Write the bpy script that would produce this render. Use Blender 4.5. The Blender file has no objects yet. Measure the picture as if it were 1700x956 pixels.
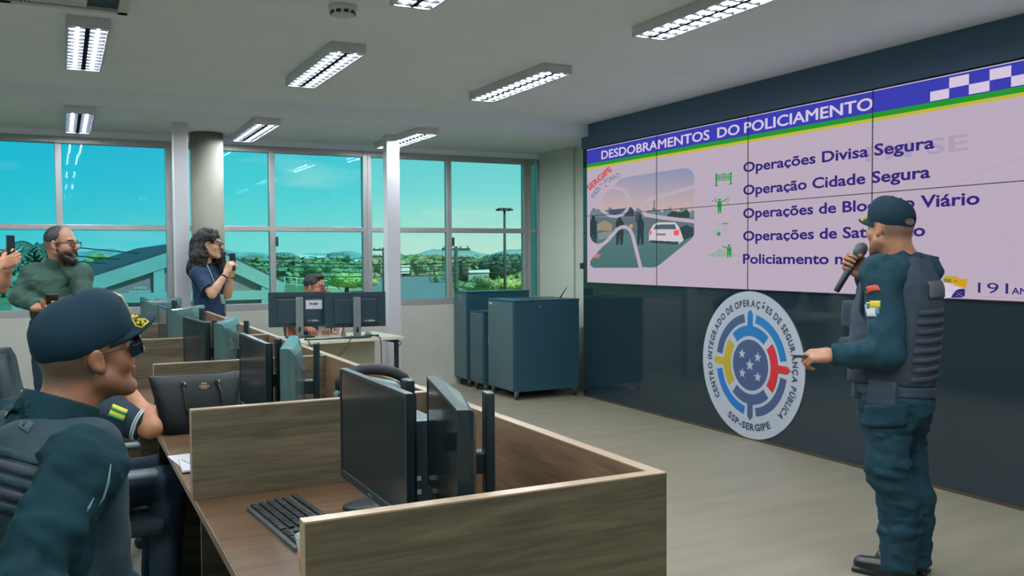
import bpy, bmesh, math, random
import numpy as np
from mathutils import Vector, Matrix
from mathutils.bvhtree import BVHTree

S = bpy.context.scene
COL = S.collection
R = math.radians
random.seed(7)
rng = np.random.default_rng(7)

# ---------------------------------------------------------------- camera
FPX = 1490.0
YAW = math.atan(749 / FPX)
PIT = math.atan((478 - 425.5) / FPX)
ROL = 0.006
EYE = 1.46
_f = np.array([math.sin(YAW) * math.cos(PIT), math.cos(YAW) * math.cos(PIT), -math.sin(PIT)])
_r0 = np.array([math.cos(YAW), -math.sin(YAW), 0.0])
_u0 = np.cross(_r0, _f)
_r = _r0 * math.cos(ROL) - _u0 * math.sin(ROL)
_u = _u0 * math.cos(ROL) + _r0 * math.sin(ROL)
_C = np.array([0, 0, EYE])
cam = bpy.data.cameras.new('camera')
camo = bpy.data.objects.new('camera', cam)
COL.objects.link(camo)
camo.matrix_world = Matrix(((_r[0], _u[0], -_f[0], 0), (_r[1], _u[1], -_f[1], 0), (_r[2], _u[2], -_f[2], EYE), (0, 0, 0, 1)))
cam.sensor_width = 36.0
cam.lens = FPX / 1700 * 36.0
cam.clip_start = 0.05
cam.clip_end = 3000
S.camera = camo


def ray(px, py):
    return _f + _r * (px - 850) / FPX + _u * (478 - py) / FPX


def at(px, py, z):
    """a point of the place seen at that pixel, z metres in front of the lens"""
    return _C + ray(px, py) * z


def onx(px, py, X):
    d = ray(px, py); return _C + d * X / d[0]


def ony(px, py, Y):
    d = ray(px, py); return _C + d * Y / d[1]


def onz(px, py, Z):
    d = ray(px, py); return _C + d * (Z - EYE) / d[2]


# ---------------------------------------------------------------- colour management
S.view_settings.view_transform = 'Standard'
S.view_settings.look = 'None'
S.view_settings.exposure = 0.0
S.view_settings.gamma = 1.0
S.view_settings.use_curve_mapping = False
S.cycles.use_denoising = True
S.cycles.max_bounces = 10
S.cycles.transparent_max_bounces = 16
S.cycles.sample_clamp_indirect = 6.0
S.cycles.caustics_reflective = False
S.cycles.caustics_refractive = False

# ---------------------------------------------------------------- world: clear tropical sky, paler low down and to the right
W = bpy.data.worlds.new('sky')
S.world = W
W.use_nodes = True
nt = W.node_tree
for n in list(nt.nodes):
    nt.nodes.remove(n)
N = lambda t, **k: nt.nodes.new(t)
tc = N('ShaderNodeTexCoord'); sep = N('ShaderNodeSeparateXYZ')
nt.links.new(tc.outputs['Generated'], sep.inputs[0])
def skyramp(stops):
    r_ = N('ShaderNodeValToRGB'); el = r_.color_ramp.elements
    el[0].position, el[0].color = stops[0][0], (*stops[0][1], 1); el[1].position, el[1].color = stops[-1][0], (*stops[-1][1], 1)
    for p, c in stops[1:-1]:
        e = el.new(p); e.color = (*c, 1)
    nt.links.new(sep.outputs['Z'], r_.inputs[0])
    return r_


ramp = skyramp([(0.0, (0.36, 0.90, 0.80)), (0.03, (0.22, 0.86, 0.80)), (0.07, (0.10, 0.78, 0.80)), (0.13, (0.045, 0.70, 0.80)), (1.0, (0.05, 0.36, 0.75))])
ramp2 = skyramp([(0.0, (0.92, 0.92, 0.80)), (0.03, (0.70, 0.90, 0.82)), (0.07, (0.38, 0.82, 0.84)), (0.13, (0.20, 0.70, 0.82)), (1.0, (0.10, 0.40, 0.75))])
# the sunward side (towards +X) is whiter
mr = N('ShaderNodeMapRange'); mr.inputs['From Min'].default_value = -0.05; mr.inputs['From Max'].default_value = 0.42
nt.links.new(sep.outputs['X'], mr.inputs['Value'])
mixs = N('ShaderNodeMix'); mixs.data_type = 'RGBA'
nt.links.new(mr.outputs[0], mixs.inputs['Factor']); nt.links.new(ramp.outputs[0], mixs.inputs['A']); nt.links.new(ramp2.outputs[0], mixs.inputs['B'])
# thin clouds
mp = N('ShaderNodeMapping'); mp.inputs['Scale'].default_value = (3.2, 3.2, 13.0); mp.inputs['Location'].default_value = (0.35, 0.2, 0.15)
nt.links.new(tc.outputs['Generated'], mp.inputs[0])
noi = N('ShaderNodeTexNoise'); noi.inputs['Scale'].default_value = 1.6; noi.inputs['Detail'].default_value = 6
nt.links.new(mp.outputs[0], noi.inputs['Vector'])
cr = N('ShaderNodeMapRange'); cr.inputs['From Min'].default_value = 0.56; cr.inputs['From Max'].default_value = 0.74
cr.inputs['To Max'].default_value = 0.75
nt.links.new(noi.outputs['Fac'], cr.inputs['Value'])
mixc = N('ShaderNodeMix'); mixc.data_type = 'RGBA'; mixc.inputs['B'].default_value = (0.95, 0.93, 0.86, 1)
nt.links.new(cr.outputs[0], mixc.inputs['Factor']); nt.links.new(mixs.outputs['Result'], mixc.inputs['A'])
bg = N('ShaderNodeBackground'); bg.inputs['Strength'].default_value = 1.1
nt.links.new(mixc.outputs['Result'], bg.inputs['Color'])
wo = N('ShaderNodeOutputWorld'); nt.links.new(bg.outputs[0], wo.inputs[0])

# ---------------------------------------------------------------- sun: high, over the roof behind the camera, to the right
sl = bpy.data.lights.new('sun', 'SUN'); sl.energy = 4.2; sl.angle = R(0.6); sl.color = (1.0, 0.93, 0.80)
so = bpy.data.objects.new('sun', sl); COL.objects.link(so)
so.rotation_euler = (R(42), R(26), 0)

TUBE = 124.0        # fluorescent tubes of the ceiling fixtures

# ---------------------------------------------------------------- materials
MATS = {}


def srgb(r, g, b):
    f = lambda c: (c / 255 / 12.92) if c / 255 <= 0.04045 else ((c / 255 + 0.055) / 1.055) ** 2.4
    return (f(r), f(g), f(b), 1)


def mat(name, col, rough=0.6, metal=0.0, noise=0.0, nscale=8.0, bump=0.0, bscale=60.0, stretch=(1, 1, 1), emit=None, estr=1.0, spec=0.5, attr=None, coat=0.0):
    """procedural material: base colour broken up by a noise, a noise bump"""
    if name in MATS:
        return MATS[name]
    m = bpy.data.materials.new(name); m.use_nodes = True
    t = m.node_tree; b = t.nodes['Principled BSDF']
    if len(col) == 3:
        col = (*col, 1)
    b.inputs['Base Color'].default_value = col
    b.inputs['Roughness'].default_value = rough
    b.inputs['Metallic'].default_value = metal
    b.inputs['Specular IOR Level'].default_value = spec
    b.inputs['Coat Weight'].default_value = coat
    src = None
    if attr:
        a = t.nodes.new('ShaderNodeAttribute'); a.attribute_name = attr; src = a.outputs['Color']
        t.links.new(src, b.inputs['Base Color'])
    if noise or bump:
        co = t.nodes.new('ShaderNodeTexCoord'); ma = t.nodes.new('ShaderNodeMapping')
        ma.inputs['Scale'].default_value = stretch
        t.links.new(co.outputs['Object'], ma.inputs[0])
    if noise:
        n = t.nodes.new('ShaderNodeTexNoise'); n.inputs['Scale'].default_value = nscale; n.inputs['Detail'].default_value = 5
        t.links.new(ma.outputs[0], n.inputs['Vector'])
        r_ = t.nodes.new('ShaderNodeMapRange'); r_.inputs['From Min'].default_value = 0.3; r_.inputs['From Max'].default_value = 0.7
        r_.inputs['To Min'].default_value = 1 - noise; r_.inputs['To Max'].default_value = 1 + noise
        t.links.new(n.outputs['Fac'], r_.inputs['Value'])
        x = t.nodes.new('ShaderNodeVectorMath'); x.operation = 'SCALE'
        if src:
            t.links.new(src, x.inputs[0])
        else:
            x.inputs[0].default_value = col[:3]
        t.links.new(r_.outputs[0], x.inputs['Scale']); t.links.new(x.outputs[0], b.inputs['Base Color'])
    if bump:
        n2 = t.nodes.new('ShaderNodeTexNoise'); n2.inputs['Scale'].default_value = bscale; n2.inputs['Detail'].default_value = 4
        t.links.new(ma.outputs[0], n2.inputs['Vector'])
        bp = t.nodes.new('ShaderNodeBump'); bp.inputs['Strength'].default_value = bump; bp.inputs['Distance'].default_value = 0.01
        t.links.new(n2.outputs['Fac'], bp.inputs['Height']); t.links.new(bp.outputs[0], b.inputs['Normal'])
    if emit:
        b.inputs['Emission Color'].default_value = (*emit[:3], 1); b.inputs['Emission Strength'].default_value = estr
    MATS[name] = m
    return m


def emis(name, col, k=1.0, attr=None):
    """a lit screen area"""
    if name in MATS:
        return MATS[name]
    m = bpy.data.materials.new(name); m.use_nodes = True
    t = m.node_tree; t.nodes.remove(t.nodes['Principled BSDF'])
    e = t.nodes.new('ShaderNodeEmission'); e.inputs['Color'].default_value = (*col[:3], 1); e.inputs['Strength'].default_value = k
    if attr:
        a = t.nodes.new('ShaderNodeAttribute'); a.attribute_name = attr; t.links.new(a.outputs['Color'], e.inputs['Color'])
    t.links.new(e.outputs[0], t.nodes['Material Output'].inputs[0])
    MATS[name] = m
    return m


def wood(name, c1, c2, axis='X', rough=0.45, scale=1.0):
    """laminate with long wandering grain along one object axis"""
    if name in MATS:
        return MATS[name]
    m = bpy.data.materials.new(name); m.use_nodes = True
    t = m.node_tree; b = t.nodes['Principled BSDF']
    co = t.nodes.new('ShaderNodeTexCoord'); ma = t.nodes.new('ShaderNodeMapping')
    s = {'X': (1.2, 20, 20), 'Y': (20, 1.2, 20), 'Z': (20, 20, 1.2)}[axis]
    ma.inputs['Scale'].default_value = tuple(v * scale for v in s)
    t.links.new(co.outputs['Object'], ma.inputs[0])
    n = t.nodes.new('ShaderNodeTexNoise'); n.inputs['Scale'].default_value = 1.3; n.inputs['Detail'].default_value = 8
    n.inputs['Roughness'].default_value = 0.62; n.inputs['Distortion'].default_value = 0.9
    t.links.new(ma.outputs[0], n.inputs['Vector'])
    n3 = t.nodes.new('ShaderNodeTexNoise'); n3.inputs['Scale'].default_value = 9; n3.inputs['Detail'].default_value = 4
    t.links.new(ma.outputs[0], n3.inputs['Vector'])
    ad = t.nodes.new('ShaderNodeMath'); ad.operation = 'MULTIPLY_ADD'; ad.inputs[1].default_value = 0.35
    t.links.new(n3.outputs['Fac'], ad.inputs[0]); t.links.new(n.outputs['Fac'], ad.inputs[2])
    r_ = t.nodes.new('ShaderNodeValToRGB')
    r_.color_ramp.elements[0].position = 0.45; r_.color_ramp.elements[0].color = c1
    r_.color_ramp.elements[1].position = 0.9; r_.color_ramp.elements[1].color = c2
    t.links.new(ad.outputs[0], r_.inputs[0]); t.links.new(r_.outputs[0], b.inputs['Base Color'])
    b.inputs['Roughness'].default_value = rough
    MATS[name] = m
    return m


# ---------------------------------------------------------------- objects
def link(name, me, m=None, parent=None):
    o = bpy.data.objects.new(name, me); COL.objects.link(o)
    if m is not None and hasattr(me, 'materials') and len(me.materials) == 0:
        me.materials.append(m)
    if parent is not None:
        o.parent = parent
    return o


def tag(o, label=None, cat=None, group=None, kind=None):
    if label: o['label'] = label
    if cat: o['category'] = cat
    if group: o['group'] = group
    if kind: o['kind'] = kind
    return o


def thing(name, label, cat, loc=(0, 0, 0), rz=0.0, group=None):
    o = bpy.data.objects.new(name, None); COL.objects.link(o)
    o.empty_display_size = 0.1
    o.location = Vector([float(v) for v in loc]); o.rotation_euler = (0, 0, rz)
    return tag(o, label, cat, group)


def struct(o):
    o['kind'] = 'structure'; return o


class MB:
    """collects shapes, links them as one mesh object"""
    def __init__(s):
        s.v = []; s.f = []; s.sm = []

    def add(s, vs, fs, smooth=False):
        o = len(s.v); s.v += [tuple(map(float, q)) for q in vs]
        s.f += [tuple(i + o for i in f) for f in fs]; s.sm += [smooth] * len(fs)
        return s

    def box(s, lo, hi, bev=0.0, M=None):
        x0, y0, z0 = lo; x1, y1, z1 = hi
        if bev <= 0:
            vs = [(x, y, z) for z in (z0, z1) for y in (y0, y1) for x in (x0, x1)]
            fs = [(0, 2, 3, 1), (4, 5, 7, 6), (0, 1, 5, 4), (2, 6, 7, 3), (0, 4, 6, 2), (1, 3, 7, 5)]
        else:
            b = bmesh.new()
            g = [b.verts.new((x, y, z)) for z in (z0, z1) for y in (y0, y1) for x in (x0, x1)]
            for f in [(0, 2, 3, 1), (4, 5, 7, 6), (0, 1, 5, 4), (2, 6, 7, 3), (0, 4, 6, 2), (1, 3, 7, 5)]:
                b.faces.new([g[i] for i in f])
            bmesh.ops.bevel(b, geom=b.edges[:] , offset=bev, segments=2, profile=0.5, affect='EDGES')
            b.verts.ensure_lookup_table(); b.verts.index_update()
            vs = [tuple(q.co) for q in b.verts]; fs = [tuple(q.index for q in f.verts) for f in b.faces]
            b.free()
        if M is not None:
            vs = [tuple(M @ Vector(q)) for q in vs]
        return s.add(vs, fs)

    def tube(s, pts, r, n=8, cap=True, flat=None):
        """round bar through pts; r a number or one per point; flat=(direction, factor) squashes it"""
        pts = [Vector([float(c) for c in p]) for p in pts]
        rs = r if hasattr(r, '__len__') else [r] * len(pts)
        vs = []; fs = []
        up = None
        for i, p in enumerate(pts):
            d = (pts[min(i + 1, len(pts) - 1)] - pts[max(i - 1, 0)]).normalized()
            if up is None:
                up = Vector((0, 0, 1)) if abs(d.z) < 0.9 else Vector((1, 0, 0))
            a = d.cross(up).normalized(); b = a.cross(d).normalized(); up = b
            for k in range(n):
                t = 2 * math.pi * k / n
                q = a * math.cos(t) * rs[i] + b * math.sin(t) * rs[i]
                if flat:
                    fd = Vector(flat[0]).normalized(); q = q - fd * q.dot(fd) * (1 - flat[1])
                vs.append(tuple(p + q))
        for i in range(len(pts) - 1):
            for k in range(n):
                k2 = (k + 1) % n
                fs.append((i * n + k, i * n + k2, (i + 1) * n + k2, (i + 1) * n + k))
        if cap:
            fs.append(tuple(range(n - 1, -1, -1))); fs.append(tuple((len(pts) - 1) * n + k for k in range(n)))
        return s.add(vs, fs, True)

    def lathe(s, prof, n=24, c=(0, 0, 0), M=None, sx=1.0, sy=1.0):
        vs = []; fs = []
        for (r, z) in prof:
            for k in range(n):
                t = 2 * math.pi * k / n
                v = Vector((r * math.cos(t) * sx, r * math.sin(t) * sy, z))
                if M is not None: v = M @ v
                vs.append((v.x + c[0], v.y + c[1], v.z + c[2]))
        for i in range(len(prof) - 1):
            for k in range(n):
                k2 = (k + 1) % n
                fs.append((i * n + k, i * n + k2, (i + 1) * n + k2, (i + 1) * n + k))
        fs.append(tuple(range(n - 1, -1, -1))); fs.append(tuple((len(prof) - 1) * n + k for k in range(n)))
        return s.add(vs, fs, True)

    def prism(s, poly, f0, f1):
        """outline poly (list of (a, b)) between two maps f0, f1: (a, b) -> point"""
        n = len(poly)
        vs = [f0(a, b) for a, b in poly] + [f1(a, b) for a, b in poly]
        fs = [tuple(range(n - 1, -1, -1)), tuple(range(n, 2 * n))]
        fs += [(i, (i + 1) % n, n + (i + 1) % n, n + i) for i in range(n)]
        return s.add(vs, fs)

    def mesh(s, name='mesh', origin=None):
        me = bpy.data.meshes.new(name)
        v = s.v
        if origin is not None:
            v = [(a - origin[0], b - origin[1], c - origin[2]) for a, b, c in v]
        me.from_pydata(v, [], s.f)
        me.polygons.foreach_set('use_smooth', s.sm)
        me.update()
        return me

    def build(s, name, m, parent=None, origin=None, fixn=True):
        """origin: world point subtracted from the vertices (the thing's base)"""
        me = s.mesh(name, origin)
        if fixn:
            b = bmesh.new(); b.from_mesh(me); bmesh.ops.recalc_face_normals(b, faces=b.faces[:]); b.to_mesh(me); b.free()
        o = link(name, me, m, parent)
        if origin is not None and parent is None:
            o.location = Vector([float(c) for c in origin])
        return o


def copy_tree(o, parent=None):
    c = o.copy(); COL.objects.link(c)
    if parent is not None: c.parent = parent
    for ch in list(o.children):
        copy_tree(ch, c)
    return c


_TXT = {}


def text_geo(s, bold=0.0):
    """(verts 2d, faces) of a line of lettering, 1 unit of font size"""
    k = (s, bold)
    if k in _TXT: return _TXT[k]
    cu = bpy.data.curves.new('t', 'FONT'); cu.body = s; cu.offset = bold; cu.resolution_u = 3
    o = bpy.data.objects.new('t', cu); COL.objects.link(o)
    dg = bpy.context.evaluated_depsgraph_get(); dg.update()
    me = bpy.data.meshes.new_from_object(o.evaluated_get(dg))
    vs = [tuple(v.co) for v in me.vertices]; fs = [tuple(p.vertices) for p in me.polygons]
    bpy.data.objects.remove(o); bpy.data.curves.remove(cu); bpy.data.meshes.remove(me)
    _TXT[k] = (vs, fs)
    return _TXT[k]


def text_fit(mb, s, fmap, w=None, h=None, bold=0.02, x0=0.0, y0=0.0):
    """lettering fitted to width w and cap height h, mapped by fmap(a, b) -> point"""
    vs, fs = text_geo(s, bold)
    if not vs: return
    xs = [v[0] for v in vs]
    cap = 0.729
    a0, a1 = min(xs), max(xs)
    sx = w / (a1 - a0) if w else h / cap
    sy = h / cap if h else sx
    mb.add([fmap(x0 + (v[0] - a0) * sx, y0 + v[1] * sy) for v in vs], fs)


# ================================================================ THE ROOM
WX = 4.84            # face of the screen wall
YW = 9.55            # window wall
ZC, ZL = 2.80, 2.68  # ceiling, lowered ceiling along the windows
YL = 7.87            # where the ceiling steps down
XL, YB = -6.2, -4.2  # left and back walls
XR = 5.16
SZ_TOP = 2.556

M_ceil = mat('ceiling paint', srgb(234, 244, 252), 0.9, noise=0.02, nscale=3)
M_wall = mat('wall paint', srgb(196, 196, 187), 0.85, noise=0.03, nscale=4)
M_col = mat('column paint', srgb(206, 208, 196), 0.8, noise=0.02, nscale=4)
M_white = mat('white enamel', srgb(205, 205, 212), 0.5)
M_alu = mat('aluminium frame', srgb(168, 170, 170), 0.45, metal=0.35)
M_floor = mat('vinyl floor', srgb(148, 141, 123), 0.42, noise=0.10, nscale=2.2, bump=0.04, bscale=30, stretch=(0.5, 3.0, 1))
M_gloss = mat('black gloss panel', srgb(28, 46, 54), 0.06, spec=0.65)
M_black = mat('black plastic', srgb(24, 38, 44), 0.45, bump=0.02, bscale=200)

struct(MB().box((XL, YB, -0.15), (XR + 1.0, YW + 0.2, 0)).build('floor', M_floor))
struct(MB().box((XL, YB, ZC), (XR + 0.6, YL, ZC + 0.2)).build('ceiling', M_ceil))
struct(MB().box((XL, YL, ZL), (XR + 0.6, YW + 0.25, ZC + 0.2)).build('ceiling_lower', M_ceil))
wl = MB().box((XL - 0.2, YB, 0), (XL, YW + 0.2, 0.92)).box((XL - 0.2, YB, 2.62), (XL, YW + 0.2, ZC))  # left wall opened for the added daylight windows
for k in range(7):
    y = YB + k * (YW + 0.2 - YB) / 6
    wl.box((XL - 0.2, y - 0.12, 0.92), (XL, y + 0.12, 2.62))
struct(wl.build('wall_left', M_wall))
struct(MB().box((XL, YB - 0.2, 0), (XR + 0.6, YB, ZC)).build('wall_back', M_wall))
struct(MB().box((XL, YW - 0.04, 0), (XR, YW + 0.14, 0.915)).build('wall_window', M_wall))
struct(MB().box((XL, YW - 0.02, 2.62), (XR, YW + 0.14, ZL)).build('trim_1', M_ceil))
struct(MB().box((XL, YW - 0.055, 0), (XR, YW - 0.04, 0.09)).build('baseboard_window', M_wall))
# the right-hand wall: plain wall in the corner, glossy black build-out in front of it
wr = MB().box((XR, 8.72, 0), (XR + 0.6, YW + 0.2, ZL))
wr.box((XR + 0.03, YB, 0), (XR + 0.6, 8.72, ZC))
struct(wr.build('wall_right', M_col))
wv = MB().box((WX + 0.012, YB, 0.012), (XR + 0.03, YL, ZC)).box((WX + 0.012, YL, 0.012), (XR + 0.03, 8.0, ZL))
struct(wv.build('wall_screen', M_gloss))
nv = MB().box((WX - 0.004, YB, SZ_TOP), (WX + 0.011, YL - 0.002, ZC - 0.001)).box((WX - 0.004, YL - 0.002, SZ_TOP), (WX + 0.011, 8.0, ZL - 0.001))
struct(nv.build('trim_2', mat('navy fascia', srgb(66, 90, 120), 0.5)))
struct(MB().box((WX + 0.006, YB, 0), (WX + 0.012, 8.0, 0.02)).build('baseboard_screen', mat('baseboard brown', srgb(70, 58, 44), 0.5)))

# ---- windows, each pair of bays one unit with its tinted glass
def tinted(name, c):
    """window film: a clear sheet that colours what is seen through it and mirrors the room a little"""
    m = bpy.data.materials.new(name); m.use_nodes = True
    t = m.node_tree
    for n in list(t.nodes):
        if n.type != 'OUTPUT_MATERIAL': t.nodes.remove(n)
    tr = t.nodes.new('ShaderNodeBsdfTransparent'); tr.inputs[0].default_value = (*c, 1)
    gl = t.nodes.new('ShaderNodeBsdfGlossy'); gl.inputs['Roughness'].default_value = 0.02; gl.inputs[0].default_value = (0.9, 0.95, 1, 1)
    fr = t.nodes.new('ShaderNodeFresnel'); fr.inputs[0].default_value = 1.22
    mx = t.nodes.new('ShaderNodeMixShader')
    t.links.new(fr.outputs[0], mx.inputs[0]); t.links.new(tr.outputs[0], mx.inputs[1]); t.links.new(gl.outputs[0], mx.inputs[2])
    t.links.new(mx.outputs[0], t.nodes['Material Output'].inputs[0])
    return m


G_clear = tinted('clear glass', (0.92, 0.95, 0.95))
G_dark, G_mid, G_pale = tinted('deep teal film', (0.42, 0.78, 0.86)), tinted('teal film', (0.52, 0.84, 0.86)), tinted('faded film', (0.70, 0.88, 0.85))
for k in range(6):  # unseen left-wall windows, added to bring daylight into the room
    y0 = YB + k * (YW + 0.2 - YB) / 6 + 0.12; y1 = YB + (k + 1) * (YW + 0.2 - YB) / 6 - 0.12
    m = MB().box((XL - 0.13, y0, 0.92), (XL - 0.05, y1, 0.98)).box((XL - 0.13, y0, 2.56), (XL - 0.05, y1, 2.62)).box((XL - 0.13, y0, 1.735), (XL - 0.05, y1, 1.79))
    m.box((XL - 0.13, y0, 0.98), (XL - 0.05, y0 + 0.05, 2.56)).box((XL - 0.13, y1 - 0.05, 0.98), (XL - 0.05, y1, 2.56))
    w = struct(m.build('window_%d' % (k + 11), M_alu))
    MB().box((XL - 0.095, y0 + 0.05, 0.98), (XL - 0.089, y1 - 0.05, 2.56)).build('glass', G_clear, w)

wi = 1
for x0, x1 in ((-5, -3), (-3, -1), (-1, 1), (1, 3.02), (3.02, 5.0), (5.0, 5.16)):
    Y0, Y1 = YW - 0.03, YW + 0.05
    m = MB()
    b = 0.05
    two = x1 - x0 > 1
    m.box((x0, Y0, 0.915), (x0 + b, Y1, 2.62), 0.006); m.box((x1 - b + (0.03 if not two else 0), Y0, 0.915), (x1, Y1, 2.62), 0.006)
    m.box((x0 + b, Y0, 2.555), (x1 - b, Y1, 2.62), 0.006)
    m.box((x0 + b, Y0, 0.915), (x1 - b, Y1, 0.985), 0.006)
    m.box((x0 + b, Y0 + 0.005, 1.735), (x1 - b, Y1, 1.79), 0.006)
    if two:
        xm = (x0 + x1) / 2 - (0.02 if x0 > 0.5 else 0)
        m.box((xm - 0.03, Y0 + 0.003, 0.985), (xm + 0.03, Y1, 2.555), 0.006)
    w = struct(m.build('window_%d' % wi, M_alu)); wi += 1
    g = MB().box((x0 + b, YW + 0.005, 0.985), (x1 - b + (0.03 if not two else 0), YW + 0.011, 2.555)).build('glass', G_dark if x1 < 1.5 else G_mid if x1 < 3.5 else G_pale, w)
    if two:   # sash catches on the middle mullion
        MB().box((xm + 0.03, Y0 - 0.012, 1.58), (xm + 0.055, Y0 + 0.01, 1.68), 0.004).build('catch', mat('dark metal', srgb(60, 62, 62), 0.5, 0.5), w)

# ---- columns
c = MB().lathe([(0.155, 0.0), (0.155, ZL)], 48, (1.30, 9.22, 0))
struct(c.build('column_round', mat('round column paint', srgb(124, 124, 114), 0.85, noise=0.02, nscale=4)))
for i, (xa, xb) in enumerate(((0.925, 1.052), (2.925, 3.06))):
    o = MB().box((xa, 8.58, 0), (xb, 8.70, ZL), 0.004).build('column_post_%d' % (i + 1), M_white)
    struct(o)

# ---- ceiling lights: surface-mounted louvred twin tubes
M_fix = mat('fixture enamel', srgb(200, 200, 206), 0.45)
M_refl = mat('mirror louvre', srgb(225, 225, 235), 0.18, metal=0.9)
M_tube = emis('fluorescent tube', (0.93, 1.0, 1.04), TUBE)
FL = 1.28


def make_light():
    """local: long axis Y, origin at the ceiling"""
    t = thing('ceiling_light', 'louvred twin-tube ceiling light', 'ceiling light', group='louvred ceiling lights')
    w, h = 0.112, 0.060
    m = MB().box((-w, -FL / 2, -0.012), (w, FL / 2, 0), 0.003)
    m.box((-w, -FL / 2, -h), (-w + 0.012, FL / 2, -0.012)).box((w - 0.012, -FL / 2, -h), (w, FL / 2, -0.012))
    m.box((-w + 0.012, -FL / 2, -h), (w - 0.012, -FL / 2 + 0.02, -0.012)).box((-w + 0.012, FL / 2 - 0.02, -h), (w - 0.012, FL / 2, -0.012))
    m.build('housing', M_fix, t)
    r = MB()
    for x in (-0.098, -0.012, 0.012, 0.098):
        r.box((x - 0.001, -FL / 2 + 0.021, -h + 0.003), (x + 0.001, FL / 2 - 0.021, -0.014))
    r.build('reflector', M_refl, t)
    l = MB()
    for i in range(13):
        y = -FL / 2 + 0.05 + i * (FL - 0.10) / 12
        for xa, xb in ((-0.097, -0.013), (0.013, 0.097)):
            l.box((xa, y - 0.009, -h + 0.0005), (xb, y + 0.009, -h + 0.012))
    l.box((-0.013, -FL / 2 + 0.03, -h + 0.001), (0.013, FL / 2 - 0.03, -h + 0.005))
    l.build('louvre', mat('darkened louvre', srgb(34, 37, 44), 0.8, spec=0.05), t)  # mirror slats given a dark colour to stand in for shade
    for x in (-0.052, 0.052):
        MB().tube([(x, -FL / 2 + 0.03, -0.046), (x, FL / 2 - 0.03, -0.046)], 0.0125, 10).build('tube', M_tube, t)
    return t


light0 = make_light()
spots = [
    (0.165, 6.17, ZC, 'louvred ceiling light above the bearded man, before the ceiling step'),
    (0.165, 8.62, ZL, 'small louvred light on the lowered ceiling above the left window'),
    (1.64, 6.15, ZC, 'louvred ceiling light between the smoke detector and the ceiling step'),
    (3.13, 6.13, ZC, 'louvred ceiling light nearest the left end of the big screen'),
    (3.13, 3.78, ZC, 'large louvred ceiling light cut by the top edge, above the speaker'),
    (1.64, 3.77, ZC, 'louvred ceiling light cut by the top edge, beside the smoke detector'),
    (1.64, 8.62, ZL, 'small louvred light on the lowered ceiling right of the round column'),
    (3.13, 8.62, ZL, 'small louvred light on the lowered ceiling touching the slim white post'),
]
added_lights = [(x, y, ZC) for x in (-2.8, -1.3) for y in (1.4, 6.15)] + [(x, y, ZC) for x in (0.165, 1.64, 3.13) for y in (1.4, -1.6)] + [(0.165, 3.77, ZC)]  # unseen fixtures added to light the room
for i, (x, y, z, lb) in enumerate(spots + [(*e, None) for e in added_lights]):
    o = light0 if i == 0 else copy_tree(light0)
    o.location = (x, y, z)
    o['label'] = lb or 'added louvred ceiling light out of view, lighting the room'

# ---- smoke detector and ceiling vent
sd = thing('smoke_detector', 'round white smoke detector on the ceiling', 'smoke detector', (*onz(569, 10, ZC)[:2], ZC))
MB().lathe([(0.075, 0), (0.075, -0.018), (0.058, -0.05), (0.045, -0.055)], 28).build('body', M_fix, sd)
s_ = MB()
for k in range(10):
    a = k * math.pi / 5
    s_.box((-0.012, -0.004, -0.046), (0.012, 0.003, -0.03), M=Matrix.Rotation(a, 4, 'Z') @ Matrix.Translation((0, -0.064, 0.0)))
s_.build('slot', M_black, sd)

vt = thing('ceiling_vent', 'square ceiling air vent cut by the top edge', 'air vent', (0.05, 5.0, ZC))
m = MB()
hw = 0.30
for a in ((-hw, -hw, hw, -hw + 0.05), (-hw, hw - 0.05, hw, hw), (-hw, -hw, -hw + 0.05, hw), (hw - 0.05, -hw, hw, hw)):
    m.box((a[0], a[1], -0.03), (a[2], a[3], 0))
m.build('frame', M_fix, vt)
m = MB().box((-0.16, -0.22, -0.028), (0.10, 0.22, -0.02)).build('panel', M_fix, vt)
MB().box((-hw + 0.04, -hw + 0.04, -0.012), (hw - 0.04, hw - 0.04, -0.002)).build('shade_plate', mat('vent cavity', srgb(28, 62, 78), 0.7), vt)  # dark plate painted as the shade inside the vent opening
for k in range(4):
    x = -0.235 + 0.02 * k
    MB().box((x, -hw + 0.05, -0.028), (x + 0.006, hw - 0.05, -0.01)).build('slat', M_fix, vt)

# ================================================================ THE VIDEO WALL
SY, SZ0, SZ1 = 7.90, 1.187, 2.546
PW, PH = 1.2085, (SZ1 - SZ0) / 2
NC = 5
vw = thing('video_wall', 'video wall of joined screens showing a police operations slide', 'video wall', (WX, SY, SZ0))
org = Vector((WX, SY, SZ0))


def wall(off):
    """map (a, z): a metres from the screen's left end, z above the floor, off metres off the face"""
    return lambda a, z: (-off, -a, z - SZ0)


def wpx(off):
    """map a pixel of the photograph onto the screen face"""
    def f(px, py):
        p = onx(px, py, WX); return (-off, p[1] - SY, p[2] - SZ0)
    return f


def sheet(name, polys, m, off, f=None, parent=None):
    f = f or wall(off)
    mb = MB()
    for p in polys:
        mb.add([f(a, b) for a, b in p], [tuple(range(len(p)))])
    return mb.build(name, m, parent or vw, fixn=False)


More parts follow.
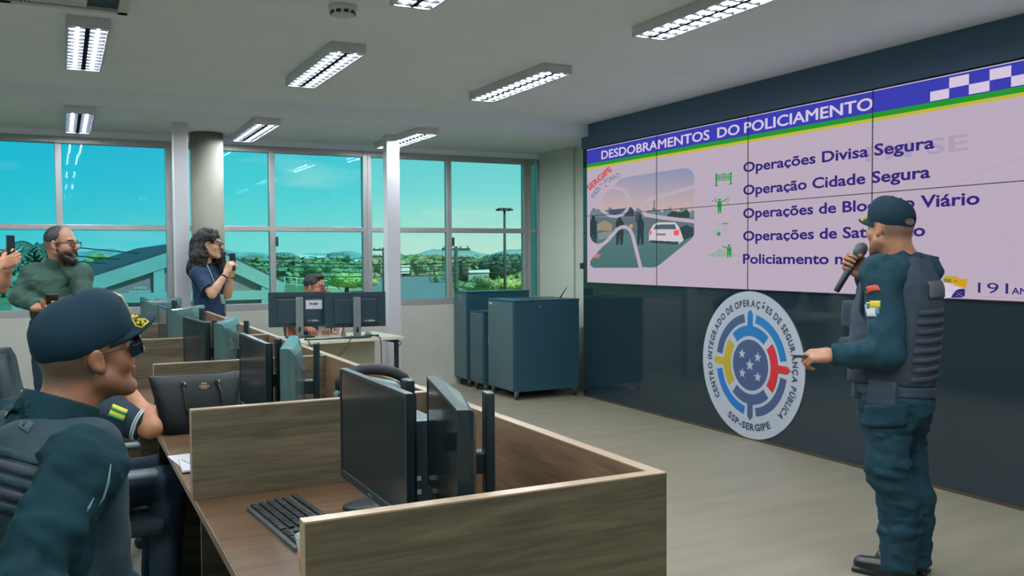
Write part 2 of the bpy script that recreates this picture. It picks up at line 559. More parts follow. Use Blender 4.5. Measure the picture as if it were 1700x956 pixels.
rect = lambda a0, z0, a1, z1: [(a0, z0), (a1, z0), (a1, z1), (a0, z1)]
E_bg = emis('slide paper', (0.485, 0.405, 0.50))
E_blue = emis('slide blue', (0.045, 0.050, 0.42))
E_green = emis('slide green', (0.02, 0.30, 0.03))
E_yel = emis('slide yellow', (0.52, 0.46, 0.05))
E_navy = emis('slide navy lettering', (0.035, 0.022, 0.19))
E_white = emis('slide white', (0.66, 0.56, 0.72))
E_icon = emis('slide icon green', (0.02, 0.30, 0.06))
E_iconl = emis('slide icon pale green', (0.30, 0.42, 0.34))
E_red = emis('slide red', (0.60, 0.07, 0.07))
E_teal = emis('slide teal', (0.05, 0.16, 0.22))
E_faint = emis('slide watermark', (0.41, 0.335, 0.47))
E_faint2 = emis('slide watermark lines', (0.455, 0.36, 0.50))
M_bez = mat('screen bezel', (0.006, 0.006, 0.010), 0.5)

for k in range(NC):
    for r in range(2):
        a0, z0 = k * PW, SZ0 + r * PH
        p = MB().box((-0.003, -(a0 + PW), z0 - SZ0), (0.011, -a0, z0 + PH - SZ0)).build('display_panel', M_bez, vw)
        g = 0.0022
        sheet('lit_screen', [rect(a0 + g, z0 + g, a0 + PW - g, z0 + PH - g)], E_bg, 0.0032, parent=p)

# header band, stripes, chequer, title: cut at the joints between the panels
def band(name, z0, z1, m, off, a0=0.0, a1=NC * PW):
    ps = []
    for k in range(NC):
        b0, b1 = max(a0, k * PW + 0.0022), min(a1, (k + 1) * PW - 0.0022)
        if b1 > b0: ps.append(rect(b0, z0, b1, z1))
    return sheet(name, ps, m, off)


band('header_band', 2.396, 2.543, E_blue, 0.0040)
band('header_edge', 2.538, 2.5435, E_white, 0.0044)
band('green_stripe', 2.362, 2.397, E_green, 0.0040)
band('yellow_stripe', 2.340, 2.362, E_yel, 0.0040)
ch = []
for i in range(9):
    a = SY - 3.835 + i * 0.1325
    z0, z1 = (2.403, 2.462) if i % 2 == 0 else (2.462, 2.525)
    ch.append(rect(a, z0, a + 0.1325, z1))
sheet('chequer', ch, E_white, 0.0046)


def line(name, s, y0, y1, z, cap, m, off=0.005, bold=0.012):
    mb = MB()
    if bold == 0.006:      # heavy capitals: strokes laid side by side
        for dx, dz in ((-0.004, 0), (0, 0), (0.004, 0), (0, 0.002), (0, -0.002)):
            text_fit(mb, s, lambda a, b: (-off, -(SY - y0) - a, z + b - SZ0), w=y0 - y1, h=cap, bold=0.0, x0=dx, y0=dz)
    else:
        text_fit(mb, s, lambda a, b: (-off, -(SY - y0) - a, z + b - SZ0), w=y0 - y1, h=cap, bold=bold)
    return mb.build(name, m, vw, fixn=False)


line('title_lettering', 'DESDOBRAMENTOS', 7.615, 5.955, 2.421, 0.084, E_white, bold=0.006)
line('title_lettering', 'DO', 5.85, 5.585, 2.421, 0.084, E_white, bold=0.006)
line('title_lettering', 'POLICIAMENTO', 5.525, 4.275, 2.421, 0.084, E_white, bold=0.006)
for s, y1, z in (('Operações Divisa Segura', 3.80, 2.113), ('Operação Cidade Segura', 3.828, 1.934),
                 ('Operações de Bloqueio Viário', 3.49, 1.751), ('Operações de Saturação', 3.86, 1.573),
                 ('Policiamento nos Eventos', 3.755, 1.393)):
    line('bullet_lettering', s, 5.538, y1, z, 0.078, E_navy, bold=0.024)
line('watermark_lettering', 'PM SE', 4.33, 3.57, 2.078, 0.10, E_faint, 0.0042, 0.02)
line('anniversary_lettering', '191', 3.495, 3.305, 1.229, 0.064, E_navy, bold=0.0)
line('anniversary_lettering', 'ANOS', 3.285, 3.10, 1.229, 0.038, E_navy, bold=0.02)


def star(cx, cy, r, r2=0.42, n=5, rot=0.0):
    return [(cx + (r if i % 2 == 0 else r * r2) * math.sin(rot + i * math.pi / n), cy + (r if i % 2 == 0 else r * r2) * math.cos(rot + i * math.pi / n)) for i in range(2 * n)]


def outline(poly, w, f):
    """stroke along a closed polygon as quads"""
    n = len(poly); q = []
    for i in range(n):
        (x0, y0), (x1, y1) = poly[i], poly[(i + 1) % n]
        L = math.hypot(x1 - x0, y1 - y0) or 1; nx, ny = -(y1 - y0) / L * w / 2, (x1 - x0) / L * w / 2
        q.append([(x0 - nx, y0 - ny), (x1 - nx, y1 - ny), (x1 + nx, y1 + ny), (x0 + nx, y0 + ny)])
    return q


def stroke(pts, w):
    q = []
    for (x0, y0), (x1, y1) in zip(pts[:-1], pts[1:]):
        L = math.hypot(x1 - x0, y1 - y0) or 1; nx, ny = -(y1 - y0) / L * w / 2, (x1 - x0) / L * w / 2
        q.append([(x0 - nx, y0 - ny), (x1 - nx, y1 - ny), (x1 + nx, y1 + ny), (x0 + nx, y0 + ny)])
    return q


st = []
for px, py in ((1612, 394), (1678, 394), (1644, 417), (1612, 436), (1678, 436)):
    p = onx(px, py, WX)
    st += outline(star(SY - p[1], p[2], 0.055), 0.004, None)
arc = []
for k in range(24):
    t0 = math.radians(95 + k * 85 / 24)
    arc.append((4.85 + 0.95 * math.cos(t0), 1.45 + 0.55 * math.sin(t0)))
st += stroke(arc, 0.006)
sheet('watermark_stars', st, E_faint2, 0.0041)

# ---- the picture inset: a dusk street with a police stop, seen through rounded cut-outs
K, OX, OY = 4.348, 970, 240
c2w = lambda off: (lambda x, y: wpx(off)(OX + x / K, OY + y / K))
outer = [(42, 505), (58, 462), (112, 436), (118, 400), (150, 340), (205, 302), (232, 282), (262, 248), (300, 236), (715, 171), (752, 174), (782, 194), (797, 232),
         (797, 640), (790, 662), (765, 690), (548, 866), (515, 884), (480, 888), (440, 884), (400, 889), (70, 889), (46, 872), (46, 842), (66, 812), (148, 722), (95, 717), (60, 698), (42, 655)]
strokes = [([(222 + 104 * math.cos(t / 20 * math.pi), 415 + 104 * math.sin(t / 20 * math.pi)) for t in range(41)], 21),
           ([(850, 292), (760, 315), (560, 368), (470, 395), (436, 420), (424, 455), (430, 490), (450, 508), (560, 527), (850, 560)], 27),
           ([(20, 760), (70, 740), (140, 718), (170, 692), (240, 612), (268, 596), (300, 594), (330, 612), (350, 650), (400, 850), (412, 900)], 25)]


def inside(poly, X, Y):
    r = np.zeros(X.shape, bool); n = len(poly)
    for i in range(n):
        x0, y0 = poly[i]; x1, y1 = poly[(i + 1) % n]
        c_ = ((y0 > Y) != (y1 > Y)) & (X < (x1 - x0) * (Y - y0) / (y1 - y0 + 1e-9) + x0)
        r ^= c_
    return r


def segd(pts, X, Y):
    d = np.full(X.shape, 1e9)
    for (x0, y0), (x1, y1) in zip(pts[:-1], pts[1:]):
        vx, vy = x1 - x0, y1 - y0; q = vx * vx + vy * vy + 1e-9
        h = np.clip(((X - x0) * vx + (Y - y0) * vy) / q, 0, 1)
        d = np.minimum(d, np.hypot(X - x0 - h * vx, Y - y0 - h * vy))
    return d


nx, ny = 260, 245
gx = np.linspace(40, 800, nx + 1); gy = np.linspace(168, 892, ny + 1)
cx, cy = np.meshgrid((gx[1:] + gx[:-1]) / 2, (gy[1:] + gy[:-1]) / 2)
ok = inside(outer, cx, cy)
for pts, w_ in strokes:
    ok &= segd(pts, cx, cy) > w_ / 2
img = np.zeros(cx.shape + (3,))
lin = lambda r, g, b: np.array(srgb(r, g, b)[:3])
tt = np.clip((cy - 180) / 300, 0, 1)[..., None]
img[:] = lin(138, 146, 178) * (1 - tt) + lin(196, 172, 168) * tt
road = cy > 600 - (cx - 400) * 0.02
hz = cy > 470 + 12 * np.sin(cx / 17.0) + 8 * np.sin(cx / 6.3)
img[hz] = lin(112, 128, 138)
img[(cy > 525)] = lin(96, 112, 118)
img[(cy > 610)] = lin(84, 112, 116)
tt = np.clip((cy - 650) / 240, 0, 1)[..., None]
img = np.where((cy > 650)[..., None], lin(86, 120, 122) * (1 - tt) + lin(74, 112, 110) * tt, img)


def blob(poly, c):
    img[inside(poly, cx, cy)] = lin(*c)


blob([(180, 470), (300, 460), (320, 500), (180, 510)], (74, 84, 110))
blob([(290, 465), (330, 445), (360, 470), (365, 520), (290, 520)], (60, 74, 88))
blob([(605, 505), (640, 478), (700, 490), (740, 470), (762, 490), (762, 530), (605, 530)], (52, 74, 70))
blob([(370, 500), (400, 488), (420, 505), (415, 560), (372, 560)], (70, 82, 88))
blob([(95, 575), (150, 545), (205, 575), (205, 620), (95, 620)], (150, 140, 120))
blob([(505, 400), (510, 400), (510, 480), (505, 480)], (80, 88, 100))
blob([(100, 640), (200, 620), (200, 660), (110, 690)], (130, 140, 138))
for x in (68, 258, 408):      # three people on the road
    s_ = 30 if x != 258 else 34
    blob([(x - s_ + 6, 560), (x - 12, 535), (x + 12, 535), (x + s_ - 4, 565), (x + s_ - 6, 640), (x + 22, 725), (x + 4, 725), (x, 650), (x - 8, 725), (x - 24, 725), (x - s_ + 8, 640)], (48, 66, 70))
    blob([(x - 9, 512), (x + 9, 512), (x + 10, 536), (x - 10, 536)], (44, 58, 62))
blob([(500, 580), (530, 562), (660, 560), (690, 600), (735, 615), (730, 680), (690, 715), (600, 712), (470, 695), (470, 630)], (206, 196, 206))
blob([(500, 612), (520, 578), (655, 575), (668, 612)], (78, 96, 110))
blob([(690, 600), (740, 580), (790, 600), (790, 660), (720, 690)], (56, 70, 78))
blob([(475, 690), (690, 702), (672, 722), (480, 708)], (60, 74, 78))
blob([(525, 640), (590, 640), (590, 655), (525, 655)], (128, 124, 134))
blob([(648, 620), (688, 615), (684, 655), (650, 655)], (235, 92, 96))
blob([(472, 622), (490, 622), (488, 650), (472, 650)], (230, 110, 104))
blob([(65, 812), (92, 785), (122, 795), (100, 822)], (206, 110, 104))
blob([(330, 575), (352, 575), (352, 600), (330, 600)], (206, 160, 90))
vs, fs, cl = [], [], []
f = c2w(0.0042)
idx = {}
for j, i in zip(*np.nonzero(ok)):
    q = []
    for (a, b) in ((i, j), (i + 1, j), (i + 1, j + 1), (i, j + 1)):
        if (a, b) not in idx:
            idx[(a, b)] = len(vs); vs.append(f(gx[a], gy[b]))
        q.append(idx[(a, b)])
    fs.append(tuple(q)); cl += [(*img[j, i], 1.0)] * 4
me = bpy.data.meshes.new('picture'); me.from_pydata(vs, [], fs)
ca = me.color_attributes.new('pic', 'FLOAT_COLOR', 'CORNER')
ca.data.foreach_set('color', np.array(cl, dtype=np.float32).ravel())
link('slide_picture', me, emis('slide picture', (1, 1, 1), 1.0, attr='pic'), vw)

# ---- festival mark at the top left of the slide
def rot_text(name, s, p0, p1, cap_px, m, bold=0.03, off=0.006, sub=(OX, OY, K)):
    """lettering from pixel p0 to p1 along a slanted baseline (crop coordinates)"""
    mb = MB()
    d = Vector((p1[0] - p0[0], p1[1] - p0[1])); L = d.length; d /= L; nrm = Vector((d.y, -d.x))
    fm = wpx(off)
    text_fit(mb, s, lambda a, b: fm(sub[0] + (p0[0] + d.x * a + nrm.x * b) / sub[2], sub[1] + (p0[1] + d.y * a + nrm.y * b) / sub[2]), w=L, h=cap_px, bold=bold)
    return mb.build(name, m, vw, fixn=False)


rot_text('festival_lettering', 'SERGIPE', (40, 333), (208, 184), 38, E_red, 0.035)
rot_text('festival_lettering', 'PAÍS', (78, 388), (124, 318), 36, E_teal, 0.0)
rot_text('festival_lettering', 'DO', (118, 300), (142, 284), 17, E_teal, 0.0)
rot_text('festival_lettering', 'FORRÓ', (156, 282), (266, 232), 34, E_teal, 0.0)
f6 = wpx(0.006)
q = stroke([(42, 352), (60, 345)], 3) + stroke([(172, 222), (215, 200), (262, 184)], 3)
sheet('festival_ornament', [[(OX + x / K, OY + y / K) for x, y in p] for p in q], E_yel, 0.006, f=f6)
sheet('festival_ornament', [[(OX + x / K, OY + y / K) for x, y in star(160, 300, 11)]], E_red, 0.006, f=f6)

# ---- green pictograms (crop 1170..1350 x 270..460, 5.033 px per px)
K2, O2X, O2Y = 5.033, 1170, 270
ic = lambda ps: [[(O2X + x / K2, O2Y + y / K2) for x, y in p] for p in ps]
circ = lambda x, y, r, n=14, ry=None: [(x + r * math.cos(i * 2 * math.pi / n), y + (ry or r) * math.sin(i * 2 * math.pi / n)) for i in range(n)]
bar = []
for y in (112, 140):
    bar += stroke([(92, y - 12 + 4), (232, y - 24 + 4)], 4) + stroke([(92, y + 10 + 4), (232, y - 2 + 4)], 4)
    for k in range(7):
        x = 98 + k * 19.5; yy = y - 8 - (x - 92) * 0.086
        bar.append([(x, yy + 12 + 8), (x + 9, yy + 12 + 7), (x + 17, yy), (x + 8, yy)])
bar += stroke([(100, 92), (100, 190)], 12) + stroke([(222, 82), (222, 178)], 12) + stroke([(88, 192), (116, 190)], 9) + stroke([(206, 180), (234, 178)], 9)
bar += [circ(100, 98, 9), circ(224, 88, 9), circ(162, 92, 6)]
sheet('pictogram', ic(bar), E_icon, 0.0052, f=f6).name = 'barrier_pictogram'
trp = [circ(127, 311, 9), [(112, 304), (143, 302), (140, 309), (114, 311)], [(110, 322), (145, 320), (146, 365), (142, 422), (132, 422), (128, 380), (126, 422), (115, 422), (112, 365)]]
trp += stroke([(112, 327), (95, 322), (92, 305)], 8) + stroke([(143, 326), (170, 316), (195, 302)], 8) + stroke([(190, 288), (226, 284)], 3) + stroke([(204, 290), (204, 356)], 3)
trp += stroke([(182, 312), (182, 358)], 2) + stroke([(192, 306), (192, 358)], 2)
sheet('trooper_pictogram', ic(trp), E_icon, 0.0052, f=f6)
sheet('trooper_pictogram', ic([circ(72, 320, 6), circ(98, 298, 5)]), E_red, 0.0053, f=f6)
off_ = []
for x in (102, 178):
    off_ += stroke([(x - 32, 505), (x + 30, 503), (x + 22, 522), (x - 24, 523), (x - 32, 505)], 4) + stroke([(x - 24, 523), (x - 22, 545), (x, 566), (x + 22, 545), (x + 24, 523)], 4)
    off_ += stroke([(x - 42, 610), (x - 38, 585), (x - 15, 570), (x + 15, 570), (x + 44, 585), (x + 54, 608)], 4) + stroke([(x, 570), (x, 608)], 3) + stroke([(x - 20, 590), (x + 25, 590)], 3)
sheet('officers_pictogram', ic(off_), E_iconl, 0.0052, f=f6)
sheet('officers_pictogram', ic([[(108, 582), (134, 574), (136, 610), (108, 610)], [(146, 506), (206, 503), (200, 512), (150, 514)]]), E_icon, 0.0053, f=f6)
car_ = stroke([(40, 782), (42, 766), (90, 755), (125, 725), (160, 722), (190, 740), (235, 752), (258, 762), (260, 780), (40, 784)], 5)
car_ += [circ(78, 778, 12), circ(232, 776, 12), [(100, 757), (128, 730), (180, 735), (180, 785), (100, 785)]]
sheet('car_pictogram', ic(car_), E_iconl, 0.0052, f=f6)
sheet('car_pictogram', ic(stroke([(40, 784), (44, 768), (92, 756), (126, 727), (160, 722)], 4) + stroke([(100, 770), (185, 770)], 5) + stroke([(60, 770), (95, 768)], 4)
      + [circ(207, 692, 11), [(188, 706), (226, 704), (230, 745), (224, 792), (210, 792), (207, 750), (202, 792), (188, 792), (190, 745)]] + stroke([(190, 712), (165, 703), (150, 698)], 9)), E_icon, 0.0054, f=f6)

# ---- service emblem at the slide's foot (crop 1540..1700 x 440..510, 10.625 px per px)
K3 = 10.625
e3 = lambda ps: [[(1540 + x / K3, 440 + y / K3) for x, y in p] for p in ps]
sheet('service_emblem', e3([[(300, 190), (545, 200), (548, 235), (715, 245), (690, 400), (640, 412), (300, 310)]]), emis('emblem gold', (0.60, 0.33, 0.02)), 0.0050, f=f6)
sheet('service_emblem', e3([[(290, 235), (430, 245), (430, 312), (300, 300)]]), emis('emblem green', (0.02, 0.22, 0.04)), 0.0052, f=f6)
sheet('service_emblem', e3([[(300, 300), (470, 330), (640, 400), (520, 440), (430, 560), (310, 590)]]), E_white, 0.0051, f=f6)
sheet('service_emblem', e3([[(430, 575), (440, 520), (500, 450), (560, 420), (670, 418), (668, 540), (610, 572)]]), E_navy, 0.0053, f=f6)
sheet('service_emblem', e3([star(x, y, 16) for x, y in ((530, 482), (605, 486), (568, 510), (528, 536), (605, 536))]), E_white, 0.0055, f=f6)
sheet('service_emblem', e3(outline(circ(430, 445, 38, ry=30), 8, None) + stroke([(380, 375), (485, 380)], 14)), E_faint, 0.0054, f=f6)
sheet('service_emblem', e3([circ(488, 280, 14), circ(525, 282, 14)]), E_navy, 0.0054, f=f6)
sheet('small_print', [rect(SY - 3.47, 1.205, SY - 3.30, 1.210), rect(SY - 3.285, 1.204, SY - 3.12, 1.209)], E_faint, 0.0050)

# bezel joints drawn over everything: thin black frames of the panels
jb = MB()
for k in range(0, NC + 1):
    jb.box((-0.0075, -k * PW - 0.0028, 0), (0.0, -k * PW + 0.0028, SZ1 - SZ0))
jb.box((-0.0075, -NC * PW, PH - 0.0028), (0.0, 0, PH + 0.0028))
jb.box((-0.0075, -NC * PW, -0.004), (0.0, 0, 0.0)); jb.box((-0.0075, -NC * PW, SZ1 - SZ0), (0.0, 0, SZ1 - SZ0 + 0.004))
jb.build('bezel_joints', M_bez, vw)
# little bracket at the wall's left end
bk = thing('sensor_bracket', 'small black bracket jutting from the left end of the screen wall', 'bracket', (WX + 0.06, 8.0, 1.36))
MB().box((-0.02, 0.0, -0.03), (0.03, 0.06, 0.03), 0.006).build('arm', M_black, bk)
MB().box((-0.03, 0.055, -0.035), (0.04, 0.11, 0.028), 0.01).build('head', M_black, bk)

# ================================================================ ROUND EMBLEM ON THE BLACK WALL
EY, EZ, ER = 5.46, 0.592, 0.582
em = thing('wall_emblem', 'round white emblem of the integrated operations centre on the black wall', 'emblem', (WX + 0.011, EY, EZ))
D_white = mat('emblem white', srgb(172, 178, 190), 0.55)
D_navy = mat('emblem navy', srgb(62, 80, 118), 0.55)
D_blue = mat('emblem blue', srgb(22, 112, 172), 0.55)
D_blue2 = mat('emblem mid blue', srgb(28, 104, 180), 0.55)
D_yel = mat('emblem yellow', srgb(176, 156, 40), 0.55)
D_red = mat('emblem red', srgb(196, 38, 48), 0.55)
D_let = mat('emblem lettering', srgb(48, 62, 84), 0.55)
emf = lambda off: (lambda a, b: (-off, -a * ER, b * ER))


def disc(r, n=96):
    return [(r * math.cos(2 * math.pi * i / n), r * math.sin(2 * math.pi * i / n)) for i in range(n)]


def sector(r0, r1, a0, a1, n=24):
    A = [math.radians(a0 + (a1 - a0) * i / n) for i in range(n + 1)]
    return [(r1 * math.cos(t), r1 * math.sin(t)) for t in A] + [(r0 * math.cos(t), r0 * math.sin(t)) for t in reversed(A)]


def epoly(name, poly, m, h0, h1):
    mb = MB(); mb.prism(poly, emf(h0), emf(h1)); return mb.build(name, m, em)


epoly('disc', disc(1.0), D_white, 0.0, 0.008)
epoly('centre_disc', disc(0.345), D_navy, 0.008, 0.010)
for ang, m, nm in ((90, D_blue, 'upper_tee'), (180, D_yel, 'left_tee'), (0, D_red, 'right_tee'), (270, D_navy, 'lower_tee')):
    t0 = math.radians(ang)
    rot = lambda p: (p[0] * math.cos(t0) - p[1] * math.sin(t0), p[0] * math.sin(t0) + p[1] * math.cos(t0))
    half = 41 if ang in (90, 270) else 37
    A = [math.radians(-half + 2 * half * i / 24) for i in range(25)]
    r0, r1 = 0.395, 0.535
    w = 0.052
    outer_ = [(r1 * math.cos(a), r1 * math.sin(a)) for a in A]
    lo = [p for p in outer_ if p[1] < -w]; hi = [p for p in outer_ if p[1] > w]
    tip = [(r1, -w), (0.70, -w), (0.755, 0), (0.70, w), (r1, w)]
    poly = lo + tip + hi + [(r0 * math.cos(a), r0 * math.sin(a)) for a in reversed(A)]
    epoly(nm, [rot(p) for p in poly], m, 0.008, 0.010)
for a0, a1, m, nm in ((100, 170, D_navy, 'outer_arc'), (10, 80, D_blue, 'outer_arc'), (280, 350, D_navy, 'outer_arc'), (190, 260, D_blue2, 'outer_arc')):
    epoly(nm, sector(0.58, 0.695, a0, a1), m, 0.008, 0.010)
for x, y in ((-0.155, 0.14), (0.155, 0.12), (0, 0.0), (-0.15, -0.125), (0.155, -0.145)):
    epoly('star', star(x, y, 0.072 if x else 0.085), D_white, 0.010, 0.012)


def ring_text(name, s, r, a0, a1, cap, flip=False):
    """letters along a circle from angle a0 to a1 (degrees)"""
    adv = []
    for ch_ in s:
        if ch_ == ' ': adv.append((0.0, 0.0, 0.30)); continue
        v, _ = text_geo(ch_, 0.045); xs = [q[0] for q in v]; adv.append((min(xs), max(xs), max(xs) - min(xs) + 0.10))
    tot = sum(a[2] for a in adv) - 0.1
    mb = MB(); u = 0.0; k = cap / 0.729
    for ch_, (x0, x1, w_) in zip(s, adv):
        c_ = u + (w_ - 0.10) / 2; u += w_
        if ch_ == ' ': continue
        ang = math.radians(a0 + (a1 - a0) * c_ / tot)
        rad = Vector((math.cos(ang), math.sin(ang))); tan = Vector((rad.y, -rad.x))
        upv = rad
        if flip: upv = -rad; tan = -tan
        arcscale = abs(math.radians(a1 - a0)) * r / tot
        v, fcs = text_geo(ch_, 0.045)
        xm = (x0 + x1) / 2
        P = []
        for q in v:
            p = rad * r + tan * (q[0] - xm) * arcscale + upv * q[1] * k
            P.append(emf(0.0092)(p.x, p.y))
        mb.add(P, fcs)
    return mb.build(name, D_let, em, fixn=False)


ring_text('ring_lettering', 'CENTRO INTEGRADO DE OPERAÇÕES DE SEGURANÇA PÚBLICA', 0.795, 219, -49, 0.092)
ring_text('foot_lettering', 'SSP-SERGIPE', 0.885, 239, 297, 0.092, flip=True)

# ================================================================ WORKSTATION ROW
W_panel = wood('walnut laminate across', srgb(64, 58, 46), srgb(118, 108, 86), 'X', 0.5)
W_spine = wood('walnut laminate along', srgb(100, 80, 64), srgb(154, 124, 98), 'Y', 0.45)
W_top = wood('walnut desk top', srgb(74, 54, 37), srgb(122, 92, 65), 'X', 0.4, 0.8)
M_edge = mat('laminate edge band', srgb(176, 152, 126), 0.28)
DX0, DX1 = 0.345, 1.086
PY = [1.51 + 1.285 * k for k in range(6)]
HP, HD = 1.01, 0.74
pn = ['wooden end partition nearest the camera, wide and reaching the floor',
      'wooden partition behind the keyboard desk, its wide face toward the camera',
      'wooden partition standing right behind the black tote bag',
      'wooden partition two bays beyond the tote bag',
      'small far wooden partition seen left of the second curved monitor',
      'farthest wooden partition, at the window end of the desk row']
for k, y in enumerate(PY):
    full = k in (0, 5)
    xa = 0.362 if k == 0 else 0.337 if k == 1 else DX0
    z0 = 0.0 if full else HD
    x1 = DX1 + (0.03 if full else 0)
    t = thing('desk_partition', pn[k], 'partition', (xa, y, z0), group='cross partitions of the desk row')
    MB().box((0, 0, 0), (x1 - xa, 0.03, HP - z0 - 0.003)).build('panel', W_panel, t)
    e = MB().box((0, 0, HP - z0 - 0.003), (x1 - xa, 0.03, HP - z0)).box((-0.002, 0, 0), (0, 0.03, HP - z0))
    e.build('edge_band', M_edge, t)
sp = thing('spine_partition', 'long wooden partition running the whole desk row toward the windows', 'partition', (DX1, PY[0] + 0.03, 0))
L = PY[5] - PY[0] - 0.03
MB().box((0, 0, 0), (0.03, L, HP - 0.003)).build('panel', W_spine, sp)
MB().box((0, 0, HP - 0.003), (0.03, L, HP)).build('edge_band', M_edge, sp)
dl = ['wooden desk with the keyboard, nearest bay', 'wooden desk under the tote bag and papers, second bay',
      'wooden desk of the third bay, behind the tote bag partition', 'wooden desk of the fourth bay', 'wooden desk of the farthest bay by the window']
for k in range(5):
    y0 = PY[k] + (0.03 if k == 0 else 0.0); y1 = PY[k + 1]
    y0 += 0.002; y1 -= 0.002
    t = thing('desk', dl[k], 'desk', (DX0, y0, 0), group='desks of the row')
    MB().box((0.0, 0.0, HD - 0.028), (DX1 - DX0 - 0.003, y1 - y0, HD), 0.002).build('desk_top', W_top, t)
    MB().box((-0.002, 0.0, HD - 0.027), (0.0, y1 - y0, HD - 0.002)).build('edge_band', M_edge, t)
    if k < 4:
        MB().box((0.012, y1 - y0 - 0.02, 0), (0.60, y1 - y0 - 0.002, HD - 0.028)).build('leg_panel', W_panel, t)
    MB().box((0.60, 0.002, 0.25), (0.62, y1 - y0 - 0.022, HD - 0.028)).build('modesty_panel', W_spine, t)

# ---- monitors on stands
M_scr = mat('dark screen glass', srgb(22, 40, 46), 0.16, spec=0.6)
M_shell = mat('monitor shell', srgb(30, 44, 48), 0.32, spec=0.6)
M_silver = mat('grey lettering', srgb(170, 180, 182), 0.4)


def make_monitor(w=0.52, h=0.292, zb=0.13, off=0.085, curve=False, back='monitor shell'):
    """local: screen faces -Y, stand on the origin, desk at z = 0"""
    t = thing('monitor', 'monitor', 'monitor')
    msh = MATS[back]
    y = -off
    m = MB()
    # shell: front frame with a raised, rounded back
    rings = []
    nseg = 10
    for (s, dy) in ((1.0, 0.0), (1.0, 0.016), (0.97, 0.024), (0.8, 0.034), (0.55, 0.040), (0.25, 0.043)):
        d = dy * (1.25 if curve else 1.0)
        rings.append([(x * w / 2 * s, y + d + (0.012 * (1 - x * x) if (curve and dy > 0.02) else 0), zb + h / 2 + z * h / 2 * s) for x, z in
                      [(-1, -1), (0, -1), (1, -1), (1, 0), (1, 1), (0, 1), (-1, 1), (-1, 0)]])
    vs = [p for r_ in rings for p in r_]; fs = []
    for i in range(len(rings) - 1):
        for k in range(8):
            k2 = (k + 1) % 8
            fs.append((i * 8 + k, i * 8 + k2, (i + 1) * 8 + k2, (i + 1) * 8 + k))
    fs.append(tuple(range(7, -1, -1))); fs.append(tuple((len(rings) - 1) * 8 + k for k in range(8)))
    m.add(vs, fs)
    m.build('shell', msh, t)
    MB().box((-w / 2 + 0.010, y - 0.0012, zb + 0.022), (w / 2 - 0.010, y + 0.001, zb + h - 0.010)).build('screen', M_scr, t)
    b = MB().box((-w / 2, y - 0.004, zb), (w / 2, y + 0.001, zb + 0.020), 0.001)
    bz = b.box((-w / 2, y - 0.003, zb + h - 0.009), (w / 2, y + 0.001, zb + h)).box((-w / 2, y - 0.003, zb + 0.02), (-w / 2 + 0.009, y + 0.001, zb + h - 0.009)).box((w / 2 - 0.009, y - 0.003, zb + 0.02), (w / 2, y + 0.001, zb + h - 0.009)).build('bezel', msh, t)
    lt = MB(); text_fit(lt, 'AOC', lambda a, c: (a - 0.014, y - 0.0048, zb + 0.0062 + c), w=0.028, h=0.008, bold=0.03)
    lt.build('badge', M_silver, t, fixn=False)
    g = MB()   # a seam across the back, like the vent line of the shell
    g.tube([(-w * 0.34, y + 0.040, zb + h * 0.46), (0, y + 0.058 if curve else y + 0.046, zb + h * 0.40), (w * 0.34, y + 0.040, zb + h * 0.46)], 0.0025, 6)
    g.build('back_seam', M_black, t)
    st = MB().box((-0.024, 0.0, 0.012), (0.024, 0.022, zb + h - 0.005), 0.004)
    pole = st.build('stand_pole', M_shell, t)
    MB().box((-0.02, y + 0.038, zb + h * 0.36), (0.02, 0.001, zb + h * 0.36 + 0.05), 0.004).build('stand_arm', M_shell, t)
    MB().lathe([(0.118, 0), (0.122, 0.004), (0.118, 0.010), (0.03, 0.014)], 36, (0, -0.02, 0), sx=1.0, sy=0.72).build('stand_foot', M_shell, t)
    return t


mat('monitor shell sheen', srgb(74, 104, 104), 0.2, spec=0.8)  # window sheen on the backs put into a lighter shell colour
mon_a = make_monitor()
mon_b = make_monitor(curve=True, off=0.095)
mon_b2 = make_monitor(curve=True, off=0.095, back='monitor shell sheen')
mlist = [  # (x, y, angle off the row, kind, label)
    (0.668, 2.10, 0, 'a', 'large dark monitor by the keyboard, its screen angled toward the desk seat'),
    (0.750, 1.845, 14.7, 'b', 'dark monitor seen nearly edge-on behind the near end partition'),
    (0.632, 3.42, 0, 'a', 'dark monitor standing right of the tote bag'),
    (0.709, 3.20, 16.3, 'c', 'monitor with a curved pale back, right of the tote bag bay'),
    (0.575, 4.60, -4, 'a', 'dark monitor in the third bay, above the tote bag'),
    (0.700, 4.50, 18, 'c', 'monitor with a pale curved back in the third bay'),
    (0.56, 5.95, 0, 'a', 'dark monitor in the fourth bay, behind a wide pale one'),
    (0.672, 5.79, 28, 'c', 'wide pale-backed monitor in the fourth bay, below the woman'),
    (0.55, 7.25, 0, 'a', 'dark monitor in the farthest bay by the window'),
    (0.65, 7.02, 34, 'c', 'pale-backed monitor in the farthest bay, behind the cap brim'),
]
protos = {'a': mon_a, 'b': mon_b, 'c': mon_b2}
used = set()
for x, y, a, k, lb in mlist:
    o = protos[k] if k not in used else copy_tree(protos[k])
    used.add(k)
    th = -math.radians(90 + a)
    off = 0.085 if k == 'a' else 0.095
    o.rotation_euler = (0, 0, th)
    # the list gives the panel centre; the stand sits off behind it
    o.location = (x + off * math.cos(math.radians(a)), y - off * math.sin(math.radians(a)), HD)
    o['label'] = lb; o['group'] = 'desk row monitors'

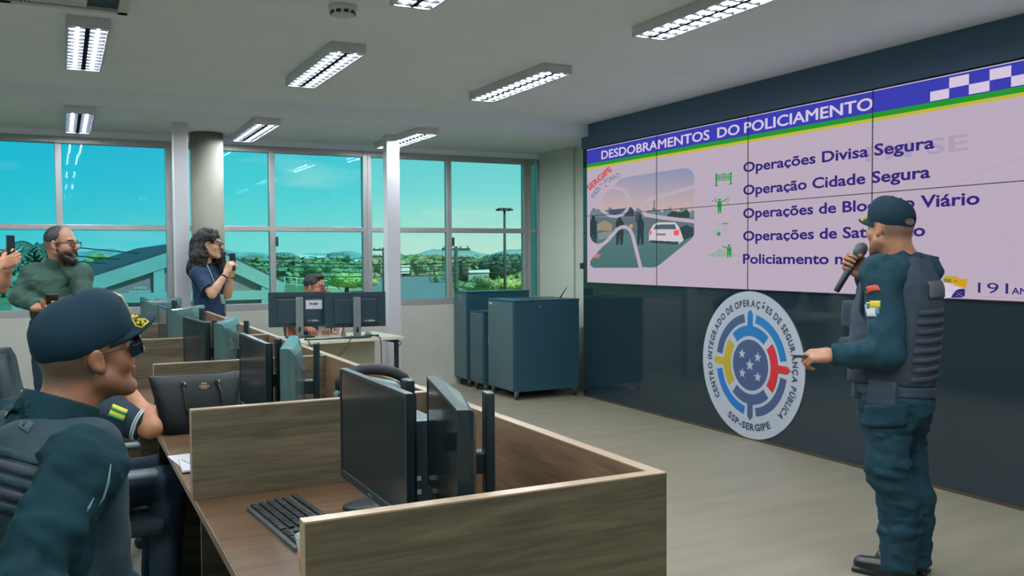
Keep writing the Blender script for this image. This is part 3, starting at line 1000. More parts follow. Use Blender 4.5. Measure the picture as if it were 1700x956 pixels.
# ---- little upright computer behind the near monitors
pc = thing('mini_computer', 'slim upright black computer between the two near monitors', 'computer', (0.83, 2.235, HD))
MB().box((-0.040, -0.08, 0.006), (0.040, 0.08, 0.30), 0.004).build('case', mat('computer case', srgb(40, 56, 60), 0.3), pc)
p_ = MB()
for k in range(4): p_.box((-0.03, -0.0812, 0.04 + k * 0.035), (-0.012, -0.0795, 0.052 + k * 0.035))
p_.build('port', M_silver, pc)
MB().box((-0.045, -0.07, 0), (0.045, 0.07, 0.006)).build('foot', M_black, pc)

# ---- keyboard
kb = thing('keyboard', 'black full-size keyboard on the nearest desk', 'keyboard', (0.553, 2.40, HD))
kb.rotation_euler = (0, 0, math.radians(-85))     # long axis along the desk edge
M_kb = mat('keyboard body', srgb(72, 84, 86), 0.45)
M_key = mat('key caps', srgb(20, 26, 28), 0.5)
kp = MB()
kp.prism([(-0.075, 0.0), (0.075, 0.0), (0.075, 0.022), (0.066, 0.024), (-0.07, 0.013), (-0.075, 0.010)], lambda a, b: (-0.215, a, b), lambda a, b: (0.215, a, b))
kp.build('body', M_kb, kb)
ks = MB()
for r in range(6):
    y = 0.054 - r * 0.0225 + (0.006 if r == 0 else 0)
    z = 0.0135 + (y + 0.07) * 0.081
    x = -0.205
    widths = [1] * 15 if r < 5 else [1.3, 1.2, 1.2, 5.6, 1.2, 1.2, 1.2, 2.1]
    for w_ in widths:
        ww = w_ * 0.0188
        ks.box((x, y - 0.0080, z), (x + ww - 0.0045, y + 0.0080, z + 0.0065), 0.0012); x += ww
    for c_ in range(3):
        x = 0.087 + c_ * 0.0188
        if r in (3,): continue
        if r == 4 and c_ != 1: continue
        ks.box((x, y - 0.0080, z), (x + 0.0143, y + 0.0080, z + 0.0065), 0.0012)
    for c_ in range(4):
        if r == 0: continue
        x = 0.148 + c_ * 0.0165
        ks.box((x, y - 0.0080, z), (x + 0.0124, y + 0.0080, z + 0.0065), 0.0012)
ks.build('keys', M_key, kb)
cable = MB().tube([(0.628, 2.30, HD + 0.01), (0.655, 2.36, HD + 0.004), (0.68, 2.42, HD + 0.004), (0.70, 2.45, HD + 0.004)], 0.0022, 6)
tag(cable.build('keyboard_cable', M_black, origin=(0.628, 2.30, HD)), 'thin black cable from the keyboard to the flat black pad', 'cable')

dk = thing('docking_pad', 'flat black rounded pad on the desk under the left corner of the keyboard monitor', 'docking pad', (0.800, 2.475, HD))
MB().lathe([(0.098, 0), (0.102, 0.004), (0.100, 0.012), (0.09, 0.015)], 32, sx=0.95, sy=0.62).build('pad', M_black, dk)
MB().box((-0.02, -0.01, 0.0145), (0.03, 0.012, 0.017), 0.001).build('button', M_shell, dk)

# ---- plastic cup with an orange drink, behind the end partition
cp = at(520, 887, 1.95)
cup = thing('plastic_cup', 'clear plastic cup of orange drink half behind the near end partition', 'cup', (cp[0], cp[1], HD))
mcu = bpy.data.materials.new('clear plastic'); mcu.use_nodes = True
b_ = mcu.node_tree.nodes['Principled BSDF']; b_.inputs['Base Color'].default_value = (0.8, 0.8, 0.78, 1); b_.inputs['Roughness'].default_value = 0.15; b_.inputs['Alpha'].default_value = 0.35
zt = cp[2] - HD
cm = MB()
n = 32
prof = [(0.026, 0.0), (0.037, zt - 0.004), (0.040, zt), (0.0385, zt + 0.001), (0.0355, zt - 0.005), (0.025, 0.003)]
cm.lathe(prof, n)
cm.build('cup_wall', mcu, cup)
MB().lathe([(0.0245, 0.004), (0.033, zt * 0.72), (0.0005, zt * 0.72 + 0.0005)], n).build('drink', mat('orange drink', srgb(206, 120, 70), 0.3), cup)

# ---- notebook and loose sheets on the second desk
nb = thing('notebook', 'small white notebook with loose sheets at the second desk edge', 'notebook', (0.405, 3.30, HD))
M_paper = mat('paper', srgb(206, 206, 212), 0.7)
MB().box((-0.055, -0.09, 0), (0.075, 0.16, 0.004), 0.001, M=Matrix.Rotation(0.12, 4, 'Z')).build('cover', M_paper, nb)
MB().box((-0.05, -0.15, 0.004), (0.07, 0.06, 0.012), 0.002, M=Matrix.Rotation(-0.05, 4, 'Z')).build('pages', M_paper, nb)
MB().box((-0.035, -0.135, 0.012), (0.075, 0.03, 0.016), 0.001, M=Matrix.Rotation(0.25, 4, 'Z')).build('sheet', M_paper, nb)

# ---- black tote bag
M_leather = mat('black grained leather', srgb(28, 38, 42), 0.5, spec=0.35, noise=0.25, nscale=5, bump=0.25, bscale=260)
bag = thing('tote_bag', 'black leather tote bag with gold lettering on the second desk', 'bag', (0.50, 3.93, HD))
bm_ = MB()
nu = 14
rows = []
for j, (z, hw, hd) in enumerate(((0.0, 0.135, 0.055), (0.006, 0.145, 0.06), (0.06, 0.155, 0.064), (0.14, 0.172, 0.052), (0.21, 0.188, 0.030), (0.238, 0.195, 0.016), (0.24, 0.192, 0.010))):
    r_ = []
    for i in range(nu):
        a = 2 * math.pi * i / nu
        c_, s_ = math.cos(a), math.sin(a)
        e_ = 0.45
        x = hw * math.copysign(abs(c_) ** e_, c_); y = hd * math.copysign(abs(s_) ** e_, s_)
        sag = 0.012 * (1 - (x / 0.195) ** 2) * (z / 0.24) if z > 0.15 else 0
        r_.append((x, y, z - sag))
    rows.append(r_)
vs = [p for r_ in rows for p in r_]; fs = []
for j in range(len(rows) - 1):
    for i in range(nu):
        i2 = (i + 1) % nu
        fs.append((j * nu + i, j * nu + i2, (j + 1) * nu + i2, (j + 1) * nu + i))
fs.append(tuple(range(nu - 1, -1, -1))); fs.append(tuple((len(rows) - 1) * nu + i for i in range(nu)))
bm_.add(vs, fs, True)
bo = bm_.build('body', M_leather, bag)
bo.data.polygons.foreach_set('use_smooth', [True] * len(bo.data.polygons))
h1 = [(-0.062, -0.036, 0.205), (-0.062, -0.052, 0.170), (-0.055, -0.066, 0.10), (-0.03, -0.074, 0.035), (0.02, -0.077, 0.012), (0.06, -0.076, 0.012), (0.09, -0.074, 0.045), (0.095, -0.068, 0.10), (0.088, -0.054, 0.165), (0.078, -0.038, 0.205)]
MB().tube(h1, 0.0068, 8).build('handle', M_leather, bag)
M_gold = mat('gold lettering', srgb(206, 170, 110), 0.35, 0.6)
for x in (-0.062, 0.078):
    MB().box((x - 0.012, -0.046, 0.188), (x + 0.012, -0.030, 0.212), 0.003).build('strap_tab', M_black, bag)
    MB().lathe([(0.005, 0), (0.005, 0.004)], 12, (x + 0.004, -0.046, 0.205), M=Matrix.Rotation(R(90), 4, 'X')).build('stud', M_gold, bag)
lt = MB()
fmap = lambda a, c: (a, -0.0425 + (c - 0.19) * 0.55, c)
text_fit(lt, 'COACH', lambda a, c: fmap(a + 0.000, c + 0.186), w=0.040, h=0.0075, bold=0.03)
for x in (0.010, 0.018, 0.026): lt.add([fmap(x, 0.197), fmap(x + 0.005, 0.197), fmap(x + 0.005, 0.203), fmap(x, 0.203)], [(0, 1, 2, 3)])
lt.add([fmap(0.008, 0.1805), fmap(0.032, 0.1805), fmap(0.032, 0.1825), fmap(0.008, 0.1825)], [(0, 1, 2, 3)])
lt.build('gold_lettering', M_gold, bag, fixn=False)
bag.rotation_euler = (0, 0, R(3))
bag.scale = (0.98, 1, 1)

# ---- black bag with a padded arched handle, standing behind the keyboard bay's partition
ab = thing('shoulder_bag', 'black bag with a thick padded arch handle behind the keyboard monitor', 'bag', (0.945, 2.945, HD))
bx = MB().box((-0.12, -0.06, 0.0), (0.12, 0.07, 0.265), 0.02)
bx.build('body', M_leather, ab)
fl = MB(); fl.tube([(-0.12, 0.03, 0.245), (-0.08, 0.03, 0.265), (0, 0.03, 0.275), (0.08, 0.03, 0.26), (0.12, 0.03, 0.235)], [0.02, 0.03, 0.034, 0.03, 0.02], 10, flat=((0, 1, 0), 0.6))
fl.build('lining', mat('grey green lining', srgb(130, 170, 168), 0.35), ab)
pts = []
for k in range(15):
    a = math.pi * (0.03 + 0.94 * k / 14)
    pts.append((-0.13 * math.cos(a) * 1.0, -0.028 - 0.02 * math.sin(a), 0.245 + 0.098 * math.sin(a) ** 0.7 - 0.016 * math.cos(a) * -1 - (0.02 if k > 11 else 0)))
MB().tube(pts, [0.010] + [0.019] * 13 + [0.012], 10, flat=((0, 1, 0), 0.75)).build('handle', mat('padded handle', srgb(34, 40, 46), 0.55, bump=0.2, bscale=40), ab)

# ================================================================ DESK WITH TWO MONITORS BY THE WINDOW
TX, TY, TR = 2.05, 7.98, R(6)
tb = thing('office_table', 'pale laminate table with dark steel legs in front of the windows', 'table', (TX, TY, 0), TR)
M_ttop = mat('pale table laminate', srgb(206, 204, 184), 0.4)
M_steel = mat('dark steel', srgb(36, 48, 54), 0.4, 0.3)
MB().box((-0.70, -0.33, 0.712), (0.70, 0.33, 0.74), 0.004).build('table_top', M_ttop, tb)
MB().box((-0.58, 0.10, 0.36), (0.60, 0.118, 0.712)).build('modesty_panel', M_ttop, tb)
for x in (-0.62, 0.645):
    for y in (-0.28, 0.28):
        MB().box((x - 0.016, y - 0.016, 0), (x + 0.016, y + 0.016, 0.712)).build('leg', M_steel, tb)
    MB().box((x - 0.014, -0.264, 0.68), (x + 0.014, 0.264, 0.71)).build('rail', M_steel, tb)
MB().tube([(0.665, -0.27, 0.70), (0.685, -0.29, 0.685), (0.68, -0.295, 0.66), (0.665, -0.28, 0.65)], 0.006, 6).build('hook', mat('chrome', srgb(170, 170, 165), 0.2, 0.8), tb)

M_pole = mat('grey stand metal', srgb(122, 132, 138), 0.35, 0.3)
M_mback = mat('monitor back', srgb(26, 52, 62), 0.45)


def table_monitor(label, loc, rz):
    """local: screen faces +Y, back toward -Y"""
    t = thing('monitor', label, 'monitor', loc, rz, 'monitors on the window table')
    w, h, zb = 0.545, 0.315, 0.095
    MB().box((-w / 2, -0.01, zb), (w / 2, 0.012, zb + h), 0.004).box((-w * 0.36, -0.032, zb + 0.03), (w * 0.36, -0.009, zb + h * 0.80), 0.008).build('shell', M_mback, t)
    MB().box((-w / 2 + 0.008, 0.0115, zb + 0.014), (w / 2 - 0.008, 0.0135, zb + h - 0.008)).build('screen', M_scr, t)
    g = MB().tube([(-w * 0.42, -0.0102, zb + h * 0.86), (w * 0.42, -0.0102, zb + h * 0.86)], 0.002, 5)
    g.build('groove', M_black, t)
    MB().box((-0.034, -0.062, 0.006), (0.034, -0.040, zb + h - 0.045), 0.006).build('stand_pole', M_pole, t)
    MB().lathe([(0.018, 0), (0.018, 0.003)], 18, (0, -0.0615, 0.075), M=Matrix.Rotation(R(90), 4, 'X') @ Matrix.Diagonal((0.7, 1.5, 1, 1))).build('cable_hole', M_black, t)
    MB().box((-0.02, -0.042, zb + h * 0.48), (0.02, -0.030, zb + h * 0.64)).build('stand_arm', M_pole, t)
    MB().lathe([(0.135, 0), (0.138, 0.004), (0.13, 0.010), (0.03, 0.014)], 36, (0, -0.03, 0), sy=0.7).build('stand_foot', M_black, t)
    lt = MB(); fb_ = lambda a, c: (a, -0.0335, zb + 0.05 + c)       # a swoosh and a small pale word-like strip
    lt.add([fb_(0.065, 0.008), fb_(0.090, 0.002), fb_(0.100, 0.005), fb_(0.082, 0.010)], [(0, 1, 2, 3)])
    lt.add([fb_(0.088, 0.010), fb_(0.150, 0.013), fb_(0.150, 0.016), fb_(0.092, 0.013)], [(0, 1, 2, 3)])
    lt.add([fb_(0.106, 0.000), fb_(0.165, 0.000), fb_(0.165, 0.010), fb_(0.106, 0.008)], [(0, 1, 2, 3)])
    lt.build('badge', M_silver, t, fixn=False)
    return t


pj = at(498, 560, 8.05); p2 = at(600, 551, 8.1)
m1 = table_monitor('left monitor on the window table, backward, with a white paper label', (*onz(500, 560, 0.74)[:2], 0.74), R(-14))
m2 = table_monitor('right monitor on the window table, back toward the camera, no paper label', (*onz(600, 553.5, 0.74)[:2], 0.74), R(-4))
for mm, px in ((m1, 498), (m2, 590.5)):
    pass
m1.location = Vector(tuple(at(498, 560, 8.13)[:2]) + (0.74,)); m2.location = Vector(tuple(at(591, 556, 8.06)[:2]) + (0.74,))
MB().box((0.055, -0.034, 0.255), (0.200, -0.0325, 0.335)).build('paper_label', M_paper, m1)
lt = MB(); text_fit(lt, 'PNBP', lambda a, c: (0.088 + a, -0.0346, 0.292 + c), w=0.078, h=0.020, bold=0.045)
lt.build('label_lettering', mat('blue ink', srgb(34, 36, 140), 0.6), m1, fixn=False)

cb = MB()
def tloc(x, y, z):
    c_, s_ = math.cos(TR), math.sin(TR); return (TX + x * c_ - y * s_, TY + x * s_ + y * c_, z)
for nm, pts, lb in (
    ('power_cable', [(-0.28, -0.20, 0.85), (-0.24, -0.27, 0.79), (-0.20, -0.335, 0.742), (-0.17, -0.345, 0.66), (-0.10, -0.33, 0.45), (-0.05, -0.31, 0.2), (-0.03, -0.30, 0.01)], 'dark cable drooping off the table below the left monitor'),
    ('power_cable', [(0.24, -0.20, 0.76), (0.18, -0.335, 0.742), (0.14, -0.345, 0.68), (0.02, -0.33, 0.55), (-0.12, -0.31, 0.42), (-0.22, -0.30, 0.20), (-0.25, -0.29, 0.01)], 'dark cable slanting down left below the right monitor'),
    ('power_cable', [(0.46, -0.22, 0.75), (0.46, -0.335, 0.742), (0.465, -0.345, 0.68), (0.47, -0.34, 0.42), (0.475, -0.33, 0.2), (0.48, -0.32, 0.01)], 'thin cable hanging straight down near the table right leg')):
    m = MB().tube([tloc(*p) for p in pts], 0.0055, 6)
    tag(m.build(nm, mat('cable brown', srgb(70, 62, 52), 0.5), origin=tloc(*pts[0])), lb, 'cable', 'cables off the window table')
m = MB().tube([tloc(*p) for p in ((-0.20, -0.22, 0.748), (-0.05, -0.26, 0.748), (0.08, -0.24, 0.748), (0.20, -0.27, 0.748), (0.30, -0.23, 0.748), (0.40, -0.16, 0.748), (0.52, -0.18, 0.748))], 0.007, 6)
tag(m.build('coiled_cable', M_black, origin=tloc(-0.20, -0.22, 0.742)), 'black cable lying along the table under both monitors', 'cable')
ms = thing('mouse', 'small grey mouse at the right end of the window table', 'mouse', tloc(0.47, -0.05, 0.74), TR)
MB().lathe([(0.03, 0), (0.032, 0.008), (0.026, 0.022), (0.012, 0.030), (0.002, 0.032)], 20, sy=1.6).build('body', M_pole, ms)
MB().box((-0.003, 0.02, 0.026), (0.003, 0.036, 0.033)).build('wheel', M_black, ms)
bd = thing('box_file', 'small white and orange carton on the window table between the monitors', 'carton', tloc(0.12, 0.14, 0.74), R(10))
MB().box((-0.05, -0.03, 0), (0.05, 0.03, 0.12), 0.003).build('carton', M_paper, bd)
MB().box((-0.045, -0.0315, 0.012), (0.035, -0.0295, 0.05)).build('orange_label', mat('orange card', srgb(190, 120, 84), 0.6), bd)
tr_ = thing('folded_card', 'small folded card standing on the window table', 'card', tloc(0.235, 0.0, 0.74), R(10))
MB().prism([(-0.03, 0), (0.03, 0), (0.0, 0.11)], lambda a, b: (a, -0.03, b), lambda a, b: (a, 0.03, b)).build('card', M_paper, tr_)
MB().prism([(-0.028, 0.0), (-0.012, 0.0), (0.002, 0.10), (-0.003, 0.10)], lambda a, b: (a, -0.032, b), lambda a, b: (a, -0.0302, b)).build('orange_strip', MATS['orange card'], tr_)
oc = thing('orange_binder', 'upright orange binder on the window table left of the paper label', 'binder', (*at(484, 556, 8.2)[:2], 0.74), R(6))
MB().box((-0.046, -0.02, 0), (0.046, 0.02, 0.15), 0.004).build('cover', MATS['orange card'], oc)
MB().box((-0.042, -0.015, 0.003), (0.049, 0.015, 0.146)).build('pages', M_paper, oc)

# ================================================================ SERVER RACKS IN THE CORNER
M_rack = mat('black rack steel', srgb(40, 80, 96), 0.4, spec=0.5)
M_rackl = mat('rack door lit side', srgb(66, 92, 96), 0.42)  # window light on the left faces put into a lighter colour
M_chr = mat('caster metal', srgb(150, 155, 155), 0.3, 0.7)


def rack(label, x0, x1, y0, y1, h, casters=True, lock=True):
    t = thing('server_rack', label, 'server rack', (x0, y0, 0), group='server racks in the corner')
    w, d = x1 - x0, y1 - y0
    zb = 0.085
    MB().box((0, 0, zb), (w, d, h - 0.012), 0.004).build('body', M_rack, t)
    MB().box((-0.006, -0.006, h - 0.012), (w + 0.004, d + 0.004, h), 0.003).build('top_plate', M_rack, t)
    dr = MB().box((-0.012, 0.012, zb + 0.012), (0.0, d - 0.012, h - 0.024), 0.003).build('door', M_rackl, t)
    return t, w, d, zb, dr


def caster(t, x, y):
    c_ = MB().box((x - 0.018, y - 0.018, 0.065), (x + 0.018, y + 0.018, 0.085)).box((x - 0.016, y - 0.012, 0.03), (x - 0.010, y + 0.012, 0.066)).box((x + 0.010, y - 0.012, 0.03), (x + 0.016, y + 0.012, 0.066)).build('caster', M_chr, t)
    MB().lathe([(0.024, -0.009), (0.026, -0.006), (0.026, 0.006), (0.024, 0.009)], 18, (x, y - 0.01, 0.026), M=Matrix.Rotation(R(90), 4, 'Y')).build('wheel', M_black, c_)


t, w, d, zb, dr = rack('largest black server rack, nearest, beside the screen wall', 4.07, 4.83, 8.05, 8.66, 1.015)
for x, y in ((0.04, 0.04), (0.72, 0.04), (0.04, 0.57), (0.72, 0.57)): caster(t, x, y)
MB().box((-0.022, d - 0.06, 0.52), (-0.012, d - 0.03, 0.60), 0.003).build('handle', M_chr, dr)
MB().box((-0.0135, d - 0.12, h_ := 0.955), (-0.0115, d - 0.05, 0.975)).build('label_strip', M_silver, dr)
MB().lathe([(0.011, 0), (0.011, 0.008)], 14, (0.30, 0.0, 0.945), M=Matrix.Rotation(R(90), 4, 'X')).build('lock', M_chr, t)
l_ = MB()
for k in range(14): l_.box((0.15 + (k % 7) * 0.045, 0.22 + (k // 7) * 0.18, 1.0152), (0.165 + (k % 7) * 0.045, 0.36 + (k // 7) * 0.18, 1.0165))
l_.build('top_vent', M_black, t)
t, w, d, zb, dr = rack('black server rack against the window wall, behind the others', 4.03, 4.81, 9.13, 9.49, 1.07)
for x, y in ((0.05, 0.05), (0.72, 0.05), (0.05, 0.31), (0.72, 0.31)): caster(t, x, y)
MB().box((-0.0135, 0.12, 0.95), (-0.0115, 0.20, 1.03), 0.0).build('badge', mat('badge grey', srgb(96, 112, 112), 0.4), dr)
t, w, d, zb, dr = rack('short black server rack with a louvred door between two taller racks', 4.04, 4.70, 8.72, 9.07, 0.87)
for x, y in ((0.05, 0.05), (0.6, 0.05), (0.05, 0.30), (0.6, 0.30)): caster(t, x, y)
lv = MB()
for k in range(24): lv.box((-0.0155, 0.03, 0.13 + k * 0.03), (-0.0118, d - 0.03, 0.138 + k * 0.03))
lv.build('louvre', M_rack, dr)
# antenna on the near rack
an = at(935, 495, 9.5)
pen = thing('pen_antenna', 'thin slanted dark antenna on top of the nearest rack', 'antenna', (an[0], 8.30, 1.015))
MB().lathe([(0.012, 0), (0.012, 0.006)], 12).build('base', M_black, pen)
MB().tube([(0, 0, 0.004), (0.035, 0, 0.05), (0.085, 0, 0.115)], [0.007, 0.006, 0.003], 8).build('rod', M_black, pen)

# ================================================================ FIGURES: distance-field modelling, one smooth surface per body or garment
def V(*a): return np.array(a, float)
def nrm(v): v = np.asarray(v, float); return v / (np.linalg.norm(v) + 1e-12)


def axis(lo, hi, res, fine=()):
    """grid positions: res everywhere, finer inside the given intervals (a, b, res)"""
    out = [lo]
    while out[-1] < hi:
        x = out[-1]; h = res
        for a, b, r in fine:
            if a - h <= x <= b: h = min(h, r)
        out.append(x + h)
    return np.array(out, np.float32)


class Sdf:
    def __init__(s, lo, hi, res, fine=()):
        """fine: list of (lo3, hi3, res) boxes to be resolved better"""
        s.ax = [axis(lo[i], hi[i], res, [(f[0][i], f[1][i], f[2]) for f in fine]) for i in range(3)]
        s.D = np.full([len(a) for a in s.ax], 0.5, np.float32)

    def blk(s, lo, hi):
        sl = tuple(slice(max(0, np.searchsorted(a, l) - 1), np.searchsorted(a, h) + 1) for a, l, h in zip(s.ax, lo, hi))
        g = [s.ax[0][sl[0]][:, None, None], s.ax[1][sl[1]][None, :, None], s.ax[2][sl[2]][None, None, :]]
        return sl, g

    def _mix(s, sl, d, k, op):
        B = s.D[sl]
        if op == 'u':
            if k > 0:
                h = np.clip(0.5 + 0.5 * (B - d) / k, 0, 1); s.D[sl] = B + (d - B) * h - k * h * (1 - h)
            else: s.D[sl] = np.minimum(B, d)
        elif op == 's':
            d = -d
            if k > 0:
                h = np.clip(0.5 - 0.5 * (B - d) / k, 0, 1); s.D[sl] = B + (d - B) * h + k * h * (1 - h)
            else: s.D[sl] = np.maximum(B, d)

    def cone(s, a, b, ra, rb, k=0.02, op='u', sq=None, flat=False):
        a = np.asarray(a, float); b = np.asarray(b, float); m = max(ra, rb) + k + 0.03
        sl, (x, y, z) = s.blk(np.minimum(a, b) - m, np.maximum(a, b) + m)
        v = b - a; L = v @ v + 1e-9
        h = np.clip(((x - a[0]) * v[0] + (y - a[1]) * v[1] + (z - a[2]) * v[2]) / L, 0, 1)
        px, py, pz = x - a[0] - h * v[0], y - a[1] - h * v[1], z - a[2] - h * v[2]
        if sq is not None:     # squash along a direction
            q = nrm(sq[0]); t = (px * q[0] + py * q[1] + pz * q[2]) * (1 / sq[1] - 1)
            px, py, pz = px + t * q[0], py + t * q[1], pz + t * q[2]
        d = np.sqrt(px * px + py * py + pz * pz) - (ra + (rb - ra) * h)
        if sq is not None: d = d * min(1, sq[1] * 1.2)
        if flat:      # a clean cut end at b, as a cuff or hem
            q = v / math.sqrt(L); e = (x - b[0]) * q[0] + (y - b[1]) * q[1] + (z - b[2]) * q[2]
            d = np.maximum(d, e)
        s._mix(sl, d, k, op)

    def ell(s, c, r, M=None, k=0.02, op='u'):
        c = np.asarray(c, float); r = np.asarray(r, float); m = r.max() + k + 0.03
        sl, (x, y, z) = s.blk(c - m, c + m)
        x, y, z = x - c[0], y - c[1], z - c[2]
        M = np.eye(3) if M is None else M
        q = [(x * M[0, i] + y * M[1, i] + z * M[2, i]) for i in range(3)]
        k0 = np.sqrt((q[0] / r[0]) ** 2 + (q[1] / r[1]) ** 2 + (q[2] / r[2]) ** 2)
        k1 = np.sqrt((q[0] / r[0] ** 2) ** 2 + (q[1] / r[1] ** 2) ** 2 + (q[2] / r[2] ** 2) ** 2) + 1e-9
        s._mix(sl, k0 * (k0 - 1) / k1, k, op)

    def box(s, c, h, M=None, r=0.01, k=0.01, op='u'):
        c = np.asarray(c, float); h = np.asarray(h, float) - r; m = np.linalg.norm(h) + r + k + 0.03
        sl, (x, y, z) = s.blk(c - m, c + m)
        x, y, z = x - c[0], y - c[1], z - c[2]
        M = np.eye(3) if M is None else M
        q = [np.abs(x * M[0, i] + y * M[1, i] + z * M[2, i]) - h[i] for i in range(3)]
        o = np.sqrt(sum(np.maximum(t, 0) ** 2 for t in q))
        s._mix(sl, o + np.minimum(np.maximum(np.maximum(q[0], q[1]), q[2]), 0) - r, k, op)

    def loft(s, O, M, secs, n=2.4, k=0.03, op='u', cap=0.02):
        """stack of superellipse sections along the local z of frame M at O: (z, x offset, y offset, rx, ry)"""
        secs = np.array(secs, float); m = 0.12 + secs[:, 3:].max() + np.abs(secs[:, 1:3]).max()
        z0, z1 = secs[0, 0], secs[-1, 0]
        pts = [O + M[:, 2] * z0, O + M[:, 2] * z1]
        sl, (x, y, z) = s.blk(np.minimum(*pts) - m, np.maximum(*pts) + m)
        x, y, z = x - O[0], y - O[1], z - O[2]
        q = [(x * M[0, i] + y * M[1, i] + z * M[2, i]) for i in range(3)]
        f = lambda i: np.interp(q[2].ravel(), secs[:, 0], secs[:, i]).reshape(q[2].shape).astype(np.float32)
        rx, ry = f(3), f(4)
        e = (np.abs((q[0] - f(1)) / rx) ** n + np.abs((q[1] - f(2)) / ry) ** n) ** (1 / n)
        d = (e - 1) * np.minimum(rx, ry)
        dz = np.maximum(z0 - q[2], q[2] - z1)
        h = np.clip(0.5 - 0.5 * (d - dz) / cap, 0, 1)
        d = d + (dz - d) * h + cap * h * (1 - h)
        s._mix(sl, d, k, op)

    def clip(s, p, n, lo=None, hi=None, k=0.0):
        """cut away the side of the plane that n points to (inside lo..hi only)"""
        n = nrm(n)
        if lo is None: sl, (x, y, z) = tuple([slice(None)] * 3), [s.ax[0][:, None, None], s.ax[1][None, :, None], s.ax[2][None, None, :]]
        else: sl, (x, y, z) = s.blk(lo, hi)
        d = (x - p[0]) * n[0] + (y - p[1]) * n[1] + (z - p[2]) * n[2]
        s._mix(sl, -d, k, 's')

    def wrinkle(s, amp, f, seed=1, st=(1, 1, 1)):
        g = np.random.default_rng(seed)
        m = np.abs(s.D) < 0.05
        i, j, k = np.nonzero(m)
        P = np.stack([s.ax[0][i] * st[0], s.ax[1][j] * st[1], s.ax[2][k] * st[2]], 1)
        t = np.zeros(len(P), np.float32)
        for a in range(7):
            d1 = nrm(g.normal(size=3)); d2 = nrm(g.normal(size=3)); ff = f * g.uniform(0.6, 1.7)
            t += np.sin(P @ d1 * ff + g.uniform(0, 6) + 1.6 * np.sin(P @ d2 * ff * 0.55 + g.uniform(0, 6)))
        s.D[i, j, k] += (amp * t / 3.5).astype(np.float32)

    def nets(s):
        D = s.D; I = D < 0
        nx, ny, nz = D.shape
        cnt = np.zeros((nx - 1, ny - 1, nz - 1), np.int8)
        for a in (0, 1):
            for b in (0, 1):
                for c in (0, 1):
                    cnt += I[a:nx - 1 + a, b:ny - 1 + b, c:nz - 1 + c]
        act = (cnt > 0) & (cnt < 8)
        ci, cj, ck = np.nonzero(act)
        idx = np.full(act.shape, -1, np.int32); idx[ci, cj, ck] = np.arange(len(ci))
        P = np.zeros((len(ci), 3)); W_ = np.zeros(len(ci))
        X = s.ax
        corner = [(a, b, c) for a in (0, 1) for b in (0, 1) for c in (0, 1)]
        cv = {q: D[ci + q[0], cj + q[1], ck + q[2]] for q in corner}
        for q in corner:
            for ax_ in range(3):
                if q[ax_]: continue
                r = list(q); r[ax_] = 1; r = tuple(r)
                v0, v1 = cv[q], cv[r]; on = (v0 < 0) != (v1 < 0)
                t = np.where(on, v0 / np.where(on, v0 - v1, 1), 0)
                p = np.stack([X[0][ci + q[0]], X[1][cj + q[1]], X[2][ck + q[2]]], 1).astype(float)
                base = [ci, cj, ck][ax_]
                p[:, ax_] += t * (X[ax_][base + 1] - X[ax_][base])
                P += p * on[:, None]; W_ += on
        P /= W_[:, None]
        F = []
        for ax_ in range(3):
            o1, o2 = [(1, 2), (2, 0), (0, 1)][ax_]
            sl0 = [slice(None)] * 3; sl1 = [slice(None)] * 3
            sl0[ax_] = slice(0, -1); sl1[ax_] = slice(1, None)
            ch_ = I[tuple(sl0)] != I[tuple(sl1)]
            e = np.stack(np.nonzero(ch_), 1)
            ok = (e[:, o1] > 0) & (e[:, o2] > 0) & (e[:, o1] < D.shape[o1] - 1) & (e[:, o2] < D.shape[o2] - 1)
            e = e[ok]
            ins = I[e[:, 0], e[:, 1], e[:, 2]]
            def cell(da, db):
                c = e.copy(); c[:, o1] += da; c[:, o2] += db; return idx[c[:, 0], c[:, 1], c[:, 2]]
            quad = np.stack([cell(-1, -1), cell(0, -1), cell(0, 0), cell(-1, 0)], 1)
            quad[~ins] = quad[~ins][:, ::-1]
            F.append(quad)
        F = np.concatenate(F); F = F[(F >= 0).all(1)]
        return P, F

    def build(s, name, m, parent, origin, color=None, smooth=1):
        P, F = s.nets()
        if smooth:     # relax a little along the mesh
            for _ in range(smooth):
                A = np.zeros_like(P); C_ = np.zeros(len(P))
                for a, b in ((0, 1), (1, 2), (2, 3), (3, 0)):
                    np.add.at(A, F[:, a], P[F[:, b]]); np.add.at(A, F[:, b], P[F[:, a]])
                    np.add.at(C_, F[:, a], 1); np.add.at(C_, F[:, b], 1)
                P = 0.5 * P + 0.5 * A / np.maximum(C_, 1)[:, None]
        me = bpy.data.meshes.new(name)
        me.vertices.add(len(P)); me.vertices.foreach_set('co', (P - np.asarray(origin)).astype(np.float32).ravel())
        me.loops.add(F.size); me.loops.foreach_set('vertex_index', F.astype(np.int32).ravel())
        me.polygons.add(len(F)); me.polygons.foreach_set('loop_start', np.arange(0, F.size, 4, dtype=np.int32))
        try: me.polygons.foreach_set('loop_total', np.full(len(F), 4, np.int32))
        except Exception: pass
        me.update(calc_edges=True)
        me.polygons.foreach_set('use_smooth', [True] * len(F))
        if color is not None:
            c = color(P); a = me.color_attributes.new('tone', 'FLOAT_COLOR', 'POINT')
            a.data.foreach_set('color', np.concatenate([c, np.ones((len(c), 1))], 1).astype(np.float32).ravel())
        me.validate()
        return link(name, me, m, parent)


def frame(right, up):
    """3x3: columns right, forward, up"""
    u = nrm(up); r = nrm(np.asarray(right) - u * (np.asarray(right) @ u)); f = np.cross(u, r)
    return np.stack([r, f, u], 1)


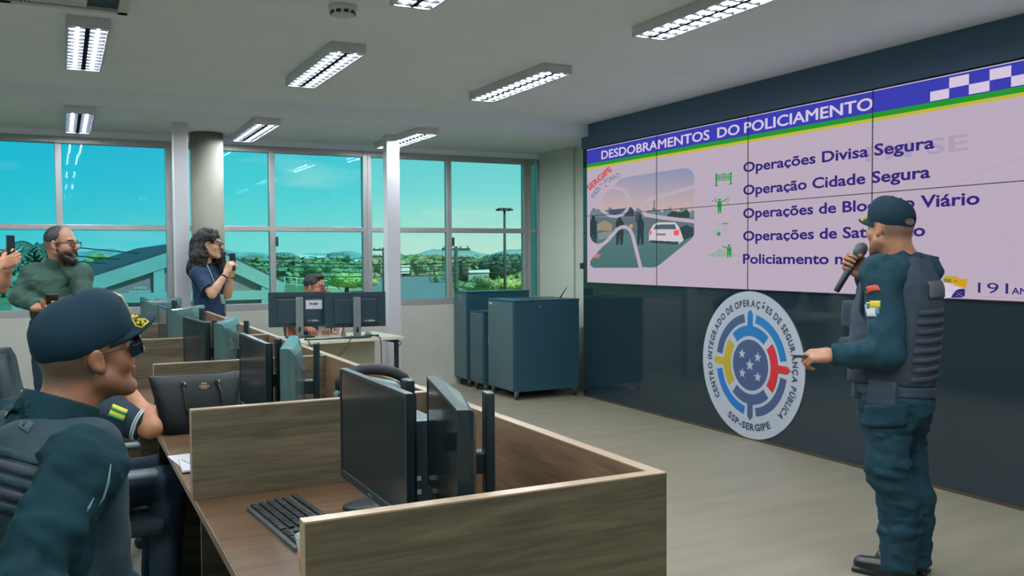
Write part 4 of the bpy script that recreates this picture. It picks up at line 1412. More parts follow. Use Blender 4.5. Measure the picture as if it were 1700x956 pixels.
def head_frame(f, pitch=0.0, roll=0.0):
    f = nrm(V(f[0], f[1], 0)); r = V(f[1], -f[0], 0); u = V(0, 0, 1)
    c, s_ = math.cos(math.radians(pitch)), math.sin(math.radians(pitch))
    f2, u2 = f * c + u * s_, u * c - f * s_
    c, s_ = math.cos(math.radians(roll)), math.sin(math.radians(roll))
    r2, u3 = r * c - u2 * s_, u2 * c + r * s_
    return np.stack([r2, f2, u3], 1)


def add_head(S_, hc, M, sc=1.0, jaw=1.0, fem=False):
    L = lambda x, y, z: hc + M @ (V(x, y, z) * sc)
    E = lambda c, r, k=0.02, op='u': S_.ell(L(*c), V(*r) * sc, M, k * sc, op)
    C = lambda a, b, ra, rb, k=0.015, op='u': S_.cone(L(*a), L(*b), ra * sc, rb * sc, k * sc, op)
    E((0, -0.012, 0.045), (0.076, 0.097, 0.083))
    E((0, 0.026, -0.028), (0.060 * jaw, 0.063, 0.088), 0.03)
    E((0, -0.045, 0.0), (0.066, 0.058, 0.07), 0.03)
    for s_ in (-1, 1):
        C((s_ * 0.056 * jaw, 0.004, -0.05), (s_ * 0.022 * jaw, 0.066, -0.098), 0.021, 0.017, 0.025)
        E((s_ * 0.041, 0.060, -0.026), (0.025, 0.024, 0.024), 0.02)
    E((0, 0.072, -0.101), (0.024, 0.021, 0.019), 0.02)
    C((-0.036, 0.083, 0.031), (0.036, 0.083, 0.031), 0.011, 0.011, 0.018)
    for s_ in (-1, 1):
        E((s_ * 0.032, 0.098, 0.009), (0.017, 0.014, 0.011), 0.012, 's')
    C((0, 0.090, 0.022), (0, 0.116, -0.020), 0.008, 0.0125, 0.012)
    for s_ in (-1, 1):
        E((s_ * 0.012, 0.103, -0.025), (0.009, 0.010, 0.008), 0.008)
    C((-0.018, 0.0875, -0.056), (0.018, 0.0875, -0.056), 0.0068, 0.0068, 0.008)
    C((-0.016, 0.0865, -0.069), (0.016, 0.0865, -0.069), 0.0075, 0.0075, 0.008)
    S_.box(L(0, 0.104, -0.0625), V(0.023, 0.012, 0.0016) * sc, M, 0.001, 0.003, 's')
    for s_ in (-1, 1):
        e = 0.0765
        S_.ell(L(s_ * (e + 0.004), -0.008, 0.002), V(0.0088, 0.0175, 0.029) * sc, M @ np.array(Matrix.Rotation(s_ * -0.25, 3, 'Z')), 0.006 * sc)
        S_.ell(L(s_ * (e + 0.013), -0.003, 0.004), V(0.006, 0.011, 0.019) * sc, M, 0.005 * sc, 's')
        S_.ell(L(s_ * (e + 0.002), 0.002, -0.022), V(0.007, 0.009, 0.011) * sc, M, 0.006 * sc)


def add_hand(S_, w, d, n, side, curls=(30, 40, 25), thumb=(0.75, 0.45, 0.45), sc=1.0, spread=0.05, curl_i=None):
    """w wrist, d towards the knuckles, n out of the palm; side 'L' or 'R'. Returns the grip centre and the frame"""
    d = nrm(d); n = nrm(n - d * (np.asarray(n) @ d)); s_ = np.cross(d, n) if side == 'R' else np.cross(n, d)
    M = np.stack([s_, d, n], 1)
    L = lambda a, b, c: w + (s_ * a + d * b + n * c) * sc
    S_.cone(L(0, -0.03, 0), L(0, 0.012, 0), 0.026 * sc, 0.027 * sc, 0.012, sq=(n, 0.8))
    S_.box(L(0, 0.048, 0), V(0.040, 0.045, 0.0145) * sc, M, 0.013 * sc, 0.012)
    S_.ell(L(0.026, 0.028, 0.008), V(0.018, 0.030, 0.016) * sc, M, 0.012)
    S_.ell(L(-0.026, 0.032, 0.006), V(0.013, 0.034, 0.014) * sc, M, 0.012)
    for i, (a, ln, b0) in enumerate(((0.0300, (0.043, 0.025, 0.020), 0.088), (0.0100, (0.047, 0.029, 0.021), 0.092), (-0.0102, (0.043, 0.027, 0.021), 0.089), (-0.0295, (0.034, 0.020, 0.018), 0.082))):
        cu = curls if curl_i is None or i not in curl_i else curl_i[i]
        p = L(a, b0, -0.002); ang = 0.0; dr = nrm(d + s_ * spread * (1.5 - i) / 1.5)
        r = (0.0100, 0.0098, 0.0096, 0.0086)[i] * sc
        for q in range(3):
            ang += math.radians(cu[q])
            dd = dr * math.cos(ang) + n * math.sin(ang)
            e = p + dd * ln[q] * sc
            S_.cone(p, e, r, r * 0.90, 0.003 if q else 0.006)
            p = e; r *= 0.90
    p = L(0.030, 0.022, 0.006); ds = nrm(s_ * thumb[0] + d * 0.75 + n * thumb[1])
    e = p + ds * 0.040 * sc; S_.cone(p, e, 0.0150 * sc, 0.0118 * sc, 0.008)
    p = e; ds = nrm(s_ * (thumb[0] - 0.55) + d * 0.8 + n * (thumb[1] + 0.15 + thumb[2] * 0.4)); e = p + ds * 0.032 * sc; S_.cone(p, e, 0.0115 * sc, 0.0105 * sc, 0.004)
    p = e; ds = nrm(ds - s_ * 0.25 * thumb[2] + n * thumb[2] * 0.35); e = p + ds * 0.024 * sc; S_.cone(p, e, 0.0105 * sc, 0.0085 * sc, 0.004)
    return L(0, 0.075, 0.032), M


def skin_color(hc, M, base, hair=None, sc=1.0, stubble=0.0, hairline=0.03, beard=0.0, cut=-0.02):
    """skin tone by place: lips, cropped hair at the back and sides, brows, beard shadow"""
    base = np.array(srgb(*base)[:3]); hairc = np.array(srgb(*(hair or (30, 24, 22)))[:3])

    def f(P):
        q = (P - hc) @ M / sc
        c = np.repeat(base[None], len(P), 0)
        c = c * (1 + 0.06 * np.sin(P @ V(90, 70, 60)) * np.sin(P @ V(-60, 80, 50)))[:, None]
        x, y, z = q[:, 0], q[:, 1], q[:, 2]
        near = (np.abs(x) < 0.12) & (np.abs(y) < 0.14) & (np.abs(z) < 0.15)
        lips = near & (np.abs(x) < 0.022) & (y > 0.085) & (z < -0.050) & (z > -0.076)
        c[lips] = c[lips] * np.array([0.95, 0.62, 0.60])
        if stubble:
            w = np.clip((hairline - y) / 0.03, 0, 1) * np.clip((z - cut) / 0.03, 0, 1) * near * (np.abs(x) < 0.0765 + 0.02)
            ear = (np.abs(x) > 0.070) & (np.abs(y + 0.006) < 0.026) & (np.abs(z) < 0.038)
            w = w * ~ear * stubble
            c = c * (1 - w[:, None]) + hairc * w[:, None]
        if beard:
            w = near * np.clip((y + 0.0) / 0.03, 0, 1) * np.clip((-0.035 - z) / 0.02, 0, 1) * np.clip((z + 0.14) / 0.02, 0, 1) * beard
            w = w * ~lips
            c = c * (1 - w[:, None]) + hairc * w[:, None]
        br = near & (y > 0.07) & (np.abs(np.abs(x) - 0.034) < 0.020) & (np.abs(z - 0.033 + 0.25 * (np.abs(x) - 0.034) ** 2 * 30) < 0.0045)
        c[br] = hairc
        return c
    return f


M_skin = mat('skin', (0.5, 0.3, 0.2), 0.5, attr='tone', noise=0.05, nscale=60, bump=0.03, bscale=300)
M_eye = mat('eye white', srgb(200, 195, 190), 0.2)
M_iris = mat('iris', srgb(40, 26, 20), 0.15)


def eyes(parent, hc, M, org, sc=1.0):
    for s_ in (-1, 1):
        c = hc + M @ (V(s_ * 0.032, 0.0805, 0.008) * sc) - org
        Mw = Matrix(M.tolist()).to_4x4()
        pf = [(0.0121 * math.sin(math.pi * i / 10) * sc + 1e-5, -0.0121 * math.cos(math.pi * i / 10) * sc) for i in range(11)]
        e = MB().lathe(pf, 16, tuple(c)).build('eye', M_eye, parent)
        c2 = hc + M @ (V(s_ * 0.032, 0.0905, 0.007) * sc) - org
        MB().lathe([(0.0055 * sc, 0), (0.0045 * sc, 0.0022 * sc), (1e-4, 0.003 * sc)], 14, tuple(c2), M=Mw @ Matrix.Rotation(R(-90), 4, 'X')).build('iris', M_iris, e)


def glasses(parent, hc, M, org, m, sc=1.0, lens=None, w=0.026, h=0.018, tr=0.0018, wrap=False):
    L = lambda x, y, z: tuple(hc + M @ (V(x, y, z) * sc) - org)
    g = MB()
    for s_ in (-1, 1):
        pts = []
        for i in range(17):
            a = 2 * math.pi * i / 16
            cx_, cz_ = math.cos(a), math.sin(a)
            pts.append(L(s_ * 0.034 + w * math.copysign(abs(cx_) ** 0.6, cx_), 0.105 - 0.003 * abs(cx_), 0.006 + h * math.copysign(abs(cz_) ** 0.6, cz_)))
        g.tube(pts, tr * sc, 6, cap=False)
        g.tube([L(s_ * 0.060, 0.101, 0.014), L(s_ * 0.074, 0.088, 0.014), L(s_ * 0.082, 0.0, 0.016), L(s_ * 0.080, -0.018, 0.004)], tr * sc, 6)
    g.tube([L(-0.009, 0.105, 0.010), L(0, 0.113, 0.013), L(0.009, 0.105, 0.010)], tr * sc, 6)
    o = g.build('glasses', m, parent)
    if lens is not None:
        for s_ in (-1, 1):
            q = MB(); pl = [(math.copysign(abs(math.cos(a)) ** 0.6, math.cos(a)) * w, math.copysign(abs(math.sin(a)) ** 0.6, math.sin(a)) * h) for a in np.linspace(0, 2 * math.pi, 17)[:-1]]
            q.prism(pl, lambda a, b: L(s_ * 0.034 + a, 0.1035, 0.006 + b), lambda a, b: L(s_ * 0.034 + a, 0.1050, 0.006 + b))
            if wrap:
                q.prism([(0.058, 0.105), (0.0605, 0.104), (0.0795, 0.070), (0.077, 0.070)], lambda a, b: L(s_ * a, b, -0.012), lambda a, b: L(s_ * a, b, 0.022))
            q.build('lens', lens, o)
    return o


def cap(parent, hc, M, org, m, gold, sc=1.0, tilt=0.22, hole=False, dz=0.0, blift=-0.010):
    """baseball cap: crown, curved brim with gold embroidery, button"""
    lo, hi = hc - 0.22 * sc, hc + 0.24 * sc
    S_ = Sdf(lo, hi, 0.0035)
    L = lambda x, y, z: hc + M @ (V(x, y, z + dz) * sc)
    S_.ell(L(0, -0.010, 0.052), V(0.0855, 0.109, 0.094) * sc, M, 0.0)
    S_.ell(L(0, 0.040, 0.088), V(0.064, 0.055, 0.062) * sc, M, 0.04)
    S_.clip(L(0, 0, 0.030), M @ V(0, tilt, -1), k=0.004)
    if hole:
        S_.ell(L(0, -0.115, 0.042), V(0.034, 0.03, 0.016) * sc, M, 0.004, 's')
    o = S_.build('cap', m, parent, org)
    MB().lathe([(0.008 * sc, 0), (0.008 * sc, 0.004), (0.003 * sc, 0.007)], 12, tuple(L(0, -0.004, 0.1465) - org), M=Matrix(M.tolist()).to_4x4()).build('cap_button', m, o)
    # brim
    def bp(u, v, lift=0.0):
        a = u * 1.15
        x0, y0 = 0.076 * math.sin(a), -0.012 + 0.098 * math.cos(a)
        out = 0.080 * (math.cos(u * math.pi / 2) ** 0.6)
        x, y = x0 * (1 + 0.10 * v * (1 - abs(u))), y0 + out * v
        z = 0.040 + tilt * y0 * 0.9 + blift * v - 0.030 * (abs(x) / 0.08) ** 2 * (0.35 + 0.65 * v) + lift
        return L(x, y, z) - org
    nu, nv = 24, 6
    b = MB(); vs = []; fs = []
    for sgn in (0.0, -0.0045):
        for j in range(nv + 1):
            for i in range(nu + 1):
                vs.append(bp(-1 + 2 * i / nu, j / nv, sgn))
    W1 = nu + 1; off = W1 * (nv + 1)
    for j in range(nv):
        for i in range(nu):
            a_ = j * W1 + i
            fs.append((a_, a_ + 1, a_ + W1 + 1, a_ + W1)); fs.append((off + a_, off + a_ + W1, off + a_ + W1 + 1, off + a_ + 1))
    for i in range(nu):
        a_ = nv * W1 + i; fs.append((a_, a_ + 1, off + a_ + 1, off + a_)); fs.append((i, off + i, off + i + 1, i + 1))
    b.add(vs, fs, True)
    br = b.build('cap_brim', m, o)
    g = MB()
    for s_ in (-1, 1):     # laurel sprig along each side of the brim
        P = [bp(s_ * u, v, 0.002) for u, v in ((0.08, 0.30), (0.22, 0.62), (0.42, 0.86), (0.60, 0.84))]
        g.tube(P, 0.0026 * sc, 6)
        P = [bp(s_ * u, v, 0.002) for u, v in ((0.08, 0.30), (0.30, 0.34), (0.50, 0.50), (0.60, 0.84))]
        g.tube(P, 0.0022 * sc, 6)
        for u, v in ((0.18, 0.42), (0.28, 0.55), (0.40, 0.66), (0.34, 0.44)):
            g.tube([bp(s_ * u, v, 0.002), bp(s_ * (u + 0.05), v + 0.05, 0.003), bp(s_ * (u + 0.10), v + 0.06, 0.002)], [0.001, 0.0055 * sc, 0.001], 6)
    g.build('gold_embroidery', gold, br)
    return o


def drape(name, m, parent, org, tree, c, u, v, w, h, nu=8, nv=6, off=0.003, shape=None, d=None):
    """a patch laid on a garment: rays from c + a*u + b*v along d onto the BVH tree"""
    u = nrm(u); v = nrm(v - u * (np.asarray(v) @ u)); d = nrm(np.cross(u, v)) if d is None else nrm(d)
    vs = []; fs = []; okv = {}
    for j in range(nv + 1):
        for i in range(nu + 1):
            a, b = (i / nu - 0.5) * w, (j / nv - 0.5) * h
            if shape: a, b = shape(i / nu - 0.5, j / nv - 0.5, w, h)
            o_ = c + u * a + v * b
            hit = tree.ray_cast(Vector((o_ - d * 0.35).tolist()), Vector(d.tolist()), 0.8)
            if hit[0] is not None:
                okv[(i, j)] = len(vs); vs.append(np.array(hit[0]) - d * off)
    for j in range(nv):
        for i in range(nu):
            q = [(i, j), (i + 1, j), (i + 1, j + 1), (i, j + 1)]
            if all(t in okv for t in q):
                P = [vs[okv[t]] for t in q]
                if max(np.linalg.norm(P[0] - P[2]), np.linalg.norm(P[1] - P[3])) < 3.0 * max(w / nu, h / nv):
                    fs.append(tuple(okv[t] for t in q))
    mb = MB(); mb.add([p - org for p in vs], fs, True)
    o = mb.build(name, m, parent)
    sd = o.modifiers.new('thick', 'SOLIDIFY'); sd.thickness = 0.0025; sd.offset = 0
    return o


def tree_of(o, org):
    me = o.data
    co = np.empty(len(me.vertices) * 3, np.float32); me.vertices.foreach_get('co', co)
    return BVHTree.FromPolygons([Vector(p) for p in (co.reshape(-1, 3) + np.asarray(org, np.float32)).tolist()], [tuple(p.vertices) for p in me.polygons])


def boxof(*ps, m=0.1):
    a = np.array(ps); return a.min(0) - m, a.max(0) + m


def add_body(S_, J, Mt, k=1.0, hips=True):
    """bare body under the clothes: trunk, arms to the wrists, legs and feet"""
    N_, P = J['neck'], J['pelvis']
    up = N_ - P; H_ = np.linalg.norm(up)
    S_.loft(P, Mt, [(-0.10, 0, 0, 0.13 * k, 0.095 * k), (0.0, 0, 0, 0.15 * k, 0.105 * k), (H_ * 0.35, 0, 0, 0.13 * k, 0.09 * k), (H_ * 0.75, 0, 0, 0.155 * k, 0.10 * k), (H_ * 0.93, 0, -0.01, 0.12 * k, 0.07 * k), (H_, 0, -0.01, 0.06, 0.05)], 2.2, 0.03)
    for s_ in 'LR':
        S_.cone(N_ - up / H_ * 0.03, J['sh' + s_], 0.045, 0.05, 0.04)
        S_.cone(J['sh' + s_], J['el' + s_], 0.050 * k, 0.040 * k, 0.02)
        e, w = J['el' + s_], J['wr' + s_]
        mid = e + (w - e) * 0.3
        S_.cone(e, mid, 0.041 * k, 0.042 * k, 0.02); S_.cone(mid, w, 0.042 * k, 0.026 * k, 0.02)
        if hips:
            S_.cone(J['hip' + s_], J['kn' + s_], 0.080 * k, 0.055 * k, 0.03); S_.cone(J['kn' + s_], J['an' + s_], 0.055 * k, 0.038 * k, 0.03)
            S_.cone(J['an' + s_], J['an' + s_] - V(0, 0, 0.05), 0.036, 0.034, 0.02); S_.cone(J['an' + s_] - V(0, 0, 0.055), J['toe' + s_], 0.036, 0.03, 0.02)


# ================================================================ PEOPLE
RT, FW = V(math.cos(YAW), -math.sin(YAW), 0), V(math.sin(YAW), math.cos(YAW), 0)
M_uni = mat('petrol uniform cloth', srgb(28, 60, 72), 0.85, spec=0.2, noise=0.16, nscale=14, bump=0.12, bscale=90)
M_unid = mat('shaded petrol cloth', srgb(12, 46, 54), 0.85, spec=0.2, noise=0.16, nscale=14, bump=0.12, bscale=90)  # same uniform cloth with shade put into its colour, offsetting near fixtures
M_uni2 = mat('petrol trouser cloth', srgb(26, 58, 70), 0.85, spec=0.2, noise=0.16, nscale=12, bump=0.12, bscale=90)
M_vest = mat('vest fabric', srgb(46, 60, 74), 0.8, noise=0.14, nscale=20, bump=0.2, bscale=140)
M_web = mat('vest webbing', srgb(58, 66, 78), 0.85, bump=0.2, bscale=200)
M_vest2 = mat('dark vest fabric', srgb(28, 54, 62), 0.8, noise=0.14, nscale=20, bump=0.2, bscale=140)
M_cap = mat('cap cloth', srgb(20, 46, 60), 0.85, spec=0.2, bump=0.1, bscale=160)
M_embr = mat('gold embroidery', srgb(196, 178, 44), 0.5)
M_boot = mat('boot leather', srgb(20, 30, 34), 0.3)
M_hair = mat('dark hair', srgb(26, 26, 26), 0.5, noise=0.3, nscale=50, bump=0.5, bscale=120)
M_frame = mat('spectacle frame', srgb(22, 24, 28), 0.3)


def boots(parent, J, Mb, org, m, h=0.16):
    for s_ in 'LR':
        a, t = J['an' + s_], J['toe' + s_]
        d = nrm(t - a) ; d[2] = 0; d = nrm(d)
        S_ = Sdf(*boxof(a, t, a + V(0, 0, h), m=0.13), 0.006)
        S_.cone(a + V(0, 0, h), a - V(0, 0, 0.02), 0.056, 0.052, 0.02)
        S_.cone(a - V(0, 0, 0.055) - d * 0.02, t, 0.046, 0.036, 0.03)
        S_.box(V(*(a - d * 0.0)[:2], 0.013) + d * 0.065, V(0.043, 0.135, 0.013), frame(np.cross(d, V(0, 0, 1)), V(0, 0, 1)), 0.012, 0.004)
        S_.clip(V(0, 0, 0.001), V(0, 0, -1))
        S_.build('boot', m, parent, org)


# ---------------------------------------------------------------- the officer speaking at the screen
def officer_speaking():
    f = nrm(V(-0.34, 0.94, 0)); r = V(f[1], -f[0], 0); up = V(0, 0, 1)
    P = at(1486, 646, 4.08); N_ = at(1499, 424, 4.09)
    J = dict(pelvis=P, neck=N_)
    J['shL'] = at(1465, 455, 3.99); J['shR'] = at(1529, 453, 4.19)
    J['elL'] = at(1474, 588, 3.87); J['wrL'] = at(1381, 588, 3.98)
    J['elR'] = at(1454, 528, 4.33); J['wrR'] = at(1434, 452, 4.235)
    hipc = at(1486, 652, 4.08)
    J['hipL'] = hipc - r * 0.088; J['hipR'] = hipc + r * 0.088
    J['knL'] = at(1474, 778, 3.99); J['knR'] = at(1506, 772, 4.15)
    J['anL'] = at(1492, 930, 4.03); J['anR'] = at(1516, 915, 4.12)
    for s_ in 'LR': J['an' + s_][2] = 0.10
    J['toeL'] = J['anL'] + nrm(V(-0.38, 0.92, 0)) * 0.165 - V(0, 0, 0.062); J['toeR'] = J['anR'] + f * 0.135 - V(0, 0, 0.062)
    fh = nrm(V(-0.02, 1.0, 0)); Mh = head_frame(fh, 4)
    hc = at(1477, 381, 4.105)
    org = V(*((J['anL'] + J['anR']) / 2)[:2], 0)
    lb = 'standing police officer in petrol uniform, vest and cap, speaking into a microphone at the screen'
    t = thing('person', lb, 'person', org)
    Mt = frame(r, N_ - P)
    # body
    gdL = nrm(-RT * 0.93 + FW * 0.25 - up * 0.10); gnL = nrm(FW * 0.55 - up * 0.83)
    sR = nrm(RT * 0.50 + up * 0.86); gdR = nrm(-RT * 0.86 + up * 0.50 + FW * 0.05); gnR = np.cross(sR, gdR)
    lo, hi = boxof(hc + V(0, 0, 0.16), J['anL'] - V(0, 0, 0.1), J['anR'] - V(0, 0, 0.1), J['toeL'], J['toeR'], J['wrL'] + gdL * 0.16, J['wrR'] + gdR * 0.12, J['elR'], J['shR'], m=0.10)
    B = Sdf(lo, hi, 0.010, [(hc - 0.15, hc + 0.13, 0.0036), (J['wrL'] + gdL * 0.08 - 0.09, J['wrL'] + gdL * 0.08 + 0.09, 0.0030), (J['wrR'] + gdR * 0.06 - 0.10, J['wrR'] + gdR * 0.06 + 0.10, 0.0030)])
    add_body(B, J, Mt)
    add_head(B, hc, Mh, 1.0, 1.06)
    B.cone(hc + Mh @ V(0, -0.022, -0.05), N_ + V(0, 0, -0.02), 0.059, 0.066, 0.03)
    B.ell(hc + Mh @ V(0, -0.062, -0.075), V(0.05, 0.03, 0.05), Mh, 0.03)
    add_hand(B, J['wrL'], gdL, gnL, 'L', (48, 62, 40), (0.35, 0.30, 0.3), 1.0, 0.02, {0: (38, 55, 30)})
    gc, _ = add_hand(B, J['wrR'], gdR, gnR, 'R', (55, 75, 45), (0.55, 0.75, 0.7), 1.0, 0.03)
    B.build('body', M_skin, t, org, skin_color(hc, Mh, (172, 122, 94), (66, 62, 58), 1.0, 0.62, 0.02, 0.25, -0.050))
    eyes(t, hc, Mh, org)
    cap(t, hc, Mh, org, M_cap, M_embr, 1.0, 0.20, hole=True)
    # shirt with long sleeves
    S_ = Sdf(*boxof(N_, P, J['shL'], J['shR'], J['elL'], J['elR'], J['wrL'], J['wrR'], m=0.16), 0.0062)
    H_ = np.linalg.norm(N_ - P)
    S_.loft(P, Mt, [(-0.06, 0, 0.0, 0.175, 0.145), (0.08, 0, 0.012, 0.175, 0.150), (H_ * 0.55, 0, 0.012, 0.185, 0.145), (H_ * 0.80, 0, 0.0, 0.195, 0.125), (H_ * 0.92, 0, -0.015, 0.15, 0.085), (H_ * 1.0, 0, -0.015, 0.085, 0.075)], 2.3, 0.03)
    S_.cone(N_ - V(0, 0, 0.04), N_ + V(0, 0, 0.022) + f * -0.012, 0.085, 0.073, 0.02, flat=True)
    for s_, rr in (('L', 0.088), ('R', 0.080)):
        S_.ell(J['sh' + s_], (0.088, 0.088, 0.080), None, 0.05)
        S_.cone(J['sh' + s_], J['el' + s_], rr, 0.068, 0.03)
        e, w = J['el' + s_], J['wr' + s_]; d = nrm(w - e)
        S_.cone(e, e + (w - e) * 0.55, 0.070, 0.056, 0.03)
        S_.cone(e + (w - e) * 0.55, w - d * 0.005, 0.056, 0.045, 0.02, flat=True)
        S_.cone(w - d * 0.05, w - d * 0.004, 0.049, 0.049, 0.006, flat=True)
    S_.wrinkle(0.0070, 38, 3); S_.wrinkle(0.0028, 85, 13)
    sh = S_.build('shirt', M_uni, t, org)
    # trousers
    S_ = Sdf(*boxof(J['hipL'] + V(0, 0, 0.12), J['hipR'], J['anL'], J['anR'], J['knL'], J['knR'], m=0.18), 0.0065)
    S_.loft(P, Mt, [(-0.16, 0, 0, 0.165, 0.145), (-0.05, 0, -0.01, 0.178, 0.160), (0.05, 0, 0, 0.165, 0.142)], 2.3, 0.03)
    for s_ in 'LR':
        S_.cone(J['hip' + s_] - V(0, 0, 0.04), J['kn' + s_], 0.112, 0.082, 0.04)
        S_.cone(J['kn' + s_], J['an' + s_] + V(0, 0, 0.22), 0.084, 0.084, 0.03)
        S_.cone(J['an' + s_] + V(0, 0, 0.22), J['an' + s_] + V(0, 0, -0.055), 0.084, 0.076, 0.03, flat=True)
        for q in (0.34, 0.20):
            S_.ell(J['an' + s_] + V(0, 0, q - 0.08), (0.088, 0.090, 0.035), None, 0.03)
        kk = J['kn' + s_]
        S_.ell(kk + f * 0.055 + V(0, 0, 0.0), (0.055, 0.045, 0.075), None, 0.02)
    S_.wrinkle(0.0058, 40, 9, (1, 1, 1.6)); S_.wrinkle(0.0022, 95, 19, (0.7, 0.7, 1.5))
    tr = S_.build('trousers', M_uni2, t, org)
    tt = tree_of(tr, org)
    # cargo pocket flap on the left thigh
    u = nrm(RT * 0.98 + FW * 0.1)
    drape('pocket_flap', M_uni2, t, org, tt, at(1470, 690, 3.85), u, V(0, 0, 1), 0.20, 0.10, 8, 5, 0.010, d=nrm(ray(1470, 690)))
    # vest
    S_ = Sdf(*boxof(N_ + V(0, 0, 0.02), P - V(0, 0, 0.05), J['shL'], J['shR'], m=0.24), 0.0055)
    S_.loft(P, Mt, [(0.02, 0, 0.02, 0.185, 0.175), (0.10, 0, 0.02, 0.192, 0.182), (H_ * 0.55, 0, 0.012, 0.195, 0.182), (H_ * 0.78, 0, 0.0, 0.190, 0.165), (H_ * 0.90, 0, -0.012, 0.155, 0.115), (H_ * 0.985, 0, -0.015, 0.115, 0.085)], 2.6, 0.02, cap=0.02)
    for s_, sg in (('L', -1), ('R', 1)):      # arm holes
        c0 = J['sh' + s_] + r * sg * 0.035
        S_.cone(c0 + V(0, 0, 0.10), c0 - V(0, 0, 0.14), 0.094, 0.088, 0.02, 's')
    S_.cone(N_ - V(0, 0, 0.10) + f * 0.03, N_ + V(0, 0, 0.08) + f * 0.01, 0.070, 0.088, 0.015, 's')
    for a, z, w_ in ((-0.085, 0.16, 0.040), (0.0, 0.16, 0.040), (0.085, 0.16, 0.04), (-0.06, 0.33, 0.05), (0.06, 0.33, 0.05)):    # chest pouches
        S_.box(P + Mt @ V(a, 0.195, z), V(w_ - 0.003, 0.032, 0.062), Mt, 0.012, 0.006)
    S_.wrinkle(0.0022, 50, 5)
    ve = S_.build('vest', M_vest, t, org)
    tv = tree_of(ve, org)
    for k in range(8):      # webbing rows across the back
        z = 0.07 + k * 0.042
        c = P + Mt @ V(0.0, -0.3, z)
        drape('webbing', M_web, ve, org, tv, c, r, Mt[:, 2], 0.30, 0.024, 12, 2, 0.004, d=f)
    drape('back_patch', mat('velcro patch', srgb(86, 92, 96), 0.9, bump=0.3, bscale=300), ve, org, tv, P + Mt @ V(0.0, -0.3, H_ * 0.76), r, Mt[:, 2], 0.20, 0.075, 8, 4, 0.005, d=f)
    # epaulette and shoulder pad flap on the far shoulder
    S_ = Sdf(*boxof(J['shR'], m=0.16), 0.005)
    S_.box(J['shR'] + V(0, 0, 0.052) - r * 0.055, V(0.062, 0.05, 0.016), frame(r, V(0.25, 0, 1)), 0.012, 0.0)
    S_.build('shoulder_flap', M_vest, ve, org)
    # sleeve patches
    ts = tree_of(sh, org)
    d = nrm(ray(1447, 500))
    M_pr = mat('patch red', srgb(196, 74, 52), 0.6); M_pw = mat('patch white', srgb(196, 204, 204), 0.6); M_py = mat('patch yellow', srgb(204, 176, 40), 0.6); M_pb = mat('patch blue', srgb(60, 110, 150), 0.6)
    tilt = nrm(RT * 0.86 + V(0, 0, 0.5)); upv = nrm(V(0, 0, 0.86) - RT * 0.5)
    curve = lambda i, j, w, h: (i * w, j * h + 0.018 * (1 - (2 * i) ** 2))
    pr = drape('arc_patch', M_pr, sh, org, ts, at(1443, 487, 3.8), tilt, upv, 0.098, 0.028, 10, 3, 0.004, curve, d=d)
    drape('shield_patch', M_pw, sh, org, ts, at(1447, 514, 3.8), RT, V(0, 0, 1), 0.052, 0.062, 8, 6, 0.004, lambda i, j, w, h: (i * w * (0.75 + 0.5 * (j + 0.5)), j * h), d=d)
    drape('shield_patch', M_py, sh, org, ts, at(1453, 505, 3.8), RT, V(0, 0, 1), 0.046, 0.030, 6, 3, 0.006, d=d)
    drape('shield_patch', M_pb, sh, org, ts, at(1457, 517, 3.8), RT, V(0, 0, 1), 0.018, 0.026, 3, 3, 0.0065, d=d)
    drape('shield_patch', mat('patch green', srgb(60, 104, 90), 0.6), sh, org, ts, at(1441, 508, 3.8), RT, V(0, 0, 1), 0.012, 0.024, 3, 3, 0.0065, d=d)
    # belt with pouch
    S_ = Sdf(*boxof(P, m=0.27), 0.0055)
    S_.loft(P + V(0, 0, 0.0), Mt, [(-0.025, 0, 0.0, 0.186, 0.166), (0.022, 0, 0.0, 0.186, 0.166)], 2.3, 0.0, cap=0.006)
    S_.box(P + Mt @ V(-0.176, -0.015, -0.012), V(0.028, 0.062, 0.058), Mt, 0.012, 0.004)
    S_.box(P + Mt @ V(-0.120, 0.115, -0.005), V(0.024, 0.030, 0.045), Mt @ np.array(Matrix.Rotation(0.7, 3, 'Z')), 0.010, 0.004)
    S_.build('belt', M_vest, t, org)
    boots(t, J, Mt, org, M_boot, 0.18)
    # things held
    ax = sR
    mc = gc - ax * 0.005
    mo = mc - ax * 0.08
    mic = thing('microphone', 'black handheld microphone with grey mesh head held by the speaking officer', 'microphone', mo)
    Mm = Matrix(frame(RT, ax).tolist()).to_4x4()
    MB().lathe([(0.011, -0.062), (0.014, -0.058), (0.015, 0.0), (0.017, 0.075), (0.022, 0.115), (0.022, 0.122)], 20, M=Mm).build('handle', M_black, mic)
    MB().lathe([(0.0225, 0.120), (0.0250, 0.122), (0.0250, 0.128), (0.0225, 0.130)], 20, M=Mm).build('ring', M_black, mic)
    MB().lathe([(0.022, 0.130), (0.029, 0.148), (0.0305, 0.164), (0.026, 0.184), (0.014, 0.196), (0.001, 0.198)], 20, M=Mm).build('mesh_head', mat('mic mesh', srgb(92, 100, 104), 0.5, 0.4, bump=0.6, bscale=500), mic)
    MB().box((-0.004, -0.0165, 0.06), (0.004, -0.012, 0.075), 0.001, M=Mm).build('switch', M_silver, mic)
    c0 = J['wrL'] + gdL * 0.105 + gnL * 0.012 + V(0, 0, 0.008)
    ck = thing('slide_clicker', 'small black slide clicker in the speaking officer left hand', 'clicker', c0)
    Mc = Matrix(frame(np.cross(gdL, V(0, 0, 1)), V(0, 0, 1)).tolist()).to_4x4()
    MB().box((-0.010, -0.045, -0.006), (0.010, 0.055, 0.006), 0.004, M=Mc).build('body', M_black, ck)
    MB().box((-0.005, 0.0, 0.0055), (0.005, 0.010, 0.008), 0.001, M=Mc).build('button', M_vest, ck)


